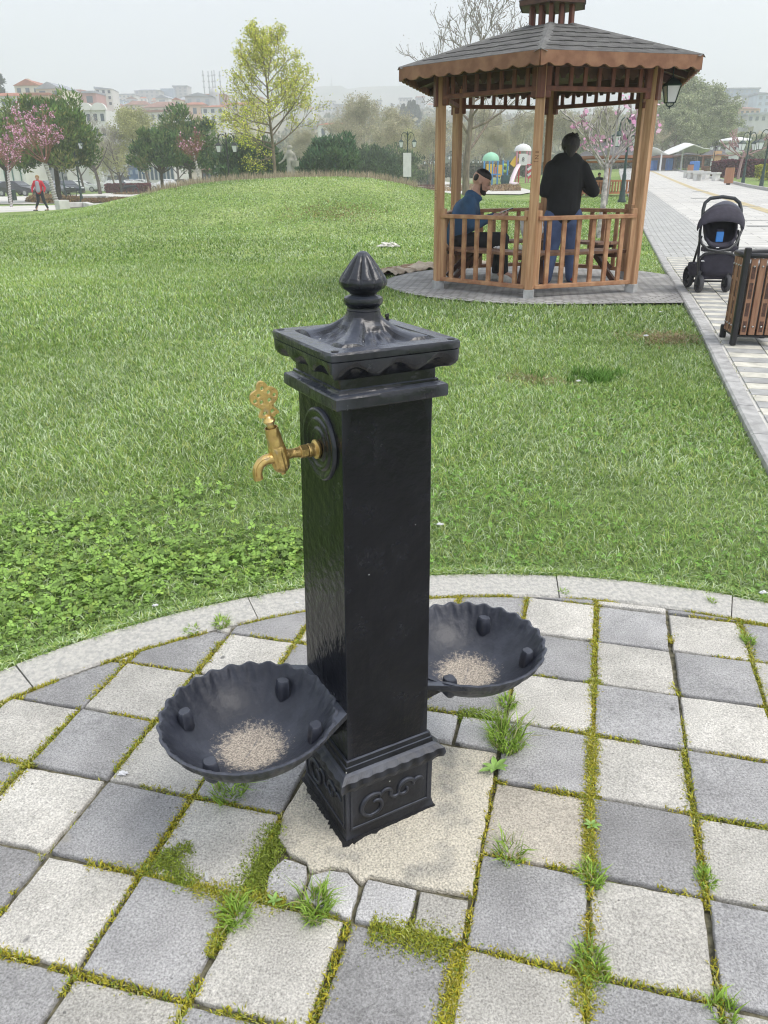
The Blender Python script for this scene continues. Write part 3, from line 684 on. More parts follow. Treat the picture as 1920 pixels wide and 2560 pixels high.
for q0, q1, am, wd, gr in [((-3.0, 6.15), (-2.98, 6.95), 1.4, .022, .85), ((-3.0, 7.0), (-2.6, 7.0), 1.2, .016, .5), ((-3.95, 6.75), (-3.5, 7.03), 1.4, .018, .85), ((-4.0, 7.0), (-3.7, 6.6), 1.1, .016, .8), ((-3.5, 7.03), (-3.0, 7.02), 1.2, .015, .4),
                           ((-1.8, 7.0), (-1.1, 7.02), 1.4, .022, .6), ((-3.1, 7.05), (-3.0, 7.6), 1.0, .014, .5), ((-1.55, 3.98), (-1.0, 3.9), 1.2, .018, .95), ((-2.9, 4.0), (-2.2, 4.0), 1.0, .012, .95), ((-3.05, 4.98), (-3.6, 4.9), 1.2, .02, .9), ((-4.0, 5.0), (-3.0, 5.02), .9, .01, .8), ((-1.0, 7.05), (-1.02, 7.9), 1.3, .012, .3), ((-0.02, 3.9), (0, 5.9), 1.1, .010, .35), ((0, 6.9), (0, 7.3), 1.5, .02, .4), ((0, 2.9), (0, 3.3), 1.2, .012, .5), ((-3.6, 4.95), (-3.1, 5.0), 1.6, .016, .8)]:
    moss_line(gxy(*q0), gxy(*q1), am, wd, gr, 2000, .008)
for a0 in np.arange(.5, 2.9, .1):                                   # along the inner side of the kerb
    p = (PC[0] + R_IN * math.cos(a0), PC[1] + R_IN * math.sin(a0)); q = (PC[0] + R_IN * math.cos(a0 + .1), PC[1] + R_IN * math.sin(a0 + .1)); moss_line(p, q, .45 + .3 * rs.random(), .006, .3)
X = np.concatenate(MX); Y = np.concatenate(MY); H = np.concatenate(MH); CC = np.concatenate(MC)
tag(blades('moss', X, Y, H * 1.1, .0018 + .0026 * rng.random(len(X)), CC, .9, z0=-.009 + .006 * rng.random(len(X))), kind='stuff')
# grass and straw between kerb stones of the straight kerb and the checker slabs
n = 1500; Y = rng.uniform(3, 12, n); X = kx(Y) + .105 + np.abs(rng.normal(0, .02, n)); k = vnoise(X * 0 + 3, Y, 3, 2) > .45; X, Y = X[k], Y[k]
tag(blades('kerb_weeds', X, Y - .03, .02 + .03 * rng.random(len(X)), .004 + .003 * rng.random(len(X)), np.array([.3, .3, .07]) * (.6 + .7 * rng.random((len(X), 1))), .8), kind='stuff')

# single grass tufts: each is a thing
def tuft(px, py, r, h, n, label, kind='grass', col=(.26, .40, .06)):
    p = up(px, py); rd = r * np.sqrt(rng.random(n)) * .6; a = rng.uniform(0, 2 * PI, n); X = rd * np.cos(a); Y = rd * np.sin(a) * 1.5
    c = np.array(col) * (.6 + .9 * rng.random((n, 1))); c = np.where(rng.random((n, 1)) > .9, np.array([.38, .36, .17]), c)
    o = blades('grass_tuft', X, Y, h * (.25 + .9 * rng.random(n) ** 1.5), .0020 + .0016 * rng.random(n), c, .95, z0=np.full(n, -.003), flow=a + rng.normal(0, 1.1, n))
    o.location = (p.x, p.y, 0); return tag(o, label, 'grass tuft', 'grass tufts in the paving joints')
for args in [(575, 1975, .055, .05, 190, 'spiky green grass tuft in the joint just below the left basin'), (1265, 1850, .062, .058, 420, 'largest dense green grass tuft, right of the fountain foot under the right basin'),
             (1270, 1760, .03, .032, 150, 'small green grass tuft under the rim of the right basin'), (1272, 2135, .04, .045, 80, 'sparse grass tuft with splayed blades on the slab right of the mortar patch'),
             (790, 2270, .042, .042, 260, 'round green grass tuft beside the broken slab pieces below the fountain'), (553, 1560, .036, .024, 240, 'grass tuft against the curved kerb left of the fountain column'),
             (480, 1578, .03, .018, 150, 'low grass tuft at the curved kerb, leftmost of the kerb tufts'), (1480, 2190, .035, .022, 220, 'dark green grass tuft where four slabs meet right of the fountain'),
             (1870, 1602, .028, .026, 120, 'pale green grass tuft by the right picture edge below the curved kerb'), (1762, 2195, .03, .018, 150, 'low grass tuft at the right between dark and light slabs'),
             (1480, 2415, .045, .022, 380, 'broad yellowish grass tuft in the joint near the bottom right'), (590, 2290, .04, .03, 260, 'long-bladed grass tuft at the corner of the dark slab, lower left of the fountain'),
             (1810, 2530, .035, .025, 150, 'grass tuft at the very bottom right of the paving'), (1780, 1505, .02, .02, 70, 'small tuft in the crack of the curved kerb at the right'), (1410, 1480, .022, .016, 120, 'small tuft in the kerb joint above the right basin')]:
    tuft(*args)
def weed(px, py, n, r, label, col=(.24, .40, .09), lift=.02):
    p = up(px, py); t = thing('weed', label, 'weed', (p.x, p.y, 0), 0); V, Fc, cc = [], [], []
    for k in range(n):
        a = 2 * PI * k / n + random.uniform(-.3, .3); L = r * random.uniform(.7, 1.1); el = random.uniform(.3, .9); pts = []
        for s in range(6):
            u = s / 5; pts.append(Vector((math.cos(a) * L * u * math.cos(el * (1 - .5 * u)), math.sin(a) * L * u * math.cos(el * (1 - .5 * u)), L * math.sin(el) * u * (1.3 - .6 * u))))
        sd_ = Vector((-math.sin(a), math.cos(a), 0)); b = len(V)
        for s, q in enumerate(pts): w = r * .17 * math.sin(PI * (.08 + .9 * s / 5)); V += [q - sd_ * w + Vector((0, 0, w * .4)), q, q + sd_ * w + Vector((0, 0, w * .4))]
        for s in range(5):
            for h_ in (0, 1): Fc.append((b + s * 3 + h_, b + s * 3 + h_ + 1, b + s * 3 + h_ + 4, b + s * 3 + h_ + 3))
    o = MB().add(V, Fc).build('leaf_rosette', mat('weed_leaf', col, .5, var=.25, scale=60), t, smooth=170, fix=False); return t
weed(1237, 1925, 7, .042, 'broad-leaved weed sprouting in the joint right of the fountain foot')
weed(1478, 2065, 6, .022, 'small clover-like weed in the mossy joint right of the fountain', lift=.01)
weed(685, 2255, 5, .02, 'tiny round-leaved weed beside the broken slab pieces')
# ================================================================ the fountain
def black_paint(name, dirt=False, speck=True, rough=.20, lo=(.0055, .006, .0085), hi=(.019, .021, .027), spec=.48, sheen_wear=.75):
    m = mat(name, (.0125, .0135, .018), rough, bump=.28, bscale=38, spec=spec); n = m.node_tree.nodes; L = m.node_tree.links; p = n['Principled BSDF']
    p.inputs['Coat Roughness'].default_value = .18
    t = n.new('ShaderNodeTexCoord'); z = n.new('ShaderNodeTexNoise'); z.inputs['Scale'].default_value = 9; z.inputs['Detail'].default_value = 9; z.inputs['Roughness'].default_value = .7
    L.new(t.outputs['Object'], z.inputs['Vector'])
    r = n.new('ShaderNodeValToRGB'); r.color_ramp.elements[0].position = .45; r.color_ramp.elements[0].color = (*lo, 1); r.color_ramp.elements[1].position = .75; r.color_ramp.elements[1].color = (*hi, 1)
    L.new(z.outputs['Fac'], r.inputs[0]); col = r.outputs[0]
    mr = n.new('ShaderNodeMapRange'); mr.inputs['To Min'].default_value = rough - .07; mr.inputs['To Max'].default_value = rough + .16; L.new(z.outputs['Fac'], mr.inputs[0]); L.new(mr.outputs[0], p.inputs['Roughness'])
    if speck:
        v = n.new('ShaderNodeTexVoronoi'); v.inputs['Scale'].default_value = 26; v.inputs['Randomness'].default_value = 1; L.new(t.outputs['Object'], v.inputs['Vector'])
        wn = n.new('ShaderNodeMath'); wn.operation = 'LESS_THAN'; wn.inputs[1].default_value = .055; L.new(v.outputs['Distance'], wn.inputs[0])
        se = n.new('ShaderNodeSeparateColor'); L.new(v.outputs['Color'], se.inputs[0]); g = n.new('ShaderNodeMath'); g.operation = 'GREATER_THAN'; g.inputs[1].default_value = .72; L.new(se.outputs[0], g.inputs[0])
        mu = n.new('ShaderNodeMath'); mu.operation = 'MULTIPLY'; L.new(wn.outputs[0], mu.inputs[0]); L.new(g.outputs[0], mu.inputs[1])
        mx = n.new('ShaderNodeMix'); mx.data_type = 'RGBA'; L.new(mu.outputs[0], mx.inputs[0]); L.new(col, mx.inputs[6]); mx.inputs[7].default_value = (.45, .45, .42, 1); col = mx.outputs[2]
    if dirt:
        ln = n.new('ShaderNodeVectorMath'); ln.operation = 'LENGTH'; sp = n.new('ShaderNodeVectorMath'); sp.operation = 'MULTIPLY'; sp.inputs[1].default_value = (1, 1, 0)
        L.new(t.outputs['Object'], sp.inputs[0]); L.new(sp.outputs[0], ln.inputs[0])
        nz = n.new('ShaderNodeTexNoise'); nz.inputs['Scale'].default_value = 90; nz.inputs['Detail'].default_value = 6; nz.inputs['Roughness'].default_value = .8; L.new(t.outputs['Object'], nz.inputs['Vector'])
        ma = n.new('ShaderNodeMath'); ma.operation = 'MULTIPLY_ADD'; ma.inputs[1].default_value = .16; L.new(nz.outputs['Fac'], ma.inputs[0]); L.new(ln.outputs['Value'], ma.inputs[2])
        mr2 = n.new('ShaderNodeMapRange'); mr2.inputs['From Min'].default_value = .140; mr2.inputs['From Max'].default_value = .166; mr2.inputs['To Min'].default_value = 1; mr2.inputs['To Max'].default_value = 0; L.new(ma.outputs[0], mr2.inputs[0])
        up_ = n.new('ShaderNodeNewGeometry'); sx = n.new('ShaderNodeSeparateXYZ'); L.new(up_.outputs['Normal'], sx.inputs[0]); gt = n.new('ShaderNodeMath'); gt.operation = 'GREATER_THAN'; gt.inputs[1].default_value = .2; L.new(sx.outputs[2], gt.inputs[0])
        mm = n.new('ShaderNodeMath'); mm.operation = 'MULTIPLY'; L.new(mr2.outputs[0], mm.inputs[0]); L.new(gt.outputs[0], mm.inputs[1])
        n2 = n.new('ShaderNodeTexNoise'); n2.inputs['Scale'].default_value = 260; n2.inputs['Detail'].default_value = 5; L.new(t.outputs['Object'], n2.inputs['Vector'])
        r2 = n.new('ShaderNodeValToRGB'); r2.color_ramp.elements[0].position = .4; r2.color_ramp.elements[0].color = (.22, .19, .155, 1); r2.color_ramp.elements[1].position = .62; r2.color_ramp.elements[1].color = (.54, .47, .38, 1); L.new(n2.outputs['Fac'], r2.inputs[0])
        mx = n.new('ShaderNodeMix'); mx.data_type = 'RGBA'; L.new(mm.outputs[0], mx.inputs[0]); L.new(col, mx.inputs[6]); L.new(r2.outputs[0], mx.inputs[7]); col = mx.outputs[2]
        rr = n.new('ShaderNodeMapRange'); rr.inputs['To Min'].default_value = rough + .12; rr.inputs['To Max'].default_value = .95; L.new(mm.outputs[0], rr.inputs[0]); L.new(rr.outputs[0], p.inputs['Roughness'])
        p.inputs['Coat Weight'].default_value = 0.1
    mp = n.new('ShaderNodeMapping'); mp.inputs['Scale'].default_value = (45, 45, 2.2); L.new(t.outputs['Object'], mp.inputs[0]); dr = n.new('ShaderNodeTexNoise'); dr.inputs['Scale'].default_value = 1; dr.inputs['Detail'].default_value = 4; L.new(mp.outputs[0], dr.inputs['Vector'])
    b2_ = n.new('ShaderNodeBump'); b2_.inputs['Strength'].default_value = .22; b2_.inputs['Distance'].default_value = .004; L.new(dr.outputs['Fac'], b2_.inputs['Height']); L.new(p.inputs['Normal'].links[0].from_socket, b2_.inputs['Normal']); L.new(b2_.outputs[0], p.inputs['Normal'])
    gn = n.new('ShaderNodeNewGeometry'); sz = n.new('ShaderNodeSeparateXYZ'); L.new(gn.outputs['True Normal'], sz.inputs[0]); du = n.new('ShaderNodeMapRange'); du.inputs['From Min'].default_value = .45; du.inputs['From Max'].default_value = .95; du.inputs['To Max'].default_value = sheen_wear; L.new(sz.outputs[2], du.inputs[0])
    dm = n.new('ShaderNodeMath'); dm.operation = 'MULTIPLY'; L.new(du.outputs[0], dm.inputs[0]); L.new(z.outputs['Fac'], dm.inputs[1]); md = n.new('ShaderNodeMix'); md.data_type = 'RGBA'; L.new(dm.outputs[0], md.inputs[0]); L.new(col, md.inputs[6]); md.inputs[7].default_value = (.17, .19, .24, 1); col = md.outputs[2]  # upward faces paler: sky sheen painted into the colour, plus worn paint
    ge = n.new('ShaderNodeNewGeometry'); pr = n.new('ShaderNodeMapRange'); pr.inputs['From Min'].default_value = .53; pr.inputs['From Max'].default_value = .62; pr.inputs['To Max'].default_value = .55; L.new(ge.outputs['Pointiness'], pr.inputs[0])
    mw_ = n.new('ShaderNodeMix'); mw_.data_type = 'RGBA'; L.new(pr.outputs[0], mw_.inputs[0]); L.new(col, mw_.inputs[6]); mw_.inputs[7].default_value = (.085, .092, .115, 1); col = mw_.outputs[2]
    L.new(col, p.inputs['Base Color']); return m
m_black = black_paint('black_paint'); m_blackd = black_paint('black_paint_matt', rough=.40, spec=.4); m_bowl = black_paint('basin_paint', dirt=True, rough=.37, lo=(.016, .019, .030), hi=(.044, .049, .068), spec=.5, sheen_wear=.12)
def brass():
    m = mat('worn_brass', (.74, .53, .20), .33, metal=.8, col2=(.55, .38, .14), scale=45, bump=.25, bscale=120); n = m.node_tree.nodes; L = m.node_tree.links; p = n['Principled BSDF']; src = p.inputs['Base Color'].links[0].from_socket
    t = n.new('ShaderNodeTexCoord'); z = n.new('ShaderNodeTexNoise'); z.inputs['Scale'].default_value = 38; z.inputs['Detail'].default_value = 6; L.new(t.outputs['Object'], z.inputs['Vector'])
    mr = n.new('ShaderNodeMapRange'); mr.inputs['From Min'].default_value = .60; mr.inputs['From Max'].default_value = .74; L.new(z.outputs['Fac'], mr.inputs[0])
    mx = n.new('ShaderNodeMix'); mx.data_type = 'RGBA'; L.new(mr.outputs[0], mx.inputs[0]); L.new(src, mx.inputs[6]); mx.inputs[7].default_value = (.45, .40, .33, 1); L.new(mx.outputs[2], p.inputs['Base Color']); return m
m_brass = brass()
FT = thing('drinking_fountain', 'black cast iron drinking fountain with pointed finial, brass tap and two scalloped basins', 'drinking fountain')
Mf = Matrix.Translation((-.0528 * .83333, 1.5955 * .83333, 0)) @ Matrix.Rotation(.0127, 4, 'Y') @ Matrix.Rotation(math.radians(29.13), 4, 'Z') @ Matrix.Scale(.83333, 4)
FT.matrix_world = Mf
def sq_loft(prof, n=12, fn=None, cap=True, rnd=0.0):               # prof [(half width, z)], fn(side param s in -1..1, row, side)->(dh,dz)
    V = []; m = 4 * n
    for j, (h, z) in enumerate(prof):
        for k in range(m):
            sd_, s = divmod(k, n); s = -1 + 2 * s / n; dh, dz = fn(s, j, sd_) if fn else (0, 0)
            hh = h + dh; e = 1 - rnd * (abs(s) ** 14) / max(h, .01)
            x, y = (s * (h + (dh if abs(s) > .98 else 0)), -hh)
            x *= e if rnd else 1; y *= e if rnd else 1
            a = sd_ * PI / 2; V.append((x * math.cos(a) - y * math.sin(a), x * math.sin(a) + y * math.cos(a), z + dz))
    Fc = [(j * m + k, j * m + (k + 1) % m, (j + 1) * m + (k + 1) % m, (j + 1) * m + k) for j in range(len(prof) - 1) for k in range(m)]
    if cap: Fc += [tuple(range(m))[::-1], tuple((len(prof) - 1) * m + k for k in range(m))]
    return V, Fc
def sq_part(name, prof, n=12, fn=None, m=m_black, parent=FT, smooth=28, bevel=0, rnd=0): 
    V, Fc = sq_loft(prof, n, fn, rnd=rnd); return MB().add(V, Fc).build(name, m, parent, smooth=smooth, bevel=bevel, fix=False)
wob = lambda s, j, sd_: (.0012 * noise.noise(Vector((s * 3, j * 2.1, sd_ * 5))), 0)
hb = .1217
plinth = sq_part('plinth', [(hb + .004, -.01), (hb + .004, .012), (hb + .001, .022), (hb, .026), (hb, .164)], 10, wob, m_blackd, bevel=0)
# raised frame and scroll relief on every side of the plinth
for k in range(4):
    Mk = Matrix.Rotation(k * PI / 2, 4, 'Z'); mb = MB()
    for (x0, x1, z0, z1) in ((-.112, .112, .150, .156), (-.112, .112, .030, .036), (-.112, -.106, .036, .150), (.106, .112, .036, .150)): mb.box(((x0 + x1) / 2, -hb - .0005, (z0 + z1) / 2), (x1 - x0, .005, z1 - z0), M=Mk)
    mb.build('panel_frame', m_blackd, plinth, bevel=.001)
    mb = MB()
    def arc(cx, cz, r0, r1, a0, a1, w=.0055, n=22):
        pts = [Mk @ Vector((cx + (r0 + (r1 - r0) * t / n) * math.cos(a0 + (a1 - a0) * t / n), -hb - .001, cz + (r0 + (r1 - r0) * t / n) * math.sin(a0 + (a1 - a0) * t / n))) for t in range(n + 1)]
        mb.tube(pts, [w * (.5 + .5 * math.sin(PI * (.1 + .85 * t / n))) for t in range(n + 1)], 8)
    arc(-.050, .083, .034, .030, .9, 4.6, .0065); arc(-.045, .082, .029, .010, 4.3, 8.2, .0055); arc(-.012, .100, .014, .018, -.3, 3.2, .005); arc(.012, .098, .012, .016, 2.6, 5.6, .005)
    arc(.045, .098, .024, .022, .3, 3.3, .0062); arc(.040, .094, .018, .006, 3.2, 6.8, .0045); arc(.078, .100, .015, .012, .2, 3.4, .005)
    mb.build('scroll_relief', m_blackd, plinth, smooth=170, fix=False)
flute = lambda s, j, sd_: ((.0017 * math.cos(s * PI * 8) + .001 * noise.noise(Vector((s * 9, j, sd_)))) if j in (2, 3, 4) else 0, (-.0008 * math.cos(s * PI * 8)) if j in (1, 2) else 0)
sq_part('base_moulding', [(hb - .002, .163), (hb + .004, .166), (hb + .019, .170), (hb + .023, .183), (hb + .020, .196), (hb + .008, .206), (.1215, .209), (.120, .222), (.1165, .2225), (.115, .2345), (.1105, .236)], 44, flute, m_blackd)
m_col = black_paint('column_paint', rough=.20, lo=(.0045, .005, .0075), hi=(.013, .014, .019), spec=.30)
sq_part('column', [(.1105, .235), (.1100, .4), (.1080, .7), (.1045, 1.0), (.1040, 1.092)], 10, wob, m_col, bevel=.0015)
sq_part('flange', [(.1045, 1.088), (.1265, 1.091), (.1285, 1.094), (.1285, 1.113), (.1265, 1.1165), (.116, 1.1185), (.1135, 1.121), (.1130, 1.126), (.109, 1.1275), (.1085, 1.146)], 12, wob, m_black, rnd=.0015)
def skirt(s, j, sd_):
    w = .0085 * math.cos(3 * PI * s)
    if j in (3, 4): return (0.0, w + .002)
    if j == 2: return (-.004 * math.cos(3 * PI * s), w + .001)
    return (0, 0)
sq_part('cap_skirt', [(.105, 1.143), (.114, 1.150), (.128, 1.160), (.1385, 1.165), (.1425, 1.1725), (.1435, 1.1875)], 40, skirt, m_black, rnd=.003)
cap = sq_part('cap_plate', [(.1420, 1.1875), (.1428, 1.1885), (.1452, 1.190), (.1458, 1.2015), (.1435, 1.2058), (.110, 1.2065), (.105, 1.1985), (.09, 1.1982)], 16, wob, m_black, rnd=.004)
# concave spire with four corner ribs and leaf relief
def spire():
    n, rows = 96, 22; V = []
    for j in range(rows + 1):
        t = j / rows; rho = (1 - t); zz = (1.1988 + .0557 * (t ** 2.1)) if j else 1.192
        for k in range(n):
            a = 2 * PI * k / n + PI / 4; c_, s_ = math.cos(a), math.sin(a); sqr = 1 / max(abs(c_), abs(s_))
            r = (.0335 + (.1015 - .0335) * rho ** 1.35) * (1 + (sqr - 1) * rho ** .8 * .95)
            dc = abs(((a - PI / 4) % (PI / 2)) - PI / 4); rib = math.exp(-((PI / 4 - dc) / .30) ** 6)       # 1 on the corners
            mid = math.exp(-((dc) / .42) ** 2)
            leaf = (math.sin(dc * 18 + t * 6) * .5 + math.sin(dc * 31 - t * 9) * .35) * math.sin(PI * min(1, t * 1.5)) * (1 - rib)
            lift = .019 * rib * math.sin(PI * min(1, t + .12)) ** .7 * (1 - t * .55) + .0055 * leaf + .004 * mid * math.exp(-((t - .42) / .14) ** 2) + .003 * mid * math.exp(-((t - .72) / .07) ** 2)
            V.append((c_ * (r + lift * t), s_ * (r + lift * t), zz + lift * (1 - t * .6)))
    Fc = [(j * n + k, j * n + (k + 1) % n, (j + 1) * n + (k + 1) % n, (j + 1) * n + k) for j in range(rows) for k in range(n)]
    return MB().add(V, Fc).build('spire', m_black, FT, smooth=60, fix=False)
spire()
flu = lambda a, j, z: 1 + (.15 * (abs(math.cos(5 * a)) ** .6 - .8) * min(1, (z - 1.303) / .02) if 1.303 < z < 1.358 else (.06 * (abs(math.cos(5 * a)) - .7) if z >= 1.358 else 0))
fin = MB().lathe([(.033, 1.2535), (.0345, 1.256), (.0325, 1.2600), (.0335, 1.263), (.0385, 1.267), (.0400, 1.2735), (.0385, 1.2800), (.033, 1.2825), (.028, 1.2840), (.0265, 1.2865), (.0285, 1.2895), (.034, 1.2925), (.0435, 1.2985), (.0475, 1.3055), (.0480, 1.3115), (.0445, 1.3185), (.038, 1.3280), (.031, 1.3380), (.0235, 1.3485), (.0155, 1.3590), (.0100, 1.3645), (.0055, 1.3670), (.0005, 1.3680)], 80, fn=flu)
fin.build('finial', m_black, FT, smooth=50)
for (x, y, h) in ((-.128, -.128, 0), (.128, -.128, 0), (-.128, .128, 0), (.128, .128, .012)):
    mb = MB().cyl((x, y, 1.2040), (x, y, 1.2068), .0075, .0075, 20)
    if h: mb.cyl((x, y, 1.2), (x, y, 1.214), .004, .004, 10); mb.box((x, y, 1.216), (.016, .003, .006), .6)
    mb.build('screw', mat('screw_hole', (.006, .006, .007), .6), cap, smooth=30)
# rosette behind the tap
Mr = Matrix.Translation((-.1045, 0, .988)) @ Matrix.Rotation(-PI / 2, 4, 'Y')
ros = MB().lathe([(.078, -.001), (.0775, .004), (.073, .0075), (.067, .0065), (.0615, .0032), (.0575, .0030), (.055, .0058), (.0505, .0075), (.047, .0055), (.041, .0030), (.037, .0032), (.034, .0062), (.0295, .0075), (.026, .005), (.020, .0038), (.012, .0042), (.0015, .0042)], 72, M=Mr)
ros.build('rosette', m_black, FT, smooth=60)
# tap: fitting, body, spout, sleeve, key
tap = thing('tap', None, None); tap.parent = FT
mb = MB(); Mx = Matrix.Translation((0, 0, .978)) @ Matrix.Rotation(-PI / 2, 4, 'Y')
mb.lathe([(.0125, .104), (.021, .1135), (.0205, .117), (.0145, .120), (.0135, .126), (.0148, .131), (.0135, .1345)], 28, M=Mx, cap=False); mb.build('wall_flange', m_brass, tap, smooth=50)
mb = MB().lathe([(.0128, .134), (.0145, .1355), (.0145, .151), (.0128, .1525)], 6, M=Mx); mb.build('hex_nut', m_brass, tap, bevel=.0008)
mb = MB().lathe([(.0105, .150), (.0108, .158), (.0095, .166), (.0105, .176), (.013, .186)], 24, M=Mx); mb.build('inlet_arm', m_brass, tap, smooth=60)
ax = Vector((-.016, 0, .075)).normalized(); q = Vector((-.190, 0, .940)); Mt = Matrix.Translation(q) @ ax.to_track_quat('Z', 'Y').to_matrix().to_4x4()
flb = lambda a, j, z: 1 + .05 * math.cos(14 * a) * (1 if .006 < z < .058 else 0)
MB().lathe([(.001, -.005), (.0045, -.003), (.005, .002), (.010, .004), (.0155, .010), (.0178, .022), (.0182, .036), (.0178, .052), (.0172, .060), (.0162, .062)], 56, M=Mt, fn=flb).build('tap_body', m_brass, tap, smooth=45)
MB().lathe([(.0165, .061), (.0168, .064), (.0155, .078), (.0152, .0795), (.0158, .081), (.0150, .0835), (.0154, .085), (.0138, .099), (.0136, .102), (.0122, .102), (.0118, .094)], 40, M=Mt, cap=False).build('sleeve', m_brass, tap, smooth=45)
MB().lathe([(.0078, .090), (.0078, .112), (.0115, .1135), (.0125, .117), (.0105, .120), (.0085, .124), (.006, .128)], 28, M=Mt).build('stem', m_brass, tap, smooth=45)
sp = [(-.193, .972), (-.204, .974), (-.216, .975), (-.228, .9735), (-.238, .968), (-.2445, .959), (-.2465, .949), (-.2455, .940), (-.2445, .935)]
mb = MB().tube([(a, 0, z) for a, z in sp], [.0125, .0122, .0115, .0110, .0108, .0104, .0100, .0098, .0102], 20, caps=True)
for dd in (-.004, 0, .004): mb.tube([(a - .0072 + .003 * (i == 0), dd * 1.2 - .004, z + .0062 - .0008 * i) for i, (a, z) in enumerate(sp[2:8])], .0018, 6)
spo = mb.build('spout', m_brass, tap, smooth=70)
kout = [[-.2311, 1.1355], [-.2246, 1.1359], [-.2172, 1.13], [-.2149, 1.124], [-.2032, 1.1218], [-.1945, 1.1137], [-.1936, 1.1048], [-.1969, 1.095], [-.2032, 1.0896], [-.2067, 1.085], [-.2004, 1.0789], [-.1922, 1.0699], [-.1958, 1.0672], [-.2011, 1.0668], [-.2035, 1.0613], [-.2093, 1.0648], [-.2146, 1.0656], [-.2174, 1.0622], [-.2227, 1.0623], [-.2346, 1.062], [-.2356, 1.0663], [-.2312, 1.0745], [-.2279, 1.0804], [-.2346, 1.0827], [-.2433, 1.089], [-.2511, 1.0977], [-.2514, 1.1053], [-.25, 1.1126], [-.2413, 1.1176], [-.2371, 1.1195], [-.2371, 1.127], [-.2341, 1.1322]]
holes = [(-.2262, 1.1218, .0047), (-.213, 1.1125, .0047), (-.2011, 1.1058, .0048), (-.2342, 1.1079, .0047), (-.2416, 1.0976, .0048), (-.2286, 1.0939, .0047), (-.212, 1.0969, .0051), (-.2229, 1.0707, .0048), (-.2072, 1.0735, .0051), (-.2282, 1.1308, .0018), (-.2046, 1.1161, .0019), (-.2432, 1.1092, .0018), (-.2004, 1.0955, .0019), (-.2381, 1.0889, .0018), (-.2057, 1.0851, .0015)]
def chaikin(P, k=2):
    for _ in range(k): P = [q for i in range(len(P)) for q in ((P[i - 1][0] * .25 + P[i][0] * .75, P[i - 1][1] * .25 + P[i][1] * .75), (P[i][0] * .75 + P[(i + 1) % len(P)][0] * .25, P[i][1] * .75 + P[(i + 1) % len(P)][1] * .25))]
    return P
Mk2 = Matrix(((1, 0, 0, 0), (0, 0, -1, 0), (0, 1, 0, 0), (0, 0, 0, 1)))
curve_mesh('key_handle', [chaikin(kout)] + [[(x + r * 1.0 * math.cos(t * PI / 9), z + r * math.sin(t * PI / 9)) for t in range(18)] for x, z, r in holes], .0052, m_brass, tap, bevel=.0006, M=Mk2)
# basins
def basin(name, sgn):
    R, n, dep, th = .196, 208, .106, .007; V = []; rows = []
    inner = [0.0, .12, .25, .38, .5, .6, .7, .78, .85, .90, .94, .97, .99, 1.0]
    def pt(u, a, off):
        sc_ = math.cos(26 * a); w = sm(.80, 1.0, u); r = R * u * (1 + .013 * sc_ * w); z = -dep * (1 - u ** 2.9) if u < 1 else 0
        z += .0028 * sc_ * sm(.93, 1, u); r -= .0050 * max(0, .45 - abs(sc_)) * 2.2 * sm(.89, .96, u) * (1 - sm(.98, 1, u))
        return r + off[0], z + off[1]
    for u in inner: rows.append((u, (0, 0)))
    for u in (1.0, .985, .95, .9, .82, .7, .5, .25, 0.0): rows.append((u, (th * (.9 if u > .6 else u), -th * (0.15 if u == 1.0 else 1))))
    for u, off in rows:
        for k in range(n): a = 2 * PI * k / n; r, z = pt(u, a, off); V.append((max(r, .0001) * math.cos(a), max(r, .0001) * math.sin(a), z))
    Fc = [(j * n + k, j * n + (k + 1) % n, (j + 1) * n + (k + 1) % n, (j + 1) * n + k) for j in range(len(rows) - 1) for k in range(n)]
    o = MB().add(V, Fc).build(name, m_bowl, FT, smooth=60, fix=True); o.location = (sgn * .3055, 0, .376)
    for (x, y) in ((.118, .092), (-.118, .092), (.118, -.092), (-.118, -.092)):
        r_ = math.hypot(x, y); a = math.atan2(y, x); M = Matrix.Rotation(a, 4, 'Z') @ Matrix.Translation((r_ + .002, 0, -.036)) @ Matrix.Rotation(.10, 4, 'Y')
        q = MB().lathe([(.010, -.038), (.0195, -.024), (.0200, .000), (.0175, .0190), (.0150, .0220)], 16, M=M, fn=lambda a_, j, z: 1 - .28 * (math.cos(a_) < -.2)).build('cup_rest', m_bowl, o, smooth=50)
    P = [(.197 * math.cos(t), .197 * math.sin(t)) for t in np.linspace(-.98, .98, 17)]
    P = [(-sgn * x, y) for x, y in P]; cx = sgn * (.1075 - .3055)
    poly = P + [(cx, .1095), (cx, -.1095)]
    mb = MB().prism(poly, -.018, -.003)
    for yy in (-.035, .035): 
        pr = [(-sgn * .105, -.10), (-sgn * .15, -.075), (-sgn * .196, -.01), (cx, -.01), (cx, -.115)]
        mb.prism(pr, -.004, .004, M=Matrix.Translation((0, yy, 0)) @ Matrix(((1, 0, 0, 0), (0, 0, -1, 0), (0, 1, 0, 0), (0, 0, 0, 1))))
    mb.build('basin_bracket', m_black, o, bevel=.0012)
    return o
bl = basin('basin', -1); br = basin('basin', 1)
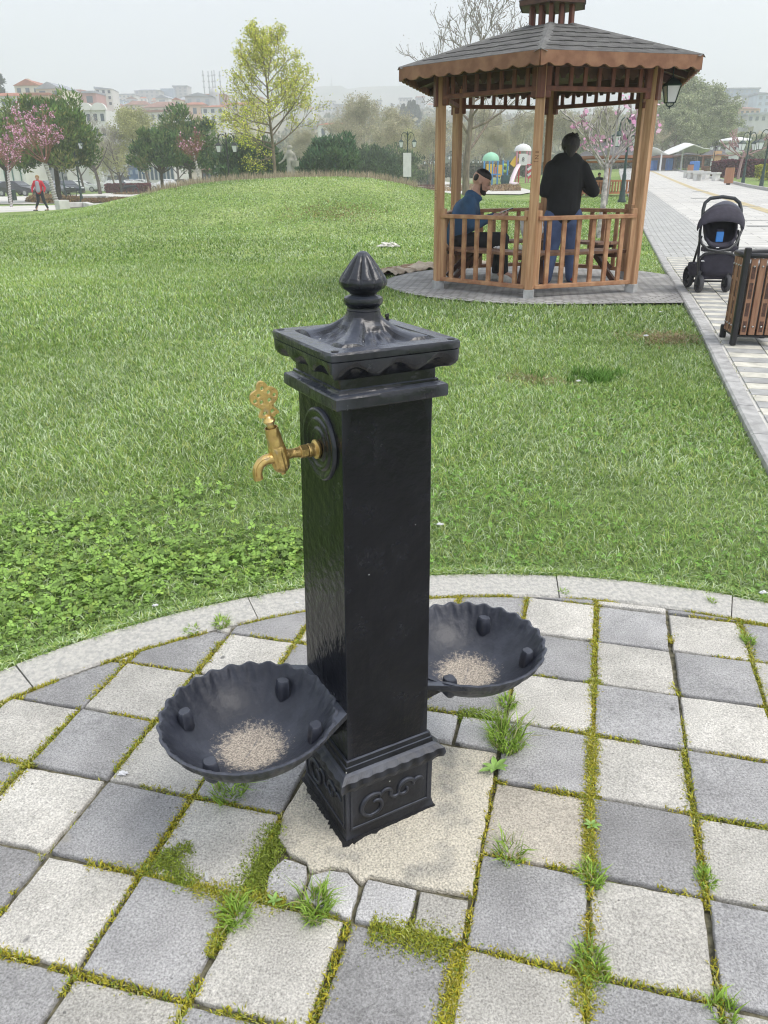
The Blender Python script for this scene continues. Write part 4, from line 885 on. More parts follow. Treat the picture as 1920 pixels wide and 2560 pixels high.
# sealant smeared round the foot
mb = MB(); n = 160; V = []
for k in range(n):
    s = k / n * 4; sd_, f = int(s), s - int(s); x, y = (-1 + 2 * f, -1); a = sd_ * PI / 2; X_, Y_ = x * math.cos(a) - y * math.sin(a), x * math.sin(a) + y * math.cos(a)
    w = .006 + .012 * max(0, noise.noise(Vector((X_ * 7, Y_ * 7, 3)))) + (.014 * (noise.noise(Vector((X_ * 12, Y_ * 12, 8))) + .35) if X_ < -.6 and Y_ < .6 else 0)
    for h, z in ((hb - .002, .006), (hb + .004, .006), (hb + .004 + w * .7, .0045), (hb + .005 + w, -.002)): V.append((X_ * h, Y_ * h, z + .0))
Fc = [(k * 4 + j, ((k + 1) % n) * 4 + j, ((k + 1) % n) * 4 + j + 1, k * 4 + j + 1) for k in range(n) for j in range(3)]
mb.add(V, Fc).build('sealant', mat('tar', (.014, .014, .016), .55, bump=1, bscale=300), FT, smooth=170)
# ================================================================ gazebo
def wood(name, c1, c2, rough=.55, grain=(26, 26, 1.6), coat=.08, bumpy=.25):
    m = mat(name, c1, rough, col2=c2, scale=1.6, bump=bumpy, bscale=5, stretch=grain, detail=8, coat=coat, sharp=(.38, .66), spec=.35); return m
w_post = wood('varnished_wood', (.56, .345, .195), (.38, .20, .10)); w_rail = wood('rail_wood', (.49, .28, .15), (.31, .145, .075), grain=(6, 6, 6)); w_red = wood('reddish_wood', (.23, .082, .052), (.135, .048, .034)); w_beam = wood('beam_wood', (.23, .082, .046), (.135, .045, .03), grain=(7, 7, 7))
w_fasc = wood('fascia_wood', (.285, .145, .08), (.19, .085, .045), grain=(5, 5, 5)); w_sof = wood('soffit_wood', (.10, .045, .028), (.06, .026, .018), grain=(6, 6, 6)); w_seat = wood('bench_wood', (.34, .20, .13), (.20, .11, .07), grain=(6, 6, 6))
m_conc = mat('footing_concrete', (.40, .40, .385), .9, var=.2, scale=12, bump=.5, bscale=120)
m_shin = mat('roof_shingle', (.105, .102, .096), .9, var=.3, scale=9, bump=.7, bscale=180); m_shin2 = mat('roof_shingle_pale', (.15, .148, .14), .9, var=.2, scale=9, bump=.7, bscale=180)
GAZ = thing('gazebo', 'large brown wooden hexagonal gazebo with scalloped eaves and two people inside', 'gazebo', (GZ.x, GZ.y, GF), GTH)
def hc(R, k, z=0.): return Vector((R * math.cos(k * PI / 3), R * math.sin(k * PI / 3), z))
def board_profile(w, h, r=.02):                                    # rounded lower/upper end
    return None
for k in range(6):
    p = hc(GR, k); M = Matrix.Translation(p) @ Matrix.Rotation(k * PI / 3, 4, 'Z')
    MB().box((0, 0, .04), (.105, .105, .10), M=M).build('concrete_footing', m_conc, GAZ, bevel=.004)
    mb = MB().box((0, 0, (.088 + 2.14) / 2), (.088, .088, 2.14 - .088), M=M); po = mb.build('post', w_post, GAZ, bevel=.006)
    for s in (-1, 1):                                              # flanking boards towards both neighbours
        d = (hc(GR, k + s) - p).normalized(); nrm = Vector((-d.y, d.x, 0))
        for (z0, z1, m_) in ((.095, .845, w_post), (1.835, 2.12, w_red)):
            c = p + d * .062; MB().bar(c + Vector((0, 0, z0)), c + Vector((0, 0, z1)), .050, .066, up_=d).build('side_board', m_, po, bevel=.009, seg=3)
    MB().box((.058, 0, 1.97), (.03, .075, .29), M=M).build('bracket', w_red, po, bevel=.008, seg=3)
def side(k, rail=True, bench=True):
    a, b = hc(GR, k), hc(GR, k + 1); d = (b - a).normalized(); L = (b - a).length; A, B = a + d * .05, b - d * .05; nrm = Vector((-d.y, d.x, 0)); nrm = nrm if nrm.dot(a) > 0 else -nrm
    Z = lambda v, z: v + Vector((0, 0, z))
    if rail:
        MB().bar(Z(A, .770), Z(B, .770), .085, .040).build('top_rail', w_rail, GAZ, bevel=.006)
        MB().bar(Z(A, .112), Z(B, .112), .060, .042).build('bottom_rail', w_rail, GAZ, bevel=.005)
        A2, B2 = A + d * .03, B - d * .03
        for i in range(6):
            q = A2.lerp(B2, (i + .62) / 6.24); w = .036
            MB().bar(Z(q, .125), Z(q, .757), .046, .030, up_=nrm).build('baluster', w_rail, GAZ, bevel=.004)
    if bench:
        i0, i1 = GR - .09, GR - .42
        for r0, r1 in ((i0, i0 - .155), (i0 - .165, i1)):
            V = [hc(r0, k, .40), hc(r0, k + 1, .40), hc(r1, k + 1, .40), hc(r1, k, .40)]; V += [v + Vector((0, 0, .032)) for v in V]
            MB().add(V, [(3, 2, 1, 0), (4, 5, 6, 7), (0, 1, 5, 4), (1, 2, 6, 5), (2, 3, 7, 6), (3, 0, 4, 7)]).build('bench_plank', w_seat, GAZ, bevel=.005)
        for t in (.12, .88):
            q = a.lerp(b, t) * .93; q2 = a.lerp(b, t) * .70
            MB().bar(Z(q, .385), Z(q2, .385), .04, .05).bar(Z(q, .12), Z(q2, .37), .04, .05).build('bench_bracket', w_sof, GAZ, bevel=.004)
    MB().bar(Z(a + d * .04, 1.912), Z(b - d * .04, 1.912), .055, .042).build('beam', w_beam, GAZ, bevel=.005)
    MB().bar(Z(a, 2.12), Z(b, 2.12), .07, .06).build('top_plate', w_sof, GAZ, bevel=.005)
    A2, B2 = a + d * .08, b - d * .08
    for i in range(7):
        q = A2.lerp(B2, (i + .5) / 7); MB().bar(Z(q, 1.93), Z(q, 2.10), .040, .022, up_=nrm).build('spindle', w_red, GAZ, bevel=.003)
    # board with round arches between the spindles
    n = 7; LL = (B2 - A2).length; top = [(0, 2.09), (LL, 2.09)]; low = []
    for i in range(n, 0, -1):
        x1 = LL * i / n; x0 = LL * (i - 1) / n
        low += [(x1, 2.0), (x1 - .02, 2.0)] + [((x0 + x1) / 2 + (x1 - x0 - .04) / 2 * math.cos(t), 2.0 + .05 * math.sin(t)) for t in np.linspace(.15, PI - .15, 9)] + [(x0 + .02, 2.0)]
    low.append((0, 2.0)); Mb = Matrix.Translation(A2 - nrm * .018) @ Matrix(((d.x, nrm.x, 0, 0), (d.y, nrm.y, 0, 0), (0, 0, 1, 0), (0, 0, 0, 1))) @ Matrix(((1, 0, 0, 0), (0, 0, 1, 0), (0, 1, 0, 0), (0, 0, 0, 1)))
    curve_mesh('arched_board', [[(x, z) for x, z in top + low]], .012, w_sof, GAZ, M=Mb)
for k in range(6): side(k, rail=(k != 1), bench=(k != 1))
# roof planes, soffit, fascia, shingles
RE, ZE, RT, ZT = 1.649, 2.163, .245, 2.574
rf = None
mb = MB()
V = [hc(RE - .01, k, ZE - .012) for k in range(6)] + [hc(RT, k, ZT - .012) for k in range(6)] + [hc(RE - .01, k, ZE - .042) for k in range(6)] + [hc(RT, k, ZT - .042) for k in range(6)]
Fc = [(k, (k + 1) % 6, 6 + (k + 1) % 6, 6 + k) for k in range(6)] + [(12 + k, 18 + k, 18 + (k + 1) % 6, 12 + (k + 1) % 6) for k in range(6)] + [(k, 12 + k, 12 + (k + 1) % 6, (k + 1) % 6) for k in range(6)] + [(6 + k, 6 + (k + 1) % 6, 18 + (k + 1) % 6, 18 + k) for k in range(6)]
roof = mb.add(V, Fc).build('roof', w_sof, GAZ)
for k in range(6):
    a0, b0, a1, b1 = hc(RE + .012, k, ZE), hc(RE + .012, k + 1, ZE), hc(RT, k, ZT), hc(RT, k + 1, ZT); nm = (b0 - a0).cross(a1 - a0).normalized(); nm = nm if nm.z > 0 else -nm
    rows = 6; mb = MB()
    for r in range(rows):
        t0, t1 = r / rows - (.0 if r == 0 else .015), (r + 1) / rows + .012; P0, Q0 = a0.lerp(a1, t0), b0.lerp(b1, t0); P1, Q1 = a0.lerp(a1, min(t1, 1)), b0.lerp(b1, min(t1, 1)); W = (Q0 - P0).length; n = max(2, int(round(W / .26))); sl = (P1 - P0).normalized()
        low = []; off = (r % 2) * .5
        for i in range(n + 1):
            for u, dz in ((i - .25 + off, 0), (i - .18 + off, .022), (i + .18 + off, .022), (i + .25 + off, 0)):
                t = u / n
                if 0 <= t <= 1: low.append((t, dz if r else 0))
        low = [(0, 0)] + low + [(1, 0)]; V = []
        for t, dz in low: V.append(P0.lerp(Q0, t) + nm * .0105 + sl * dz); 
        for t, dz in low: V.append(P0.lerp(Q0, t) + nm * .001 + sl * dz)
        for t, dz in low: V.append(P1.lerp(Q1, t) + nm * .002)
        m = len(low); Fc = [(i, i + 1, 2 * m + i + 1, 2 * m + i) for i in range(m - 1)] + [(m + i, m + i + 1, i + 1, i) for i in range(m - 1)]
        mb.add(V, Fc)
    mb.build('shingle_panel', m_shin, roof, fix=False)
    d = (a1 - a0).normalized(); sd_ = d.cross(Vector((0, 0, 1))).normalized(); un = sd_.cross(d).normalized(); mb = MB()
    for s in (-1, 1):
        V = [a0 + un * .016, a1 + un * .016, a1 + un * .005 + sd_ * s * .055 - Vector((0, 0, .006)), a0 + un * .003 + sd_ * s * .06 - Vector((0, 0, .012))]; mb.add(V, [(0, 1, 2, 3) if s > 0 else (3, 2, 1, 0)])
    mb.build('ridge_cap', m_shin2, roof, fix=False)
    a, b = hc(RE, k), hc(RE, k + 1); dd = (b - a).normalized(); L = (b - a).length; nrm = Vector((-dd.y, dd.x, 0)); nrm = nrm if nrm.dot(a) > 0 else -nrm
    n = 9; P = [(0.0, ZE + .006), (L, ZE + .006)]
    for i in range(n, 0, -1):
        x1, x0 = L * i / n, L * (i - 1) / n; w = x1 - x0
        for t in np.linspace(0, 1, 9)[:-1]:
            x = x1 - w * t; P.append((x, 2.052 + (.024 * math.sin(PI * (t - .3) / .5) if .3 < t < .8 else 0)))
    P.append((0, 2.052))
    Mb = Matrix.Translation(a + nrm * .002) @ Matrix(((dd.x, nrm.x, 0, 0), (dd.y, nrm.y, 0, 0), (0, 0, 1, 0), (0, 0, 0, 1))) @ Matrix(((1, 0, 0, 0), (0, 0, 1, 0), (0, 1, 0, 0), (0, 0, 0, 1)))
    curve_mesh('fascia_board', [P], .022, w_fasc, roof, M=Mb, bevel=.0012)
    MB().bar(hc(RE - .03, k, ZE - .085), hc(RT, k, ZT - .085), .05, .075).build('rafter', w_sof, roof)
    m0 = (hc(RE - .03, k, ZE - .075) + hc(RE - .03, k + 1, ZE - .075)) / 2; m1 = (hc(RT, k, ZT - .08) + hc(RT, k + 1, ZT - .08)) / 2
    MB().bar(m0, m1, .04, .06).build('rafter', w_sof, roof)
for k in range(6):                                                   # cupola
    for t in (0, .5):
        q = hc(RT - .015, k).lerp(hc(RT - .015, k + 1), t); MB().bar(q + Vector((0, 0, 2.55)), q + Vector((0, 0, 2.76)), .042, .042, up_=q.normalized()).build('cupola_post', w_red, roof, bevel=.004)
mb = MB(); V = [hc(.375, k, 2.79) for k in range(6)] + [hc(.375, k, 2.745) for k in range(6)] + [hc(.02, k, 2.98) for k in range(6)] + [hc(.30, k, 2.745) for k in range(6)]
Fc = [(k, (k + 1) % 6, 6 + (k + 1) % 6, 6 + k) for k in range(6)]; mb.add(V[:12], Fc); mb.add([hc(.36, k, 2.746) for k in range(6)], [tuple(range(6))]); mb.build('cupola_eave', w_sof, roof)
MB().add([hc(.385, k, 2.792) for k in range(6)] + [hc(.015, k, 2.99) for k in range(6)], [(k, (k + 1) % 6, 6 + (k + 1) % 6, 6 + k) for k in range(6)] + [tuple(range(6, 12))]).build('cupola_roof', m_shin, roof)
# scratched initials on the posts
for (kk, txt, z, s) in ((0, 'II N J', 1.33, .05), (-1, 'I C D', .98, .045)):
    p = hc(GR, kk); M = Matrix.Translation(p) @ Matrix.Rotation(kk * PI / 3, 4, 'Z') @ Matrix.Translation((.0443, 0 if kk == 0 else .0, z)) @ Matrix.Rotation(PI / 2, 4, 'Y') @ Matrix.Rotation(PI, 4, 'Z') 
    M = M @ Matrix.Rotation(PI, 4, 'Z')
    text_mesh('carving', txt, s, .0004, mat('scratch', (.12, .05, .025), .8), GAZ, M=M @ Matrix.Rotation(0, 4, 'Z'))

# hanging lantern
def lantern_mesh(mb_frame, mb_glass, c, s=1.0, hang=True):          # square tapered lantern, c = top centre of glass
    x, y, z = c; wt, wb, h = .078 * s, .045 * s, .17 * s
    T = [(x + a * wt, y + b * wt, z) for a, b in ((-1, -1), (1, -1), (1, 1), (-1, 1))]; Bq = [(x + a * wb, y + b * wb, z - h) for a, b in ((-1, -1), (1, -1), (1, 1), (-1, 1))]
    mb_glass.add([((p[0] - x) * .93 + x, (p[1] - y) * .93 + y, p[2]) for p in T + Bq], [(0, 1, 2, 3), (7, 6, 5, 4), (0, 4, 5, 1), (1, 5, 6, 2), (2, 6, 7, 3), (3, 7, 4, 0)])
    for i in range(4): mb_frame.bar(T[i], Bq[i], .009 * s, .009 * s); mb_frame.bar(T[i], T[(i + 1) % 4], .012 * s, .012 * s); mb_frame.bar(Bq[i], Bq[(i + 1) % 4], .009 * s, .009 * s)
    mb_frame.add([(x + a * wt * 1.12, y + b * wt * 1.12, z + .004) for a, b in ((-1, -1), (1, -1), (1, 1), (-1, 1))] + [(x + a * wt * .3, y + b * wt * .3, z + .075 * s) for a, b in ((-1, -1), (1, -1), (1, 1), (-1, 1))], [(3, 2, 1, 0), (4, 5, 6, 7), (0, 1, 5, 4), (1, 2, 6, 5), (2, 3, 7, 6), (3, 0, 4, 7)])
    mb_frame.ball((x, y, z + .09 * s), .016 * s, 8, 6)
m_iron = mat('dark_green_iron', (.018, .045, .038), .45, var=.3, scale=6, spec=.5); m_irond = mat('black_iron', (.015, .018, .022), .45, spec=.5); m_glass = mat('frosted_lamp_glass', (.80, .82, .84), .3, spec=.5)
lp = at(1680, 214, 9.05); HL = thing('hanging_lantern', 'glass lantern in green iron frame hanging under the right eave of the large gazebo', 'lantern', lp)
f_, g_ = MB(), MB(); lantern_mesh(f_, g_, (0, 0, 0), .92); f_.cyl((0, 0, .09), (0, 0, .2), .005, .005, 8)
for s in (-1, 1): f_.tube([(s * .041, 0, -.155), (s * .034, 0, -.178), (s * .012, 0, -.192), (0, 0, -.195)], .006, 6)
f_.cyl((0, 0, -.185), (0, 0, -.22), .008, .003, 8)
f_.build('frame', m_iron, HL); g_.build('glass', m_glass, HL)

# ================================================================ people
def remesh(o, vox, smooth=3, f=.5):
    r = o.modifiers.new('remesh', 'REMESH'); r.mode = 'VOXEL'; r.voxel_size = vox; r.use_smooth_shade = True
    s = o.modifiers.new('smooth', 'SMOOTH'); s.iterations = smooth; s.factor = f; return o
m_skin = mat('skin', (.52, .30, .22), .5, var=.08, scale=20); m_hair = mat('black_hair', (.016, .012, .011), .55, bump=.8, bscale=60, stretch=(1, 1, .3))
m_jean = mat('blue_denim', (.075, .11, .215), .85, var=.3, scale=5, bump=.4, bscale=12, detail=7); m_hood = mat('black_hoodie', (.011, .011, .013), .85, var=.3, scale=8, bump=.5, bscale=14)
m_navy = mat('blue_hoodie', (.035, .085, .165), .85, var=.25, scale=6, bump=.5, bscale=16); m_trs = mat('black_trousers', (.010, .010, .013), .8, bump=.5, bscale=14); m_shoe = mat('white_shoe', (.55, .54, .50), .6, var=.1, scale=30)
def hand(mb, wrist, d, palm_n, s=1.0, curl=.5, side=1):             # d: wrist->knuckles, palm_n: out of the palm
    wrist = Vector(wrist); d = Vector(d).normalized(); pn = Vector(palm_n); pn = (pn - d * pn.dot(d)).normalized(); r = d.cross(pn).normalized() * side
    mb.cap(wrist - d * .03, wrist + d * .02, .022 * s, .024 * s, 8)
    for u in (-.026, -.009, .009, .026): mb.cap(wrist + d * .01 + r * u * .7 * s, wrist + d * .082 * s + r * u * s, .013 * s, .0105 * s, 8)
    for u, L in ((-.028, .060), (-.010, .074), (.009, .070), (.027, .056)):
        p = wrist + d * .086 * s + r * u * s; a = 0
        for q in range(3):
            a += curl * (.5 + .35 * q); dd = (d * math.cos(a) + pn * math.sin(a)); e = p + dd * L * s * (.45, .32, .23)[q]; mb.cap(p, e, (.0088, .0080, .0072)[q] * s, (.0080, .0072, .0062)[q] * s, 7); p = e
    p = wrist + d * .025 * s - r * .024 * s; e = p - r * .026 * s + d * .026 * s + pn * .012 * s; mb.cap(p, e, .0125 * s, .010 * s, 8); mb.cap(e, e + d * .028 * s + pn * .014 * s + r * .006 * s, .0095 * s, .0078 * s, 8)
def head(mb, c, fwd, upv, s=1.0):
    c = Vector(c); fwd = Vector(fwd).normalized(); upv = Vector(upv); upv = (upv - fwd * upv.dot(fwd)).normalized(); sd_ = fwd.cross(upv).normalized()
    P = lambda f, u, r=0: c + fwd * f * s + upv * u * s + sd_ * r * s
    Mh = Matrix((sd_, fwd, upv)).transposed().to_4x4()
    mb.ball(c + upv * .022 * s - fwd * .008 * s, (.075 * s, .096 * s, .096 * s), 20, 14, M=Mh); mb.ball(P(.034, -.045), (.056 * s, .056 * s, .066 * s), 16, 10, M=Mh); mb.ball(P(.068, -.094), (.024 * s, .022 * s, .019 * s), 10, 8, M=Mh)
    mb.ball(P(.062, .018), (.052 * s, .026 * s, .014 * s), 12, 8, M=Mh)                                                 # brow
    mb.cap(P(.088, .004), P(.106, -.030), .008 * s, .0125 * s, 8)                                                      # nose
    for r in (-1, 1):
        mb.ball(P(.098, -.035, r * .010), .008 * s, 8, 6); mb.ball(P(.055, -.028, r * .036), (.022 * s, .022 * s, .018 * s), 8, 6, M=Mh)
        mb.ball(P(-.006, -.012, r * .076), (.010 * s, .020 * s, .030 * s), 10, 8, M=Mh)                                # ear
    mb.ball(P(.088, -.058), (.024 * s, .012 * s, .006 * s), 10, 6, M=Mh); mb.ball(P(.085, -.069), (.021 * s, .013 * s, .007 * s), 10, 6, M=Mh)   # lips
    return P, Mh
def A(x, y, Y): return at(x, y, Y)
# --- standing woman seen from behind
Yw = 9.42
W = thing('person', 'standing person seen from behind in black hoodie and blue jeans, inside the large gazebo', 'person', (A(1405, 700, Yw).x, Yw, GF + .006)); o_ = Vector(W.location)
J = {k: A(x, y, Yw + d) - o_ for k, (x, y, d) in dict(head=(1429, 366, 0), neck=(1422, 392, -.01), chest=(1416, 430, .0), waist=(1411, 490, .0), hip=(1406, 545, 0), shl=(1380, 421, 0), shr=(1455, 422, 0), ell=(1362, 478, -.02), elr=(1484, 478, -.02), hal=(1400, 486, .22), har=(1462, 470, .20), hil=(1388, 556, 0), hir=(1426, 556, 0), knl=(1376, 628, .03), knr=(1430, 625, .04), anl=(1364, 697, -.01), anr=(1428, 694, .03)).items()}
fw = Vector((.55, 1, -.25)); mb = MB(); P, Mh = head(mb, J['head'], fw, (0, 0, 1), .98)
mb.cap(J['neck'] - Vector((0, 0, .02)), J['head'] - Vector((0, 0, .03)), .052, .05); mb.cap(J['chest'], J['neck'], .11, .06); mb.cap(J['waist'], J['chest'], .115, .12); mb.cap(J['hip'], J['waist'], .13, .11); mb.cap(J['shl'], J['shr'], .055, .055)
for a, b, c, d in (('shl', 'ell', 'hal', 1), ('shr', 'elr', 'har', -1)): mb.cap(J[a], J[b], .048, .038); mb.cap(J[b], J[c], .038, .024); hand(mb, J[c], Vector((.5 * d, .5, .1)), (d * .2, .3, -.6), .95, .6, d)
for a, b, c in (('hil', 'knl', 'anl'), ('hir', 'knr', 'anr')): mb.cap(J[a], J[b], .085, .052); mb.cap(J[b], J[c], .052, .032); mb.cap(J[c], J[c] + Vector((.02, .12, -.03)), .034, .026)
remesh(mb.build('body', m_skin, W), .0075, 2)
mb = MB()                                                               # hoodie
mb.cap(J['hip'] + Vector((0, 0, .075)), J['waist'], .178, .172, 20); mb.cap(J['waist'], J['chest'] + Vector((0, 0, .02)), .172, .165, 20); mb.cap(J['shl'] + Vector((.04, 0, -.02)), J['shr'] + Vector((-.04, 0, -.02)), .095, .095, 16); mb.cap(J['chest'] + Vector((0, 0, .05)), J['neck'] - Vector((0, 0, .02)), .13, .072, 16)
mb.cap(J['chest'] + Vector((-.06, 0, .08)), J['chest'] + Vector((.06, 0, .08)), .12, .12, 16)
for s in (-1, 1): mb.cap(J['hip'] + Vector((s * .055, 0, .09)), J['chest'] + Vector((s * .07, 0, 0)), .135, .125, 16)
for a, b, c in (('shl', 'ell', 'hal'), ('shr', 'elr', 'har')): mb.cap(J[a], J[b], .086, .070, 14); mb.cap(J[b], J[b].lerp(J[c], .88), .070, .046, 14)
n_ = J['neck']; mb.ball(n_ + Vector((0, -.055, -.035)), (.105, .06, .07), 14, 10); mb.cap(n_ + Vector((-.07, -.0, -.01)), n_ + Vector((.07, 0, -.01)), .052, .052); mb.cap(n_ + Vector((-.05, -.05, .0)), n_ + Vector((.05, -.05, .0)), .045, .045)
remesh(mb.build('hoodie', m_hood, W), .012, 5)
mb = MB(); mb.cap(J['hil'] + Vector((.0, 0, .06)), J['hir'] + Vector((0, 0, .06)), .132, .132, 18); mb.cap(J['hil'], J['hir'], .12, .12, 16)
for a, b, c in (('hil', 'knl', 'anl'), ('hir', 'knr', 'anr')): mb.cap(J[a], J[b], .125, .088, 16); mb.cap(J[b], J[c] + Vector((0, 0, .01)), .088, .070, 16)
remesh(mb.build('jeans', m_jean, W), .011, 3)
for a, c in (('anl', (.40, .03, .03)), ('anr', (.40, .03, .03))):
    q = J[a]; mb = MB(); mb.cap(q + Vector((0, -.03, -.035)), q + Vector((.02, .15, -.045)), .040, .036, 12); mb.cap(q + Vector((0, -.02, -.02)), q + Vector((.01, .05, -.015)), .042, .034, 12)
    zmin = min(v[2] for v in mb.v); sh = mb.build('shoe', mat('red_shoe', c, .5), W); remesh(sh, .009, 2); sh.location.z = -zmin + .002
    so = MB().prism([(q.x + .045 * math.cos(t) + .01, q.y + .06 + .105 * math.sin(t)) for t in np.linspace(0, 2 * PI, 20)[:-1]], .001, .022); so.build('sole', m_shoe, sh, bevel=.004).location.z = zmin - .002
mb = MB(); h = J['head']; mb.ball(h + Vector((-.016, -.020, .030)), (.101, .108, .104), 24, 16); mb.cap(h + Vector((-.02, -.07, .0)), h + Vector((-.025, -.085, -.11)), .070, .034, 14); mb.cap(h + Vector((-.06, -.02, .0)), h + Vector((-.062, -.03, -.06)), .036, .028, 10)
random.seed(4)
for k in range(46):
    a = random.uniform(0, 2 * PI); e = random.uniform(.1, 1.3); d = Vector((math.cos(a) * math.cos(e) * .09, math.sin(a) * math.cos(e) * .1, math.sin(e) * .1 + .02)); p0 = h + d; pts = [p0]
    for q in range(4): pts.append(pts[-1] + d.normalized() * .010 * (1 if q < 2 else .2) + Vector((random.uniform(-.018, .018), random.uniform(-.01, .01), random.uniform(-.012, .008))))
    mb.tube(pts, [.0048, .0042, .0036, .003, .0024], 5)
hr = mb.build('hair', m_hair, W); remesh(hr, .0052, 1)
# --- seated man in profile
Ym = 9.46
Mn = thing('person', 'bearded man in blue hoodie sitting on the gazebo bench with a phone', 'person', (A(1150, 612, Ym).x, Ym, GF + .006)); o_ = Vector(Mn.location)
J = {k: A(x, y, Ym + d) - o_ for k, (x, y, d) in dict(head=(1204, 453, 0), neck=(1188, 487, 0), chest=(1166, 528, 0), waist=(1148, 575, 0), hip=(1144, 604, 0), shl=(1172, 506, -.17), shr=(1180, 504, .17), ell=(1176, 565, -.21), elr=(1190, 560, .2), hal=(1236, 541, -.10), har=(1240, 538, .07), hil=(1150, 606, -.09), hir=(1150, 606, .09), knl=(1252, 600, -.16), knr=(1256, 598, .14), anl=(1258, 684, -.13), anr=(1240, 682, .16)).items()}
fw = Vector((1, -.14, -.50)); mb = MB(); P, Mh = head(mb, J['head'], fw, (.35, 0, 1), 1.08)
mb.cap(J['neck'] - Vector((.01, 0, .02)), J['head'] - Vector((.02, 0, .02)), .060, .058); mb.cap(J['chest'], J['neck'], .12, .07); mb.cap(J['waist'], J['chest'], .12, .13); mb.cap(J['hip'], J['waist'], .13, .12); mb.cap(J['shl'] + Vector((0, .05, 0)), J['shr'] - Vector((0, .05, 0)), .065, .065)
for a, b, c, d in (('shl', 'ell', 'hal', -1), ('shr', 'elr', 'har', 1)): mb.cap(J[a], J[b], .052, .042); mb.cap(J[b], J[c], .042, .027); hand(mb, J[c], Vector((1, -d * .15, .12)), (0, -.15 * d, 1), 1.05, .55, d)
for a, b, c in (('hil', 'knl', 'anl'), ('hir', 'knr', 'anr')): mb.cap(J[a], J[b], .09, .058); mb.cap(J[b], J[c], .058, .036); mb.cap(J[c], J[c] + Vector((.10, -.05, -.03)), .036, .028)
remesh(mb.build('body', m_skin, Mn), .0075, 2)
# face details
for r in (-1, 1):
    MB().ball(P(.088, .0, r * .030), (.011, .007, .007), 8, 6, M=Mh).build('eye', mat('eye', (.05, .035, .03), .3), Mn, smooth=170); MB().cap(P(.090, .022, r * .018), P(.084, .024, r * .046), .0055, .004, 6).build('eyebrow', m_hair, Mn, smooth=170)
mb = MB(); mb.ball(P(.044, -.080), (.052, .054, .040), 16, 12, M=Mh); mb.ball(P(.078, -.094), (.030, .027, .024), 12, 8, M=Mh)
for r in (-1, 1): mb.cap(P(.012, -.03, r * .066), P(.035, -.075, r * .054), .006, .014, 8)
mb.cap(P(.101, -.048, -.02), P(.101, -.048, .02), .0075, .0075, 6)
remesh(mb.build('beard', mat('beard', (.035, .024, .020), .8, bump=.6, bscale=120), Mn), .0048, 1)
mb = MB(); mb.ball(P(-.006, .054), (.080, .098, .072), 20, 14, M=Mh); mb.ball(P(-.048, .014), (.076, .056, .066), 14, 10, M=Mh)
remesh(mb.build('hair', m_hair, Mn), .0055, 2)
mb = MB(); mb.cap(J['hip'] + Vector((-.01, -.05, .05)), J['chest'] + Vector((-.01, -.06, 0)), .135, .140, 20); mb.cap(J['hip'] + Vector((-.01, .05, .05)), J['chest'] + Vector((-.01, .06, 0)), .135, .140, 20); mb.cap(J['chest'], J['neck'] + Vector((-.02, 0, -.02)), .15, .08, 18); mb.cap(J['shl'] + Vector((-.01, .05, -.03)), J['shr'] + Vector((-.01, -.05, -.03)), .095, .095, 14)
for a, b, c in (('shl', 'ell', 'hal'), ('shr', 'elr', 'har')): mb.cap(J[a], J[b], .082, .068, 14); mb.cap(J[b], J[b].lerp(J[c], .86), .068, .042, 14)
n_ = J['neck']; mb.ball(n_ + Vector((-.065, 0, -.015)), (.055, .09, .070), 14, 10); mb.cap(n_ + Vector((-.02, -.06, -.0)), n_ + Vector((.05, -.04, -.04)), .035, .03); mb.cap(n_ + Vector((-.02, .06, -.0)), n_ + Vector((.05, .04, -.04)), .035, .03)
remesh(mb.build('hoodie', m_navy, Mn), .011, 4)
mb = MB(); mb.cap(J['hil'], J['hir'], .135, .135, 16)
for a, b, c in (('hil', 'knl', 'anl'), ('hir', 'knr', 'anr')): mb.cap(J[a], J[b], .115, .082, 16); mb.cap(J[b], J[c] + Vector((0, 0, .03)), .080, .056, 16)
remesh(mb.build('trousers', m_trs, Mn), .011, 3)
for a, d in (('anl', Vector((.11, -.10, 0))), ('anr', Vector((.15, 0, 0)))):
    q = J[a]; mb = MB(); mb.cap(q + Vector((-.02, 0, -.04)), q + d + Vector((0, 0, -.05)), .042, .037, 12); mb.cap(q, q + d * .4 + Vector((0, 0, -.02)), .044, .036, 12); zmin = min(v[2] for v in mb.v); sh = mb.build('shoe', m_shoe, Mn); remesh(sh, .009, 2); sh.location.z = -zmin + .003
pp = (J['hal'] + J['har']) / 2 + o_ + Vector((.125, -.01, .055)); ph = thing('phone', 'dark phone held in both hands by the seated man', 'phone', pp)
Mp = Matrix.Rotation(-.35, 4, 'Y'); MB().box((0, 0, 0), (.148, .074, .009), M=Mp).build('case', mat('phone_case', (.02, .02, .022), .35), ph, bevel=.003); MB().box((0, 0, .0052), (.14, .068, .001), M=Mp).build('screen', mat('phone_glass', (.03, .035, .04), .1), ph)

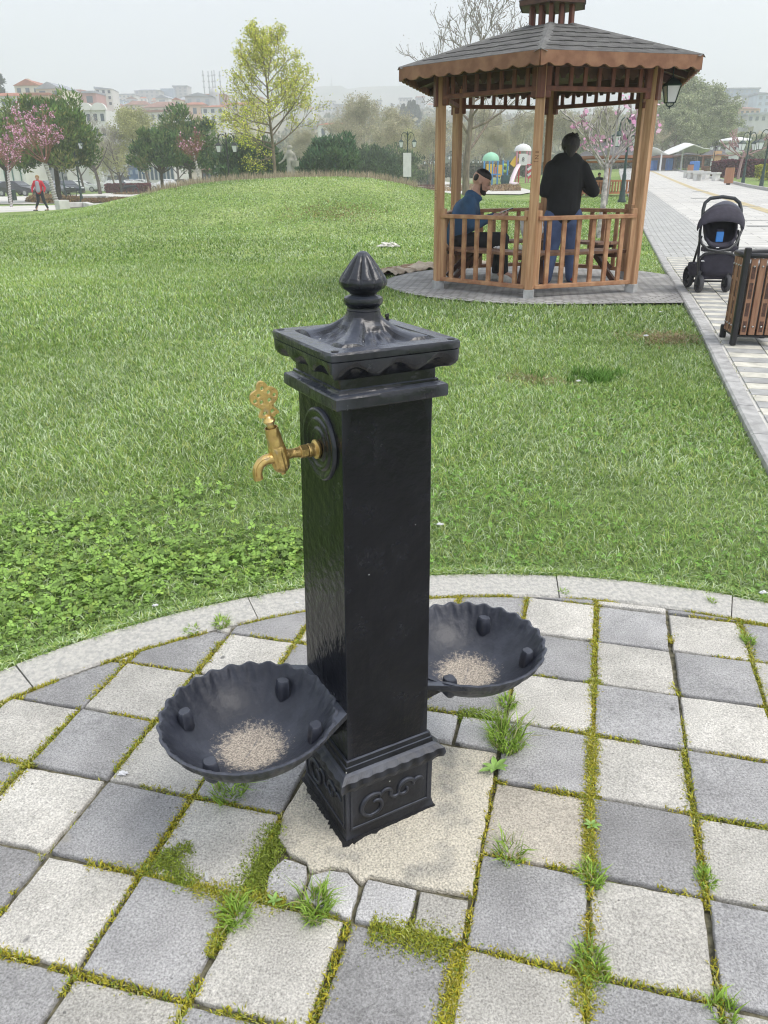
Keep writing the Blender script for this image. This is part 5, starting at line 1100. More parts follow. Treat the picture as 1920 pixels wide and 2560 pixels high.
# crumpled things made from noisy blobs
def crumple(name, c, r, m, label, cat, seed=0, amp=.35, f=4, flat=.02):
    mb = MB().ball((0, 0, 0), 1, 40, 26); V = []
    for v in mb.v:
        v = Vector(v); k = 1 + amp * noise.fractal(v * f * .5 + Vector((seed, 0, 0)), 1.0, 2.0, 4) - .35 * amp * abs(noise.noise(v * f + Vector((seed, 9, 0)))); V.append((v.x * r[0] * k, v.y * r[1] * k, max(-flat, v.z * r[2] * k)))
    mb.v = V; o = mb.build(name, m, smooth=35); o.location = Vector(c) + Vector((0, 0, flat)); return tag(o, label, cat)
m_bag = mat('white_plastic', (.72, .72, .73), .35, bump=.5, bscale=40)
c = A(1326, 592, 10.22); crumple('plastic_bag', (c.x, 10.22, GF + .434), (.15, .10, .17), m_bag, 'tall white plastic bag standing on the back bench behind the front post', 'bag', 3, .22, 3, .15)
c = A(1297, 622, 8.95); crumple('plastic_bag', (A(1297, 622, 8.72).x, 8.72, GF + .434), (.06, .05, .03), mat('bag_green', (.55, .62, .55), .4, var=.2, scale=30), 'small crumpled pale bag lying on the front bench beside the centre post', 'bag', 5, .3, 5)
c = A(1246, 617, 8.9); crumple('tissue', (A(1246, 617, 8.78).x, 8.78, GF + .434), (.045, .035, .015), m_bag, 'white tissue lying on the front bench of the large gazebo', 'tissue', 8, .35, 5)

# ================================================================ stroller
m_fab = mat('stroller_fabric', (.035, .032, .048), .85, var=.25, scale=12, bump=.4, bscale=40); m_can = mat('stroller_canopy', (.085, .088, .115), .8, var=.15, scale=8, bump=.3, bscale=50); m_frm = mat('stroller_frame', (.03, .031, .036), .4); m_tyre = mat('tyre_rubber', (.06, .06, .065), .75); m_foam = mat('handle_foam', (.035, .04, .045), .7)
Ys = 8.42; sb = gp(1777, 735); ST = thing('stroller', 'dark grey baby stroller with hooded seat and blue buckle, parked on the checker paving', 'stroller', (A(1777, 735, Ys).x, Ys, float(gz(3.45, Ys)) + .012)); o_ = Vector(ST.location)
S = lambda x, y, d=0: A(x, y, Ys + d) - o_
def wheel(c, r, w, parent, name='wheel'):
    mb = MB(); M = Matrix.Translation(c) @ Matrix.Rotation(PI / 2, 4, 'Y'); mb.lathe([(r - .022, -w / 2), (r - .006, -w / 2), (r, -w / 4), (r, w / 4), (r - .006, w / 2), (r - .022, w / 2)], 28, M=M, cap=False); wt = mb.build(name, m_tyre, parent, smooth=40)
    mb = MB(); mb.lathe([(.0, -w * .3), (.02, -w * .42), (.024, 0), (.02, w * .42), (0, w * .3)], 14, M=M, cap=False)
    for k in range(6): a = k * PI / 3; mb.bar(M @ Vector((0, 0, 0)), M @ Vector(((r - .02) * math.cos(a), (r - .02) * math.sin(a), 0)), .012, .016)
    mb.build('rim', m_frm, wt); return wt
zr = lambda x, y, d, r: Vector((S(x, y, d).x, d, r))
for x in (1746, 1814): wheel(zr(x, 720, 0, .088), .088, .042, ST)
for x in (1719, 1836): wheel(zr(x, 705, .42, .115), .115, .045, ST)
mb = MB()                                                              # frame tubes
hl, hr_ = S(1759, 560, .12), S(1852, 560, .12)
ht = [S(1757, 545, .38), S(1758, 525, .44), S(1763, 507, .47), S(1776, 496, .48), S(1806, 492, .48), S(1836, 496, .48), S(1849, 507, .47), S(1853, 525, .44), S(1851, 545, .38)]
for x0, x1, xw in ((1757, 1744, 1719), (1851, 1815, 1836)):
    mb.tube([S(x0, 545, .38), S(x0 - (6 if x0 < 1800 else -4), 575, .30), S(x1 + (2 if x1 < 1800 else 12), 640, .14), S(x1 + 2, 700, .03), S(x1 + 2, 712, .0)], .013, 10)
    mb.tube([S(x0 - 3, 590, .26), S(xw + (4 if xw < 1800 else -4), 690, .42)], .012, 10)
    mb.tube([S(xw, 701, .42), S(x1 + 4, 701, .20), S(x1 + 4, 690, .05)], .011, 8)
    fk = S(x1, 712, 0); mb.box((fk.x, 0, .125), (.055, .05, .09)); mb.box((fk.x, 0, .19), (.03, .03, .06))
mb.tube([S(1719, 703, .42), S(1836, 703, .42)], .012, 10)
mb.build('frame', m_frm, ST, smooth=40)
MB().tube(ht, .0185, 14).build('handle', m_foam, ST, smooth=60)
bump = [S(1750, 577, .06), S(1749, 592, -.02), S(1755, 610, -.08), S(1770, 624, -.12), S(1795, 628, -.14), S(1822, 623, -.12), S(1840, 608, -.08), S(1847, 590, -.02), S(1846, 577, .06)]
MB().tube(bump, .0125, 12).build('bumper_bar', m_frm, ST, smooth=60)
# seat shell
mb = MB(); n = 14; V = []
for j, (y, d, w) in enumerate([(548, .34, 44), (570, .30, 44), (592, .24, 43), (606, .16, 41), (612, .06, 40), (614, -.04, 37), (622, -.08, 33)]):
    for i in range(n + 1):
        t = -1 + 2 * i / n; V.append(S(1799 + t * w, y, d - .10 * abs(t) ** 3 * (1 if j < 5 else .3)) + Vector((0, 0, .05 * abs(t) ** 4)))
Fc = [(j * (n + 1) + i, j * (n + 1) + i + 1, (j + 1) * (n + 1) + i + 1, (j + 1) * (n + 1) + i) for j in range(6) for i in range(n)]
so_ = mb.add(V, Fc).build('seat', m_fab, ST, smooth=170, fix=False); sf = so_.modifiers.new('t', 'SOLIDIFY'); sf.thickness = .03
MB().box(S(1799, 622, -.02), (.36, .1, .05)).build('seat_base', m_fab, ST, bevel=.015)
# canopy: two fabric segments over hoops
def hood(name, rows, m):
    n = 20; V = []
    for (cx, cy, w, h, d) in rows:
        for i in range(n + 1):
            a = PI * i / n; c0 = S(cx, cy, d); V.append(c0 + Vector((-math.cos(a) * w, -.02 * math.sin(a), math.sin(a) ** .85 * h)))
    Fc = [(j * (n + 1) + i, j * (n + 1) + i + 1, (j + 1) * (n + 1) + i + 1, (j + 1) * (n + 1) + i) for j in range(len(rows) - 1) for i in range(n)]
    o = MB().add(V, Fc).build(name, m, ST, smooth=170, fix=False); s = o.modifiers.new('t', 'SOLIDIFY'); s.thickness = .006; return o
hood('canopy_back', [(1805, 560, .05, .10, .40), (1805, 560, .11, .19, .37), (1805, 560, .165, .225, .31), (1804, 560, .205, .215, .22), (1803, 562, .225, .195, .10)], m_can)
hood('canopy_front', [(1803, 562, .225, .193, .095), (1802, 566, .238, .17, .02), (1801, 572, .236, .125, -.04), (1800, 577, .225, .09, -.075)], m_fab)
MB().tube([S(1803, 562, .095) + Vector((-math.cos(a) * .227, 0, math.sin(a) ** .85 * .197)) for a in np.linspace(0, PI, 24)], .006, 6).build('canopy_hoop', m_frm, ST, smooth=60)
lg = S(1805, 525, .06); MB().ball(lg + Vector((0, -.012, .012)), (.022, .005, .011), 12, 8, M=Matrix.Rotation(.4, 4, 'Y')).build('emblem', m_bag, ST, smooth=60)
MB().box(S(1799, 592, -.03), (.075, .02, .10)).build('buckle', mat('blue_buckle', (.04, .22, .62), .4), ST, bevel=.006); MB().box(S(1800, 579, -.01), (.07, .018, .05)).build('strap', m_fab, ST, bevel=.005)
MB().box(S(1794, 619, -.135), (.03, .004, .008)).build('seat_tag', m_bag, ST)
# footrest hoop and leg fabric, basket
MB().tube([S(1748, 690, .02), S(1746, 665, -.02), S(1748, 645, -.05), S(1762, 634, -.08), S(1795, 631, -.10), S(1828, 634, -.08), S(1843, 645, -.05), S(1846, 665, -.02), S(1840, 690, .02)], .0125, 10).build('footrest_hoop', m_frm, ST, smooth=60)
mb = MB(); V = []
for (y, d, x0, x1) in ((634, -.06, 1756, 1838), (650, -.02, 1750, 1842), (676, .0, 1752, 1838), (690, .02, 1756, 1832)):
    for t in np.linspace(0, 1, 9): V.append(S(x0 + (x1 - x0) * t, y, d - .03 * math.sin(PI * t)))
mb.add(V, [(j * 9 + i, j * 9 + i + 1, (j + 1) * 9 + i + 1, (j + 1) * 9 + i) for j in range(3) for i in range(8)]); q = mb.build('leg_panel', m_fab, ST, smooth=170, fix=False); q.modifiers.new('t', 'SOLIDIFY').thickness = .008
mb = MB(); b0 = S(1757, 676, .02); b1 = S(1822, 704, .02); mb.box(((b0.x + b1.x) / 2, .20, .20), (b1.x - b0.x + .03, .38, .15), top=(1.12, 1.1)); mb.build('basket', m_fab, ST, bevel=.03)
for x, w in ((1756, .055), (1778, .14), (1806, .09)): MB().box(S(x + 3, 652, -.035), (w, .004, .014)).build('reflector', m_bag, ST, bevel=.003)

# ================================================================ litter bin
bb = gp(1870, 862); BN = thing('litter_bin', 'wooden slatted litter bin with black metal frame beside the path kerb, at the right edge', 'litter bin', (0, 0, 0), math.radians(-8)); _c = gp(1830, 868); _q = Matrix.Rotation(math.radians(-8), 3, 'Z') @ Vector((.145, .145, 0)); BN.location = (_c.x + _q.x, _c.y + _q.y, _c.z + .016); BN.scale = (1, 1, .86)
w_bin = wood('bin_slat_wood', (.37, .205, .125), (.24, .12, .07), grain=(20, 20, 1.5)); m_bl = mat('bin_black_metal', (.012, .012, .014), .4, spec=.5); m_galv = mat('galvanised_steel', (.42, .42, .41), .45, metal=.8, var=.15, scale=10)
hw = .145
for k in range(4):
    M = Matrix.Rotation(k * PI / 2, 4, 'Z')
    for i in range(4):
        x = (i - 1.5) * .058; s_ = MB().box((x, -hw, .40), (.044, .022, .62), M=M).build('slat', w_bin, BN, bevel=.003)
        if k in (0, 3) and i in (0, 2):                               # dark stencilled lettering burnt into two slats, illegible
            for (z0, h) in ((.60, .10), (.455, .13), (.30, .11), (.16, .09)):
                mbx = MB().box((x, -hw - .0112, z0), (.026, .0016, h), M=M)
                mbx.build('stencil_mark', mat('burnt_mark', (.045, .028, .022), .8, col2=(.13, .06, .04), scale=60), s_)
        for z in (.65, .16): MB().ball(M @ Vector((x, -hw - .013, z)), .0085, 10, 6).build('bolt', m_galv, s_, smooth=60)
    MB().box((-hw + .0, -hw + .0, .40 if k < 2 else .06), (.044, .044, .80 if k < 2 else .12), M=M).build('corner_post', m_bl, BN, bevel=.012, seg=3)
ring = [Vector((x, y, .735)) for x, y in ((-hw, -hw + .03), (-hw, hw - .03), (-hw + .03, hw), (hw - .03, hw), (hw, hw - .03), (hw, -hw + .03), (hw - .03, -hw), (-hw + .03, -hw))]
MB().tube(ring, .022, 12, closed=True, flat=1.0).build('top_ring', m_bl, BN, smooth=60)
MB().box((0, 0, .40), (.22, .22, .56)).build('liner', m_galv, BN, bevel=.03); MB().box((0, 0, .075), (.29, .29, .02)).build('bottom_plate', m_bl, BN, bevel=.004)

# ================================================================ litter on the lawn
m_pap = mat('dirty_paper', (.66, .63, .58), .8, bump=.4, bscale=50, var=.12, scale=20)
p = gp(971, 617); crumple('crumpled_paper', (p.x, p.y, float(hz(p.x, p.y))), (.17, .10, .06), m_pap, 'crumpled white paper sheet on the lawn left of the large gazebo', 'paper', 2, .5, 3)
for i, (x, y, s, lab) in enumerate([(1276, 794, .014, 'tiny white scrap on the lawn in front of the gazebo floor'), (1614, 846, .018, 'small white scrap on the lawn near the path kerb'), (1445, 960, .014, 'pale torn scrap in the sunken lawn patch'), (1100, 1322, .012, 'white scrap in the grass just right of the fountain column'),
                                     (1908, 1484, .012, 'white scrap on the curved kerb at the right edge'), (388, 1516, .009, 'small white scrap in the clover by the curved kerb'), (743, 1508, .005, 'white chewing gum spot on the curved kerb left of the fountain'), (518, 2202, .013, 'thin white paper strip standing on the grassy joint, lower left'), (308, 1936, .010, 'thin pale scrap of film on the joint left of the left basin'), (1650, 785, .012, 'white petal-like scrap on the lawn below the gazebo floor')]):
    p = gp(x, y); fl = (1, .6, .35) if i != 7 else (.25, .25, 1.3)
    crumple('paper_scrap', (p.x, p.y, float(gz(p.x, p.y)) + (.018 if y < 1400 else .002)), (s * fl[0], s * fl[1], s * fl[2]), m_bag, lab, 'litter', i * 3, .6, 4, flat=s * .2)
# loose sheet of landscape cloth with bare soil at the edge of the gazebo floor
mb = MB(); nx, ny = 46, 14; V = []
for i in range(nx + 1):
    for j in range(ny + 1):
        u, v = i / nx, j / ny; a = math.radians(158 - 62 * u); r = GAP_R - .02 + .33 * v * (.5 + .5 * math.sin(PI * min(1, u * 1.3 + .1))) ; x = AP.x + r * math.cos(a); y = AP.y + r * math.sin(a)
        V.append((x, y, float(gz(x, y)) + .012 + .075 * math.sin(PI * v) * (.6 + .5 * noise.noise(Vector((u * 6, 1, 0)))) + .05 * noise.fractal(Vector((u * 11, v * 3, 5)), 1, 2, 4)))
mb.add(V, [(i * (ny + 1) + j, (i + 1) * (ny + 1) + j, (i + 1) * (ny + 1) + j + 1, i * (ny + 1) + j + 1) for i in range(nx) for j in range(ny)])
o = mb.build('ground_cloth', mat('dirty_cloth', (.52, .46, .37), .9, col2=(.30, .24, .17), scale=5, bump=.4, bscale=40), smooth=60, fix=False); o.modifiers.new('t', 'SOLIDIFY').thickness = .008; tag(o, 'crumpled beige ground cloth along the left edge of the gazebo floor', 'cloth')
mb = MB(); V = []
for i in range(31):
    for j in range(7):
        u, v = i / 30, j / 6; a = math.radians(163 - 70 * u); r = GAP_R + .12 + .42 * v * math.sin(PI * u) ** .6; x = AP.x + r * math.cos(a); y = AP.y + r * math.sin(a); V.append((x, y, float(gz(x, y)) + .03 + .03 * noise.fractal(Vector((u * 15, v * 4, 0)), 1, 2, 4) - .03 * (v > .9)))
mb.add(V, [(i * 7 + j, (i + 1) * 7 + j, (i + 1) * 7 + j + 1, i * 7 + j + 1) for i in range(30) for j in range(6)]); tag(mb.build('bare_soil', mat('dug_soil', (.20, .13, .08), .95, var=.5, scale=12, bump=1, bscale=60), smooth=50, fix=False), kind='structure')
# ================================================================ trees
def seg_mesh(name, S, m, parent=None, n=5, smooth=True):            # S: list of (p0,p1,r0,r1) -> one mesh of tapered prisms
    S = np.array([[*a, *b, r0, r1] for a, b, r0, r1 in S], float); P0, P1, R0, R1 = S[:, :3], S[:, 3:6], S[:, 6], S[:, 7]
    d = P1 - P0; d /= np.linalg.norm(d, axis=1)[:, None] + 1e-9; ref = np.where(np.abs(d[:, 2:3]) < .9, np.array([[0, 0, 1.]]), np.array([[0, 1., 0]])); x = np.cross(d, ref); x /= np.linalg.norm(x, axis=1)[:, None]; y = np.cross(d, x)
    a = np.arange(n) * 2 * PI / n; ring = x[:, None] * np.cos(a)[None, :, None] + y[:, None] * np.sin(a)[None, :, None]
    V = np.concatenate([P0[:, None] + ring * R0[:, None, None], P1[:, None] + ring * R1[:, None, None]], 1); k = np.arange(n); kk = (k + 1) % n
    q = np.stack([k, kk, n + kk, n + k], -1)[None] + (np.arange(len(S)) * 2 * n)[:, None, None]
    return np_obj(name, V.reshape(-1, 3), q, np.full(len(S) * n, 4), m, parent, smooth=smooth)
def grow(seed, H, r0, trunk=.35, spread=.9, lev=4, kids=(9, 5, 4, 3), lens=(.5, .5, .5, .45), angle=(55, 45, 40, 40), up_=.15, leader=True, wob=.1, rmin=.006, lean=(0, 0)):
    R = random.Random(seed); S, tips = [], []
    def br(p, d, L, r, l):
        n = 5 if l == 0 else 4; pts = [p]; rr = [r]
        for i in range(n):
            d = (d + Vector((R.uniform(-wob, wob), R.uniform(-wob, wob), R.uniform(-wob, wob) + (up_ if l else 0)))).normalized(); q = pts[-1] + d * L / n
            r1 = max(rmin, r * (1 - (i + 1) / n * (.72 if l else (.8 if leader else .35)))); S.append((pts[-1], q, rr[-1], r1)); pts.append(q); rr.append(r1)
        if l >= lev - 1: tips.append((pts[-1], d)); tips.append((pts[-2], d)); tips.append((pts[2], d)); return
        k = kids[l]
        for j in range(k):
            t = (trunk + (1 - trunk) * (j + R.random()) / k) if l == 0 else (.25 + .75 * (j + R.random()) / k)
            if l == 0 and not leader: t = trunk + (1 - trunk) * (.55 + .45 * R.random())
            f = min(t, .999) * n; i = int(f); p1 = pts[i].lerp(pts[i + 1], f - i); rb = rr[i] * .55 + .45 * rr[i + 1]
            a = math.radians(angle[l] * R.uniform(.75, 1.25)) * (1.15 - .5 * t if l == 0 and leader else 1); az = j * 2.4 + R.uniform(-.5, .5)
            ref = Vector((1, 0, 0)) if abs(d.x) < .8 else Vector((0, 1, 0)); u = d.cross(ref).normalized(); v = d.cross(u)
            dd = (d * math.cos(a) + (u * math.cos(az) + v * math.sin(az)) * math.sin(a) * spread).normalized()
            sc_ = lens[l] * (1.25 - .75 * (t - trunk) / (1 - trunk) if (l == 0 and leader) else R.uniform(.75, 1.15)); br(p1, dd, (H if l == 0 else L) * sc_, max(rmin, rb * .55), l + 1)
        tips.append((pts[-1], d))
    br(Vector((0, 0, -.1)), Vector((lean[0], lean[1], 1)).normalized(), H * (1 if leader else .55), r0, 0)
    k = H / max(t[0].z for t in tips); return [(a * k, b * k, c, d) for a, b, c, d in S], [(t[0] * k, t[1]) for t in tips]
def leaves(name, tips, per, sig, size, col, m, parent=None, flat=.6, seed=0, lf=1.6, droop=0):
    r = np.random.default_rng(seed); T = np.array([t[0][:] for t in tips]); T = np.repeat(T, per, 0); n = len(T); P = T + r.normal(0, sig, (n, 3)); P[:, 2] -= droop
    a = r.normal(size=(n, 3)); a[:, 2] *= flat; a /= np.linalg.norm(a, axis=1)[:, None]; b = np.cross(a, r.normal(size=(n, 3))); b /= np.linalg.norm(b, axis=1)[:, None]
    s = size * (.6 + .8 * r.random(n))[:, None]; V = np.stack([P - a * s * lf / 2, P + b * s / 2, P + a * s * lf / 2, P - b * s / 2], 1)
    cc = np.array(col) if np.ndim(col[0]) else np.array([col]); c = cc[r.integers(0, len(cc), n)] * (.65 + .7 * r.random((n, 1)))
    return np_obj(name, V.reshape(-1, 3), np.arange(4 * n), np.full(n, 4), m, parent, col=np.repeat(c, 4, 0))
m_fol = attr_mat('foliage', .65, trans=.2, spec=.25); m_bark = mat('grey_brown_bark', (.20, .16, .12), .9, var=.35, scale=6, bump=.7, bscale=25, stretch=(1, 1, .3)); m_barkd = mat('dark_bark', (.085, .068, .055), .9, var=.3, scale=6); m_twig = mat('pale_twig', (.46, .40, .29), .9, var=.3, scale=.7); m_twigo = mat('olive_twig', (.38, .37, .22), .9, var=.3, scale=.7)
def place(o, base, rz=0, s=1.0): o.location = base; o.rotation_euler = (0, 0, rz); o.scale = (s,) * 3 if not hasattr(s, '__len__') else s; return o
# spring tree with yellow-green young leaves, behind the mound
base = gY(689, 46); base.z = float(hz(base.x, base.y)) - .3; T = thing('young_leaf_tree', 'tall conical tree with fresh yellow-green leaves behind the grass mound', 'tree', base)
S, tips = grow(11, 9.0, .13, trunk=.36, lev=4, kids=(30, 6, 4, 3), lens=(.31, .42, .42, .45), angle=(80, 42, 38, 40), up_=.10, wob=.08, rmin=.009)
seg_mesh('trunk', S, m_bark, T); leaves('crown', tips, 7, .12, .062, [(.64, .64, .10), (.50, .55, .08), (.74, .70, .20), (.38, .43, .07)], m_fol, T, seed=1)
# pines: rounded crowns of upturned needle tufts
def pine(name, label, base, H, R_, hc_, seed, n=60, per=170, group='pines in the park', tall=.8, trunk_r=.16, cols=((.035, .075, .022), (.05, .10, .028), (.075, .12, .035), (.02, .045, .018), (.10, .115, .04)), qs=.16):
    r = random.Random(seed); T = thing(name, label, 'tree', base, 0, group); S = [(Vector((0, 0, -.1)), Vector((.1, 0, H * .35)), trunk_r, trunk_r * .8)]; top = Vector((.1, 0, H * .35)); C_ = []
    for i in range(n):
        u = r.random(); th = i * 2.39996; ph = math.acos(1 - 1.55 * (i + .5) / n); rad = r.uniform(.55, 1.0) if i % 3 else r.uniform(.3, .7); c = Vector((math.cos(th) * math.sin(ph) * R_ * rad, math.sin(th) * math.sin(ph) * R_ * rad, hc_ + math.cos(ph) * R_ * tall * rad)); C_.append(c)
        if i % 3 == 0: m_ = top.lerp(c, .5) + Vector((0, 0, -.15)); S.append((top, m_, trunk_r * .45, trunk_r * .25)); S.append((m_, c, trunk_r * .25, .02))
    seg_mesh('trunk', S, m_barkd, T); g = np.random.default_rng(seed); Cn = np.repeat(np.array([c[:] for c in C_]), per, 0); N = len(Cn); d = g.normal(size=(N, 3)); d /= np.linalg.norm(d, axis=1)[:, None]; d[:, 2] = d[:, 2] * .8 + .15
    cr = R_ * .34 * (.6 + .5 * np.repeat(g.random(n), per)); P = Cn + d * (cr * g.random(N) ** .4)[:, None]; a = d * .6 + g.normal(0, .35, (N, 3)) + np.array([0, 0, .6]); a /= np.linalg.norm(a, axis=1)[:, None]; b = np.cross(a, g.normal(size=(N, 3))); b /= np.linalg.norm(b, axis=1)[:, None]
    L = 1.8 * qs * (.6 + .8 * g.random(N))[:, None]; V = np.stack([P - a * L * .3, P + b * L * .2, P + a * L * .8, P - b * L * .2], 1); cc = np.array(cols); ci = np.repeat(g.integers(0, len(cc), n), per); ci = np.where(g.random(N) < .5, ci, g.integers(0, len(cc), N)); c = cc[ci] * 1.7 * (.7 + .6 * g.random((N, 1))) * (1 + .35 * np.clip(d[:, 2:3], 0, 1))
    np_obj('crown', V.reshape(-1, 3), np.arange(4 * N), np.full(N, 4), m_fol, T, col=np.repeat(c, 4, 0)); return T
def px_tree(px, ytop, Y):                                            # base point and height of something topping at pixel row ytop
    b = gY(px, Y); return b, at(px, ytop, Y).z - b.z
warm = ((.055, .10, .022), (.075, .125, .03), (.10, .13, .035), (.035, .07, .02), (.13, .135, .045))
b, H = px_tree(140, 246, 62); pine('stone_pine', 'big round stone pine behind the pink blossom tree at the left', b, H, 3.1, H * .58, 1, 90, 300, cols=warm, tall=1.0, trunk_r=.2)
b, H = px_tree(15, 275, 58); pine('stone_pine', 'stone pine cut off by the left picture edge', b, H, 2.3, H * .60, 2, 50, 170, cols=warm, tall=1.0)
b, H = px_tree(268, 352, 128); pine('stone_pine', 'small loose pine just right of the white sculpture', b, H, 2.9, H * .62, 3, 34, 120, cols=((.07, .085, .04), (.10, .11, .055), (.05, .06, .03)), tall=.9)
b, H = px_tree(402, 318, 70); pine('stone_pine', 'umbrella-shaped pine with leaning trunk, left of a taller pine', b, H, 2.25, H * .63, 4, 46, 170, tall=.85)
b, H = px_tree(474, 288, 73); pine('stone_pine', 'taller umbrella-shaped pine behind the small pink blossom tree', b, H, 2.9, H * .58, 5, 62, 170, tall=1.05)
b, H = px_tree(628, 348, 60); pine('round_conifer', 'dark round conifer behind the trunk of the yellow-green tree', b, H, 2.6, H * .5, 6, 55, 170, tall=.75, cols=((.03, .06, .028), (.045, .08, .035), (.06, .09, .035), (.018, .035, .018)))
b, H = px_tree(825, 334, 62); pine('round_conifer', 'large dark round conifer right of the stone statue', b, H, 2.15, H * .52, 7, 60, 190, tall=.95, cols=((.028, .065, .032), (.04, .085, .04), (.06, .10, .045), (.018, .04, .02)))
b, H = px_tree(928, 368, 80); pine('round_conifer', 'dark conifer behind the small far gazebo', b, H, 2.6, H * .5, 8, 46, 150, tall=.8, cols=((.035, .06, .03), (.05, .08, .035), (.02, .04, .02)))
b, H = px_tree(1000, 372, 95); pine('round_conifer', 'green conifer behind the white banner', b, H, 2.6, H * .5, 9, 40, 130, tall=.9, cols=((.045, .08, .035), (.07, .105, .04), (.03, .05, .025)))
b, H = px_tree(20, 163, 235); pine('tall_cypress', 'dark tall conifer standing on the hill at the far left', b, H, 3.0, H * .8, 10, 40, 120, tall=2.2, qs=.8, cols=((.03, .045, .035), (.02, .03, .025)))
# blossoming trees with stumpy crowns
m_pale = mat('pale_speckled_bark', (.40, .37, .35), .85, var=.45, scale=14, bump=.8, bscale=20); m_redb = mat('reddish_twig', (.24, .13, .10), .85, var=.3, scale=4)
def cherry(label, px, py, ytop, Y, seed, th=.42, sp=1.0, per=3, bl=.5, r0=.09, rz=0, nb=7, tw=None, lights=True):
    b = gp(px, py) if py else gY(px, Y); b = Vector((b.x, b.y, float(hz(b.x, b.y)))) if py is None else b; H = at(px, ytop, b.y).z - b.z; T = thing('blossom_tree', label, 'tree', b, rz, 'pink blossom trees in the park')
    S, tips = grow(seed, H, r0, trunk=.6, spread=1, lev=4, kids=(8, 4, 3, 3), lens=(.34 * sp, .5, .5, .45), angle=(48, 30, 32, 35), up_=.10, leader=False, wob=.12, rmin=.012, lean=(-.06, 0))
    t0 = [s for s in S[:5]]; seg_mesh('trunk', t0, m_pale, T, 8); seg_mesh('branches', S[5:], tw or m_redb, T, 4)
    if lights: leaves('young_leaves', tips, 2, .10, .05, [(.30, .14, .09), (.22, .12, .07), (.33, .20, .12)], m_fol, T, seed=seed)
    R = random.Random(seed); bt = [t for t in tips if R.random() < bl]
    if bt: leaves('blossom', bt, nb, .07, .075, [(.72, .40, .56), (.62, .30, .47), (.80, .55, .68)], m_fol, T, seed=seed + 1, flat=1, lf=1.1)
    pts = []; turns = int(H * .55 / .12)                              # string of lights wound round the trunk
    for i in range(turns * 8 + 1):
        z = H * .55 * i / (turns * 8) + .1; f = min(.999, z / (H * .55 + .1)) * 5; k = int(f); s = t0[min(k, 4)]; c = Vector(s[0]).lerp(Vector(s[1]), f - k); r = s[2] * (1 - (f - k)) + s[3] * (f - k) + .015; a = i * PI / 4; pts.append(c + Vector((r * math.cos(a), r * math.sin(a), 0)))
    if not lights: return T
    ls = MB().tube(pts, .016, 4).build('light_string', mat('white_cable', (.62, .61, .62), .5), smooth=60, fix=False); ls.location = b; ls.rotation_euler = (0, 0, rz); tag(ls, 'white string of lights wound round the trunk of the ' + ' '.join(label.split(',')[0].split()[:6]), 'light string')
    return T
cherry('blossom tree with the fullest pink crown, left foreground beside the walking person', 148, 529, 246, 0, 21, per=4, bl=.34, r0=.12, sp=1.15, nb=11)
cherry('small blossom tree at the left edge, few flowers', 29, 518, 335, 0, 22, bl=.18, r0=.08, sp=.8)
cherry('thin blossom tree in front of the taller pine, almost bare', 497, None, 316, 50, 23, bl=.12, r0=.08, sp=.6)
cherry('blossom tree behind the right post of the large gazebo, pale trunk', 1498, 592, 215, 0, 24, bl=.09, r0=.065, sp=.95, nb=9, tw=m_pale, lights=False)
b = gp(1516, 512); st = MB().bar((0, 0, 0), (.12, 0, 3.2), .05, .05).build('tree_stake', mat('grey_stake', (.30, .28, .27), .8, var=.2, scale=5)); st.location = b; tag(st, 'thin grey leaning stake beside the pale trunk behind the large gazebo', 'stake')
for i, (px, yt, Y, lab) in enumerate([(868, 395, 70, 'tiny pruned blossom tree left of the small far gazebo'), (824, 400, 66, 'tiny pruned tree with white wrapping before the big round conifer')]):
    b, H = px_tree(px, yt, Y); T = thing('blossom_tree', lab, 'tree', b, 0, 'pink blossom trees in the park'); S, tips = grow(31 + i, H, .06, trunk=.6, lev=3, kids=(5, 3), lens=(.4, .5), angle=(40, 35), leader=False, rmin=.02); seg_mesh('trunk', S, m_redb, T, 5); leaves('young_leaves', tips, 6, .15, .1, [(.35, .15, .12), (.6, .35, .4)], m_fol, T, seed=i)
b = gY(1845, 62); T = thing('blossom_tree', 'pruned tree with pink-wrapped branches right of the far gazebos, behind the hedge', 'tree', b, 0, 'pink blossom trees in the park'); S, tips = grow(35, 3.4, .12, trunk=.4, lev=3, kids=(7, 3), lens=(.55, .4), angle=(70, 40), leader=False, rmin=.04, up_=.05); seg_mesh('trunk', S, mat('pink_bark', (.35, .22, .22), .8), T, 5)
# bare trees
def bare(label, px, ytop, Y, seed, tw=m_twig, bark=m_bark, bud=None, spread=1., nbud=2, lev=5, group='bare trees behind the lawn', name='bare_tree', r0=.2, trunk=.3, bsize=.12, proto=None):
    b, H = px_tree(px, ytop, Y)
    if proto is not None:
        return copy_tree(proto, loc=b, rz=seed * 1.7, label=label, scale=H / proto['h'])
    T = thing(name, label, 'tree', b, 0, group); S, tips = grow(seed, H * .98, r0, trunk=trunk, spread=spread, lev=lev, kids=(13, 5, 4, 3, 3), lens=(.44, .5, .5, .5, .5), angle=(60, 45, 40, 38, 38), up_=.10, wob=.13, rmin=.012 * H / 8)
    big = [s for s in S if s[2] > .05 * H / 10]; sm_ = [s for s in S if s[2] <= .05 * H / 10]; seg_mesh('trunk', big, bark, T, 6); seg_mesh('twigs', sm_, tw, T, 3, smooth=False)
    if bud: leaves('buds', tips, nbud, .25 * H / 10, bsize * H / 10, bud, m_fol, T, seed=seed)
    T['h'] = H; return T
bare('tall bare tree rising behind the roof of the large gazebo', 1166, -70, 52, 41, r0=.24, bud=[(.20, .15, .12), (.25, .2, .13)], nbud=1, bsize=.035, spread=.85, tw=mat('grey_twig', (.26, .23, .20), .9))
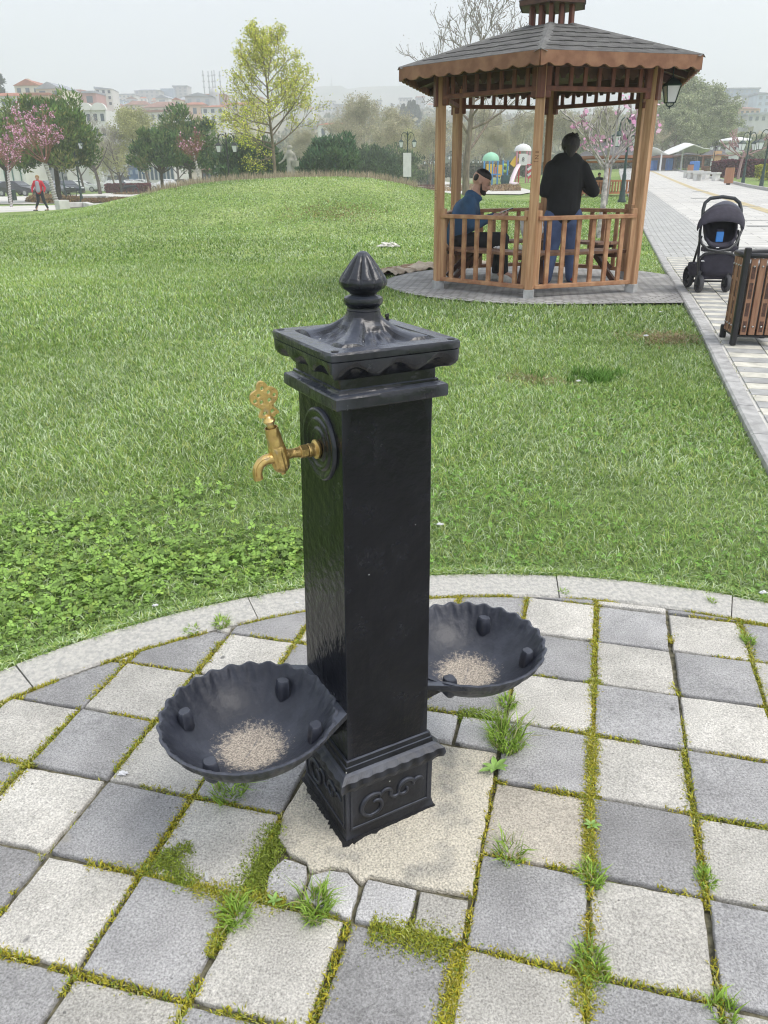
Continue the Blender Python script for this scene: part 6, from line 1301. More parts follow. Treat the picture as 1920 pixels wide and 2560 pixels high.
P1 = bare('hazy beige bare tree left of the large gazebo', 905, 232, 130, 42, bud=[(.48, .44, .29), (.42, .40, .26)], nbud=4, bsize=.10, spread=.8)
P2 = bare('pale olive budding tree behind the white canopy', 1700, 182, 125, 43, tw=m_twigo, bud=[(.34, .38, .20), (.27, .31, .17), (.46, .48, .30)], nbud=9, bsize=.15, name='budding_tree', group='budding trees behind the white canopy')
P3 = bare('bare tree with dark crooked limbs before the ornate white building', 245, 268, 92, 44, tw=mat('brown_twig', (.30, .27, .23), .9), bark=m_barkd, bud=[(.42, .38, .30)], nbud=1, bsize=.07, r0=.22, trunk=.25)
P4 = bare('yellowish budding tree between the left pines', 372, 262, 100, 45, tw=m_twigo, bud=[(.46, .46, .20), (.40, .41, .20)], nbud=6, bsize=.12, name='budding_tree', group='budding trees between the pines')
places = [(P1, [(1010, 262, 120), (1075, 290, 100), (955, 292, 105), (870, 290, 125), (1220, 262, 115), (1290, 276, 110), (1350, 258, 120), (1420, 268, 118), (1500, 262, 112), (1560, 270, 125), (1160, 300, 105), (1255, 310, 95), (760, 318, 120), (1600, 285, 105)], 'beige bare tree'),
          (P2, [(1640, 230, 118), (1755, 205, 130), (1790, 262, 120), (1600, 250, 128), (1670, 270, 108), (1735, 285, 112), (1830, 330, 120), (1880, 335, 125), (1800, 320, 104), (1915, 345, 118), (1460, 300, 122), (1540, 310, 118)], 'olive budding tree'),
          (P3, [(300, 300, 98), (205, 330, 105), (520, 308, 112), (445, 330, 115), (560, 330, 120), (1905, 330, 90)], 'bare dark-limbed tree'),
          (P4, [(600, 320, 125), (1035, 315, 110), (285, 345, 112)], 'yellowish budding tree')]
i = 0
ORD = ['leftmost', 'second', 'third', 'fourth', 'fifth', 'sixth', 'seventh', 'eighth', 'ninth', 'tenth', 'eleventh', 'twelfth', 'thirteenth', 'fourteenth', 'fifteenth', 'sixteenth']
for pr, L, w in places:
    q = []
    for j, (px, yt, Y) in enumerate(L): i += 1; q.append((px, bare('x', px, yt, Y, 50 + i, proto=pr)))
    q.append((960 + F_PX * pr.location.x / pr.location.y * .92, pr)); q.sort(key=lambda t: t[1].location.x / t[1].location.y)
    for k, (px, o) in enumerate(q):
        side_ = 'left of the yellow-green tree' if px < 640 else ('between mound and large gazebo' if px < 1090 else ('seen through the large gazebo' if px < 1600 else 'right of the large gazebo'))
        o['label'] = f'{w} {side_}, {ORD[k]}' + (' from the left' if k else '') + ' of its kind'
# palm beside the lamp
b, H = px_tree(587, 350, 68); T = thing('palm_tree', 'shaggy palm tree beside the black lamp, with dry hanging fronds', 'tree', b); MB().tube([(0, 0, -.1), (0, 0, H * .4), (.05, 0, H * .72)], [.22, .24, .26], 10).build('trunk', m_barkd, T, smooth=60)
r = random.Random(5); V, Fc = [], []
for k in range(60):
    a = k * 2.4; el = r.uniform(-1.0, 1.2); L = r.uniform(.7, 1.1); pts = [Vector((0, 0, H * .75)) + Vector((math.cos(a) * L * u * math.cos(el), math.sin(a) * L * u * math.cos(el), L * u * math.sin(el) - .5 * u * u)) for u in np.linspace(0, 1, 5)]; sdv = Vector((-math.sin(a), math.cos(a), 0)); b0 = len(V)
    for s, q in enumerate(pts): w = .13 * math.sin(PI * (.1 + .85 * s / 4)); V += [q - sdv * w - Vector((0, 0, w * .5)), q, q + sdv * w - Vector((0, 0, w * .5))]
    for s in range(4):
        for h_ in (0, 1): Fc.append((b0 + s * 3 + h_, b0 + s * 3 + h_ + 1, b0 + s * 3 + h_ + 4, b0 + s * 3 + h_ + 3))
MB().add(V, Fc).build('fronds', mat('palm_frond', (.12, .13, .05), .7, col2=(.30, .25, .10), scale=3), T, fix=False)
# hedges and low planting
def hedge(label, x0, x1, y0, y1, Y, m_cols, depth=1.2, n=9000, s=.10):
    a = at(x0, y1, Y); b = at(x1, y1, Y); top = at((x0 + x1) / 2, y0, Y).z; z0 = float(gz((a.x + b.x) / 2, Y)) - .05; top = max(top, z0 + .5)
    g = np.random.default_rng(int(x0)); P = np.stack([g.uniform(a.x, b.x, n), g.uniform(Y, Y + depth, n), z0 + (top - z0) * g.random(n) ** .5 * (1 + .06 * np.sin(g.uniform(a.x, b.x, n)))], -1); q = g.normal(size=(n, 3)); q /= np.linalg.norm(q, axis=1)[:, None]; w = np.cross(q, g.normal(size=(n, 3))); w /= np.linalg.norm(w, axis=1)[:, None]; L = s * (.6 + .8 * g.random(n))[:, None]
    V = np.stack([P - q * L, P + w * L * .6, P + q * L, P - w * L * .6], 1); cc = np.array(m_cols)[g.integers(0, len(m_cols), n)] * (.7 + .6 * g.random((n, 1)))
    o = np_obj('hedge', V.reshape(-1, 3), np.arange(4 * n), np.full(n, 4), m_fol, col=np.repeat(cc, 4, 0)); return tag(o, label, 'hedge')
hedge('low dark red hedge in front of the parked white cars', 261, 371, 460, 473, 98, [(.19, .03, .045), (.13, .02, .03), (.25, .06, .07)], 1.5)
hedge('long dark red hedge on the right lawn behind the lamps', 1812, 1990, 400, 424, 66, [(.12, .03, .045), (.09, .025, .035), (.17, .045, .06)], 1.5, 12000)
hedge('low reddish brown hedge at the left end of the right lawn', 1792, 1814, 405, 421, 68, [(.14, .04, .05), (.09, .03, .03)], 1.2, 2500)
hedge('short yellow hedge at the right picture edge', 1903, 1960, 414, 425, 58, [(.42, .40, .05), (.30, .32, .05)], 1.0, 2000)
def bedplants(poly, n, seed, cols, h=.22):
    g = np.random.default_rng(seed); pts = [gp(*p) for p in poly]; xs = [p.x for p in pts]; ys = [p.y for p in pts]; X = g.uniform(min(xs), max(xs), n * 3); Y = g.uniform(min(ys), max(ys), n * 3); ok = np.zeros(len(X), bool)
    for i in range(len(pts)):
        p, q = pts[i - 1], pts[i]; c = ((p.y > Y) != (q.y > Y)) & (X < (q.x - p.x) * (Y - p.y) / (q.y - p.y + 1e-9) + p.x); ok ^= c
    X, Y = X[ok][:n], Y[ok][:n]; n = len(X); cc = np.array(cols)[g.integers(0, len(cols), n)] * (.6 + .8 * g.random((n, 1))); return tag(blades('bed_plants', X, Y, h * (.4 + .8 * g.random(n)), .05 + .05 * g.random(n), cc, .7, z0=gz(X, Y) + .02), kind='stuff')
bc = [(.26, .15, .07), (.20, .12, .07), (.32, .22, .10), (.14, .12, .05)]
bedplants([(62, 505), (110, 509), (205, 504), (200, 494), (110, 487), (75, 492)], 5000, 1, bc); bedplants([(205, 508), (300, 506), (352, 503), (345, 498), (250, 497), (212, 499)], 3500, 2, bc); bedplants([(280, 486), (330, 487), (415, 481), (410, 477), (330, 481)], 2500, 3, bc, .18); bedplants([(1060, 478), (1200, 480), (1302, 478), (1300, 466), (1200, 463), (1060, 464)], 5000, 4, [(.34, .22, .12), (.26, .17, .09), (.4, .3, .18)], .25)
# ================================================================ lamps
m_lit = mat('lamp_glass', (.78, .80, .82), .3)
def lamp(label, px, pyb, ytop, Y=None, arms=2, aw=.42, rz=0, m=m_iron, s=1.0, proto=None, thick=1.0):
    b = gp(px, pyb) if pyb else gY(px, Y); H = at(px, ytop, b.y).z - b.z
    if proto is not None: return copy_tree(proto, loc=b, rz=rz, label=label, scale=H / proto['h'])
    T = thing('street_lamp', label, 'street lamp', b, rz, 'lamp posts in the park'); k = thick
    MB().lathe([(.15 * k, 0), (.15 * k, .06), (.11 * k, .12), (.10 * k, .35), (.075 * k, .42), (.07 * k, .9), (.05 * k, .98), (.042 * k, H * .6), (.034 * k, H * .97), (.05 * k, H * .975), (.02 * k, H)], 14).build('pole', m, T, smooth=40)
    for a in range(arms):
        M = Matrix.Rotation(a * 2 * PI / arms, 4, 'Z'); aw_ = aw * s; zt = H - .12 * s
        pts = [M @ Vector((aw_ * .5 * (1 - math.cos(t)) , 0, zt - .25 * s + .30 * s * math.sin(t))) for t in np.linspace(.1, PI, 10)]; MB().tube(pts + [M @ Vector((aw_, 0, zt - .33 * s))], .022 * k, 7).tube([M @ Vector((0, 0, zt - .45 * s)), M @ Vector((aw_ * .4, 0, zt - .30 * s)), M @ Vector((aw_ * .5, 0, zt - .1 * s))], .014 * k, 6).build('arm', m, T, smooth=60)
        f_, g_ = MB(), MB(); c = M @ Vector((aw_, 0, zt - .50 * s)); lantern_mesh(f_, g_, c, 1.9 * s); L = f_.build('lantern_frame', m, T); g_.build('glass', m_lit, L)
    T['h'] = H; return T
LA = lamp('black double-armed lamp behind the mound, beside the palm', 573, None, 331, 52, rz=0, m=m_irond, s=1.15, thick=1.2)
LB = lamp('green double-armed lamp with a white banner, left of the large gazebo', 1019, None, 328, 58, m=m_iron, s=1.05)
LC = lamp('green double-armed lamp standing close behind the large gazebo', 1554, 506, 288, m=m_iron, s=1.05, rz=.5)
lamp('double lamp partly before the big round conifer', 798, None, 382, 95, proto=LA); lamp('double lamp just left of the small far gazebo roof', 918, None, 384, 95, proto=LA, rz=.1)
lamp('small double lamp directly behind the white banner lamp', 992, None, 383, 98, proto=LB, rz=.9); lamp('short double lamp low behind the black lamp beside the palm', 549, None, 385, 90, proto=LA, rz=.2)
lamp('green lamp post in the left flower bed with its lantern inside the pine', 205, 504, 330, proto=LB, rz=.3); lamp('green lamp post left of the bench, hidden in the pine crown', 165, 493, 340, proto=LB, rz=1.0)
lamp('lamp post with thin pole in front of the white van', 318, 476, 400, proto=LB, rz=1.3)
for i, (x, yt, Y) in enumerate([(1069, 392, 108), (1083, 389, 105), (1126, 376, 92), (1188, 392, 110), (1205, 391, 108), (1253, 384, 104)]): lamp(f'distant lamp {["at the left edge of the gazebo view", "second at the left edge of the gazebo view", "behind the back left gazebo post", "left of the green playground dome", "above the green playground dome", "between the two playground domes"][i]}', x, None, yt, Y, proto=LB, rz=i)
lamp('green double lamp leaning in front of the red hedge at the right', 1856, 463, 327, proto=LC, rz=.3); lamp('green lamp cut by the right picture edge', 1902, 470, 320, proto=LC, rz=.1); lamp('dark double lamp in front of the timber gazebo on the right lawn', 1779, 437, 352, proto=LA, rz=.1)
for i, (x, yt, Y) in enumerate([(1735, 360, 100), (1690, 352, 108)]): lamp(['small lamp behind the white canopy peak', 'small lamp left of the white canopy peak'][i], x, None, yt, Y, proto=LB, rz=i)
# ================================================================ smaller gazebos
w_far = mat('far_timber', (.26, .12, .07), .7, var=.2, scale=3); w_farl = mat('far_timber_light', (.42, .24, .13), .7, var=.2, scale=3); m_froof = mat('far_roof', (.13, .125, .125), .9, var=.2, scale=4)
def small_gaz(label, px, pyb, wpx, ytop, Y=None, rz=0, wood_=w_far, n=6, rails=True, roofh=.32):
    b = gp(px, pyb) if pyb else gY(px, Y); s = wpx / F_PX * b.y * 1.02 / 2; H = at(px, ytop, b.y).z - b.z; T = thing('park_gazebo', label, 'gazebo', b, rz, 'small gazebos in the distance'); hw_ = H * (1 - roofh)
    for k in range(n):
        a = 2 * PI * k / n; a2 = 2 * PI * (k + 1) / n; p = Vector((s * .78 * math.cos(a), s * .78 * math.sin(a), 0)); q = Vector((s * .78 * math.cos(a2), s * .78 * math.sin(a2), 0)); MB().box((p.x, p.y, hw_ / 2), (.13, .13, hw_), rz=a).build('post', wood_, T)
        mb = MB().bar(p + Vector((0, 0, hw_ * .86)), q + Vector((0, 0, hw_ * .86)), .08, .07)
        mb.build('beam', wood_, T)
        if rails and k != 2:
            mb = MB().bar(p + Vector((0, 0, hw_ * .38)), q + Vector((0, 0, hw_ * .38)), .08, .06).bar(p + Vector((0, 0, .12)), q + Vector((0, 0, .12)), .08, .06)
            for i in range(1, 9): c = p.lerp(q, i / 9); mb.bar(c + Vector((0, 0, .12)), c + Vector((0, 0, hw_ * .37)), .05, .05)
            mb.build('railing', wood_, T)
    V = [(s * math.cos(2 * PI * k / n), s * math.sin(2 * PI * k / n), hw_) for k in range(n)] + [(s * .22 * math.cos(2 * PI * k / n), s * .22 * math.sin(2 * PI * k / n), H * .93) for k in range(n)]; V += [(x, y, hw_ - .09) for x, y, z in V[:n]]
    rf_ = MB().add(V[:2 * n], [(k, (k + 1) % n, n + (k + 1) % n, n + k) for k in range(n)] + [tuple(range(n))[::-1], tuple(range(n, 2 * n))]).build('roof', m_froof, T)
    MB().add([(x * 1.01, y * 1.01, z) for x, y, z in V[:n]] + [(x * 1.01, y * 1.01, hw_ - .10) for x, y, z in V[:n]], [(k, (k + 1) % n, n + (k + 1) % n, n + k) for k in range(n)]).build('fascia', w_far, rf_, fix=False)
    MB().cyl((0, 0, H * .92), (0, 0, H * .97), s * .2, s * .2, n).cyl((0, 0, H * .97), (0, 0, H * 1.03), s * .28, .02, n).build('cupola', m_froof, rf_); return T
small_gaz('small dark gazebo beyond the right slope of the mound', 938, None, 64, 396, 84, .3, mat('weathered_post', (.25, .19, .15), .8), rails=False, n=8)
small_gaz('timber gazebo seen behind the standing person, with light railings', 1515, 489, 165, 343, rz=.25, wood_=mat('orange_timber', (.40, .17, .08), .7, var=.2, scale=3))
small_gaz('timber gazebo with railings on the right lawn', 1785, 434, 78, 366, rz=.2, wood_=mat('brown_timber', (.27, .13, .08), .7, var=.2, scale=3)); small_gaz('dark open gazebo under the white canopy', 1712, 424, 66, 372, rz=.1, rails=False, wood_=mat('grey_timber', (.25, .19, .17), .8))
for (dx, dz, m_, lab, g_) in ((-.35, .9, (.60, .36, .20), 'tan notice board', 0), (.75, .95, (.75, .75, .74), 'white notice board', 0)):
    b = gp(1785, 434); o = MB().box((0, 0, 0), (.75, .05, .95)).build('notice_board', mat(lab, m_, .6)); o.location = (b.x + dx * 1.3, b.y - 1.35, b.z + dz + .55); tag(o, f'{lab} hung in the timber gazebo on the right lawn', 'board')
# white tensile canopy
b = gY(1690, 98); s = 98 / F_PX; T = thing('canopy', 'white peaked fabric canopy on thin white posts at the end of the promenade', 'canopy', b); m_cv = mat('white_canvas', (.74, .74, .72), .7); m_wp = mat('white_post', (.68, .68, .70), .5)
cx = lambda x: (x - 1690) * s; cz = lambda y: at(1690, y, 98).z - b.z
prof = [(1620, 366), (1631, 378), (1645, 385), (1665, 378), (1680, 365), (1698, 357), (1720, 366), (1745, 374), (1766, 377)]
V = []; 
for x, y in prof:
    for d, k in ((-3.2, .55), (-1.2, .1), (0, 0), (2, .4), (4.5, 1.2)): V.append((cx(x), d, cz(y) - k * (.5 if y < 370 else .15)))
n5 = 5; Fc = [(i * n5 + j, (i + 1) * n5 + j, (i + 1) * n5 + j + 1, i * n5 + j + 1) for i in range(len(prof) - 1) for j in range(n5 - 1)]; o = MB().add(V, Fc).build('canvas', m_cv, T, smooth=170, fix=False); o.modifiers.new('t', 'SOLIDIFY').thickness = .08
for x, y, d in ((1631, 382, -3), (1698, 360, 0), (1751, 378, -2), (1760, 378, -3)): MB().cyl((cx(x), d, 0), (cx(x), d, cz(y)), .11, .09, 8).build('post', m_wp, T)
# kiosks and bits behind the canopy
def boxthing(name, label, cat, x0, x1, y0, y1, Y, m, d=2.0, roof=None, extra=None, rz=0, bev=0):
    a, c = at(x0, y1, Y), at(x1, y1, Y); z1 = at((x0 + x1) / 2, y0, Y).z; X = (a.x + c.x) / 2; zb = float(gz(X, Y)); z0 = min(at((x0 + x1) / 2, y1, Y).z, z1 - .1) if extra == 'float' else zb - .02; w = c.x - a.x; z1 = max(z1, z0 + .15)
    o = MB().box((0, 0, (z1 - z0) / 2), (w, d, z1 - z0)).build(name, m, bevel=bev); o.location = (X, Y + d / 2, z0); o.rotation_euler = (0, 0, rz)
    if roof: MB().box((0, 0, z1 - z0 + .12), (w * 1.08, d * 1.08, .24)).build('roof', roof, o)
    return tag(o, label, cat)
m_dkp = mat('dark_purple_panel', (.06, .045, .06), .7); m_bl2 = mat('bright_blue', (.05, .20, .60), .5); m_wh = mat('white_paint', (.70, .70, .69), .6, var=.06, scale=4)
k = boxthing('kiosk', 'low dark kiosk with reddish roof under the left part of the canopy', 'kiosk', 1644, 1686, 394, 421, 104, m_dkp, 3, mat('rust_roof', (.35, .14, .10), .7)); boxthing('cabinet', 'blue cabinet at the left post of the white canopy', 'cabinet', 1632, 1643, 401, 421, 101, m_bl2, 1, bev=.05); boxthing('cabinet', 'narrow blue cabinet beside the dark kiosk', 'cabinet', 1668, 1681, 396, 421, 100, m_bl2, .8, bev=.05)
boxthing('play_box', 'low bright blue box on the grass under the canopy', 'box', 1734, 1750, 403, 412, 90, m_bl2, 1.2, bev=.05)
# white tower-like sculpture right of the timber gazebo
b = gY(1826, 72); H = at(1826, 345, 72).z - b.z; T = thing('white_sculpture', 'white tower-shaped sculpture with a shell-like top behind the right gazebo', 'sculpture', b); MB().lathe([(.7, 0), (.45, H * .3), (.42, H * .55), (.75, H * .62), (.8, H * .82), (.7, H * .84)], 8).build('shaft', m_wh, T)
V = MB().ball((0, 0, H * .92), (1.35, .8, H * .09), 20, 12); V.v = [(x * (1 + .15 * noise.noise(Vector((x, y, z)) * 2)), y, z + .12 * noise.noise(Vector((x * 3, y, z)))) for x, y, z in V.v]; V.build('shell_top', m_wh, T, smooth=60)
for s in (-1, 1): MB().box((s * .32, -.78, H * .72), (.18, .08, H * .07)).build('window', m_dkp, T)
# stone benches, bins and borders on the promenade's far side
m_stone = mat('white_stone', (.62, .61, .58), .8, var=.12, scale=3)
def stone_bench(label, px, py, w=1.9, rz=0):
    b = gp(px, py); T = thing('stone_bench', label, 'bench', b, rz, 'white stone benches along the promenade'); MB().box((0, 0, .47), (w, .55, .13)).build('seat', m_stone, T, bevel=.02)
    for s in (-1, 1): MB().box((s * (w / 2 - .2), 0, .2), (.3, .5, .41)).build('leg', m_stone, T, bevel=.02)
stone_bench('nearest white stone bench on the far side of the promenade', 1765, 452, 1.9, -1.0); stone_bench('middle white stone bench on the far side of the promenade', 1745, 448, 1.7, -1.0); stone_bench('farthest white stone bench on the far side of the promenade', 1731, 445, 1.5, -1.0)
binw = mat('far_bin_wood', (.38, .18, .10), .7)
def small_bin(label, px, py, h=.85, proto=None):
    b = gp(px, py); T = thing('wooden_bin', label, 'litter bin', b, .2, 'small wooden bins in the distance')
    MB().lathe([(.24, .08), (.26, .1), (.26, h - .05), (.24, h)], 10).build('barrel', binw, T); MB().cyl((0, 0, 0), (0, 0, .1), .12, .12, 8).cyl((0, 0, h), (0, 0, h + .03), .27, .27, 10).build('rim', m_bl, T)
small_bin('small wooden bin before the nearest grass edge at the right', 1820, 462, .95); small_bin('small wooden bin left of the white stone benches', 1724, 438, .85); small_bin('small wooden bin left of the wooden park bench, beyond the mound', 1053, 458, .9); small_bin('small wooden bin behind the leaning pine trunk', 438, 466, .8)
boxthing('litter_bin', 'dark green bin left of the walking person', 'litter bin', 26, 35, 473, 497, 66, m_iron, .6, bev=.05)
mb = MB()                                                            # edge kerb of the far lawn beside the promenade
V = []
for y in np.linspace(24, 120, 30):
    for oo, z in ((6.5, 0), (6.5, .14), (6.65, .14), (6.65, 0)): Y2 = y - oo * .262; X2 = float(kx(y)) + oo * .965; V.append((X2, Y2, float(gz(X2, Y2)) + z))
mb.add(V, [(a * 4 + q, a * 4 + q + 1, a * 4 + q + 5, a * 4 + q + 4) for a in range(29) for q in range(3)]); tag(mb.build('lawn_border', m_kerb2, fix=False), kind='structure')
# wooden park bench beyond the mound, black bench at the left
def park_bench(label, px, py, Y, rz, w=1.9, seatm=None, slat=w_far):
    b = gp(px, py) if Y is None else gY(px, Y); T = thing('park_bench', label, 'bench', b, rz, 'benches in the park')
    for s in (-1, 1): MB().tube([(s * w * .46, -.3, 0), (s * w * .46, -.28, .42), (s * w * .46, .05, .42), (s * w * .46, .2, .9)], .03, 6).tube([(s * w * .46, .22, 0), (s * w * .46, .05, .42)], .03, 6).tube([(s * w * .46, -.28, .42), (s * w * .46, -.3, .62), (s * w * .46, .1, .62)], .02, 6).build('side_frame', m_irond, T)
    q = MB(); [q.box((0, -.22 + i * .12, .45), (w, .09, .035)) for i in range(4)]; q.build('seat', slat, T); q = MB(); [q.bar((-w / 2, .09 + i * .04, .56 + i * .12), (w / 2, .09 + i * .04, .56 + i * .12), .03, .09) for i in range(3)]; q.build('backrest', slat, T); return T
park_bench('dark red wooden bench beyond the right slope of the mound', 1068, None, 62, .05, 2.1, slat=mat('maroon_slats', (.13, .05, .045), .6)); park_bench('black iron bench in the left flower bed, seen from the side', 183, 496, None, 1.3, 1.5, slat=m_irond)
# low white walls and planters on the left
def lowwall(label, pts, h, w, m=m_stone):
    P = [gp(*p) for p in pts]; mb = MB()
    for a, c in zip(P, P[1:]): mb.bar(a + Vector((0, 0, h / 2)), c + Vector((0, 0, h / 2)), w, h)
    return tag(mb.build('low_wall', m, bevel=.02), label, 'wall')
lowwall('low white stone block at the foot of the full blossom tree', [(146, 531), (172, 530)], .55, .5); lowwall('white slanted stone border right of the full blossom tree', [(172, 524), (215, 522), (233, 529)], .35, .3); lowwall('long low white wall before the second flower bed', [(205, 501), (245, 500), (270, 500)], .32, .35); lowwall('low white wall at the foot of the mound, upper of two', [(412, 483), (462, 478)], .45, .5); lowwall('low white wall at the foot of the mound, lower of two', [(352, 507), (380, 503)], .45, .5)
o = MB().box((0, 0, .06), (1.2, 2.2, .12)).build('ground_slab', mat('dark_slab', (.16, .16, .12), .8)); b = gp(208, 523); o.location = b; o.rotation_euler = (0, 0, .3); tag(o, 'dark flat slab framed by the white slanted border', 'slab')
# ================================================================ sculpture, statue, totem, banner
b = gp(250, 478); H = at(250, 398, b.y).z - b.z; T = thing('abstract_sculpture', 'white abstract sculpture with a curled figure and square opening', 'sculpture', b)
k = H / 4.4
MB().box((0, 0, .2 * k), (2.1 * k, 1.2 * k, .4 * k)).build('base', m_wh, T, bevel=.03)
Mq = Matrix(((1, 0, 0, 0), (0, 0, -1, 0), (0, 1, 0, 0), (0, 0, 0, 1)))
curve_mesh('slab', [[(.1 * k, .4 * k), (.95 * k, .4 * k), (.72 * k, 4.3 * k), (-.1 * k, 4.4 * k), (-.35 * k, 3.9 * k), (-.2 * k, 3.0 * k), (0, 2.6 * k)], [(.1 * k, 3.3 * k), (.45 * k, 3.3 * k), (.42 * k, 3.9 * k), (.08 * k, 3.9 * k)]], .5 * k, m_wh, T, M=Mq)
mb = MB().cap((-.35 * k, -.1, .8 * k), (-.45 * k, -.1, 2.0 * k), .5 * k, .42 * k).cap((-.45 * k, -.1, 2.0 * k), (-.15 * k, -.1, 2.9 * k), .40 * k, .28 * k).ball((-.2 * k, -.15, 3.15 * k), .28 * k).cap((.2 * k, -.3, 1.0 * k), (-.1 * k, -.35, 1.9 * k), .3 * k, .2 * k); remesh(mb.build('curled_figure', m_wh, T), .07, 2)
o = MB().prism([(-.5, 0), (.35, 0), (.15, 3.6), (-.25, 3.6)], -.3, .3, M=Mq).build('white_pillar', m_wh); b2 = gp(218, 473); o.location = b2; tag(o, 'slim white pillar just left of the abstract sculpture', 'pillar')
m_gst = mat('grey_statue_stone', (.33, .32, .28), .85, var=.2, scale=4, bump=.4, bscale=20)
Yq = 43.0; b = gY(727, Yq); b.z = float(hz(b.x, b.y)); T = thing('statue', 'grey stone statue of a woman with outstretched arm and basket, behind the mound', 'statue', b); q_ = lambda x, y, d=0: at(x, y, Yq + d) - b
MB().box((q_(728, 440).x, 0, q_(728, 440).z / 2), (.9, .9, q_(728, 440).z)).build('plinth', m_gst, T)
mb = MB(); mb.lathe([(.30, 0), (.27, .3), (.22, .7), (.24, .95), (.19, 1.15), (.23, 1.4), (.20, 1.55), (.07, 1.62)], 18, M=Matrix.Translation((q_(727, 440).x, 0, q_(728, 440).z)) @ Matrix.Scale((q_(723, 376).z - q_(728, 440).z) / 1.6, 4)); mb.ball(q_(722, 371), (.105, .12, .14), 12, 10); mb.cap(q_(724, 380), q_(722, 374), .06, .06); mb.ball(q_(725, 368), (.13, .13, .10), 12, 8)
mb.cap(q_(717, 385), q_(709, 400), .07, .055); mb.cap(q_(709, 400), q_(700, 407), .055, .04); mb.ball(q_(698, 408), .06); mb.cap(q_(734, 385), q_(740, 400), .07, .06); mb.cap(q_(740, 400), q_(735, 408, -.2), .055, .04)
remesh(mb.build('figure', m_gst, T), .04, 2); MB().lathe([(.16, 0), (.2, .25), (.21, .27), (.18, .27)], 14, M=Matrix.Translation(q_(739, 416, -.15))).build('basket', m_gst, T)
b = gY(548, 60); H = at(548, 414, 60).z - b.z; w = 18 / F_PX * 60; T = thing('totem_sign', 'narrow white totem sign with an orange arch emblem, left of the palm', 'sign', b); MB().box((0, 0, H / 2), (w, .25, H)).build('panel', m_wh, T, bevel=.03)
MB().tube([(w * .25 * math.cos(t), -.14, H * .55 + w * .45 * math.sin(t)) for t in np.linspace(-.4, PI + .4, 14)], .035, 6).build('arch_emblem', mat('orange_paint', (.65, .38, .08), .6), T); MB().box((0, -.13, H * .86), (w * .55, .02, .05)).build('emblem_bar', mat('green_paint', (.2, .35, .25), .6), T)
b = gY(1018, 57.5); zt, zb = at(1018, 382, 57.5).z - b.z, at(1018, 442, 57.5).z - b.z; o = MB().box((0, 0, (zt + zb) / 2), (18.5 / F_PX * 57.5, .04, zt - zb)).build('banner', m_wh); o.location = b; tag(o, 'tall blank white banner on the green lamp left of the large gazebo', 'banner')
# blue square sign on the far building
b = at(361, 427, 112); T = thing('blue_sign', 'square blue sign with a white round emblem on a pole before the low building', 'sign', (b.x, 112, float(gz(b.x, 112)))); z = b.z - T.location.z; MB().box((0, 0, z), (.75, .06, .75)).build('plate', mat('sign_blue', (.03, .10, .20), .5), T); MB().cyl((0, .05, 0), (0, .05, z), .05, .05, 6).build('pole', m_galv, T); MB().tube([(.2 * math.cos(t), -.05, z + .2 * math.sin(t)) for t in np.linspace(0, 2 * PI, 16)[:-1]], .05, 5, closed=True).build('ring_emblem', m_wh, T)
# ================================================================ playground
m_py = mat('play_yellow', (.75, .48, .03), .5); m_pb = mat('play_blue', (.06, .28, .62), .5); m_pr = mat('play_red', (.55, .06, .07), .5); m_pg = mat('play_green', (.12, .50, .35), .5); m_pgl = mat('play_pale_green', (.30, .62, .42), .5); m_pink = mat('play_pink', (.60, .25, .32), .5)
Yp = 78.0; bz = float(gz(gY(1250, Yp).x, Yp)); PT = thing('play_tower', 'blue and yellow play tower with a green dome roof', 'play tower', (gY(1228, Yp).x, Yp, bz)); g_ = lambda x, y, d=0: at(x, y, Yp + d) - PT.location
def z0(v): v = Vector(v); v.z = 0; return v
for x in (1211, 1224, 1232, 1245, 1258, 1270):
    for d in (0, 1.6): t = g_(x, 402 if x < 1250 else 401, d); MB().cyl(z0(t), t, .07, .07, 8).build('post', m_pb, PT)
MB().lathe([(.78, 0), (.76, .25), (.6, .5), (.3, .68), (.02, .74)], 18, M=Matrix.Translation(g_(1227, 402, .8))).build('dome_roof', m_pgl, PT, smooth=60)
MB().box(g_(1228, 436, .8), (1.5, 1.7, .1)).build('platform', m_pb, PT); MB().box(g_(1226, 424), (.75, .07, .95)).build('panel', m_py, PT); MB().box(g_(1248, 427), (.55, .07, 1.0)).build('panel', m_py, PT); MB().box(g_(1238, 428), (.28, .07, .7)).build('panel', m_pink, PT)
MB().tube([g_(1262 + 7 * math.cos(t), 421 + 8 * math.sin(t), .2) for t in np.linspace(0, 2 * PI, 20)[:-1]], .14, 8, closed=True).build('tunnel_ring', mat('play_lime', (.45, .62, .1), .5), PT, smooth=60)
MB().lathe([(.35, 0), (.42, .4), (.42, .9), (.3, .95)], 12, M=Matrix.Translation(z0(g_(1263, 450)))).build('barrel', mat('dark_teal', (.02, .08, .10), .5), PT); MB().bar(g_(1208, 440), z0(g_(1200, 452, -1.5)), .5, .06).build('slide', m_py, PT)
PU = thing('play_tower', 'red and white play tower with a white dome roof and striped slide', 'play tower', (gY(1307, Yp).x, Yp, bz)); g_ = lambda x, y, d=0: at(x, y, Yp + d) - PU.location
for x, m_ in ((1293, m_pink), (1318, m_pink), (1300, m_pr), (1325, m_pink)): 
    for d in (0, 1.4): t = g_(x, 378, d); MB().cyl(z0(t), t, .07, .07, 8).build('post', m_, PU)
MB().lathe([(.80, 0), (.77, .2), (.62, .42), (.3, .58), (.02, .64)], 18, M=Matrix.Translation(g_(1307, 378, .7))).build('dome_roof', m_wh, PU, smooth=60)
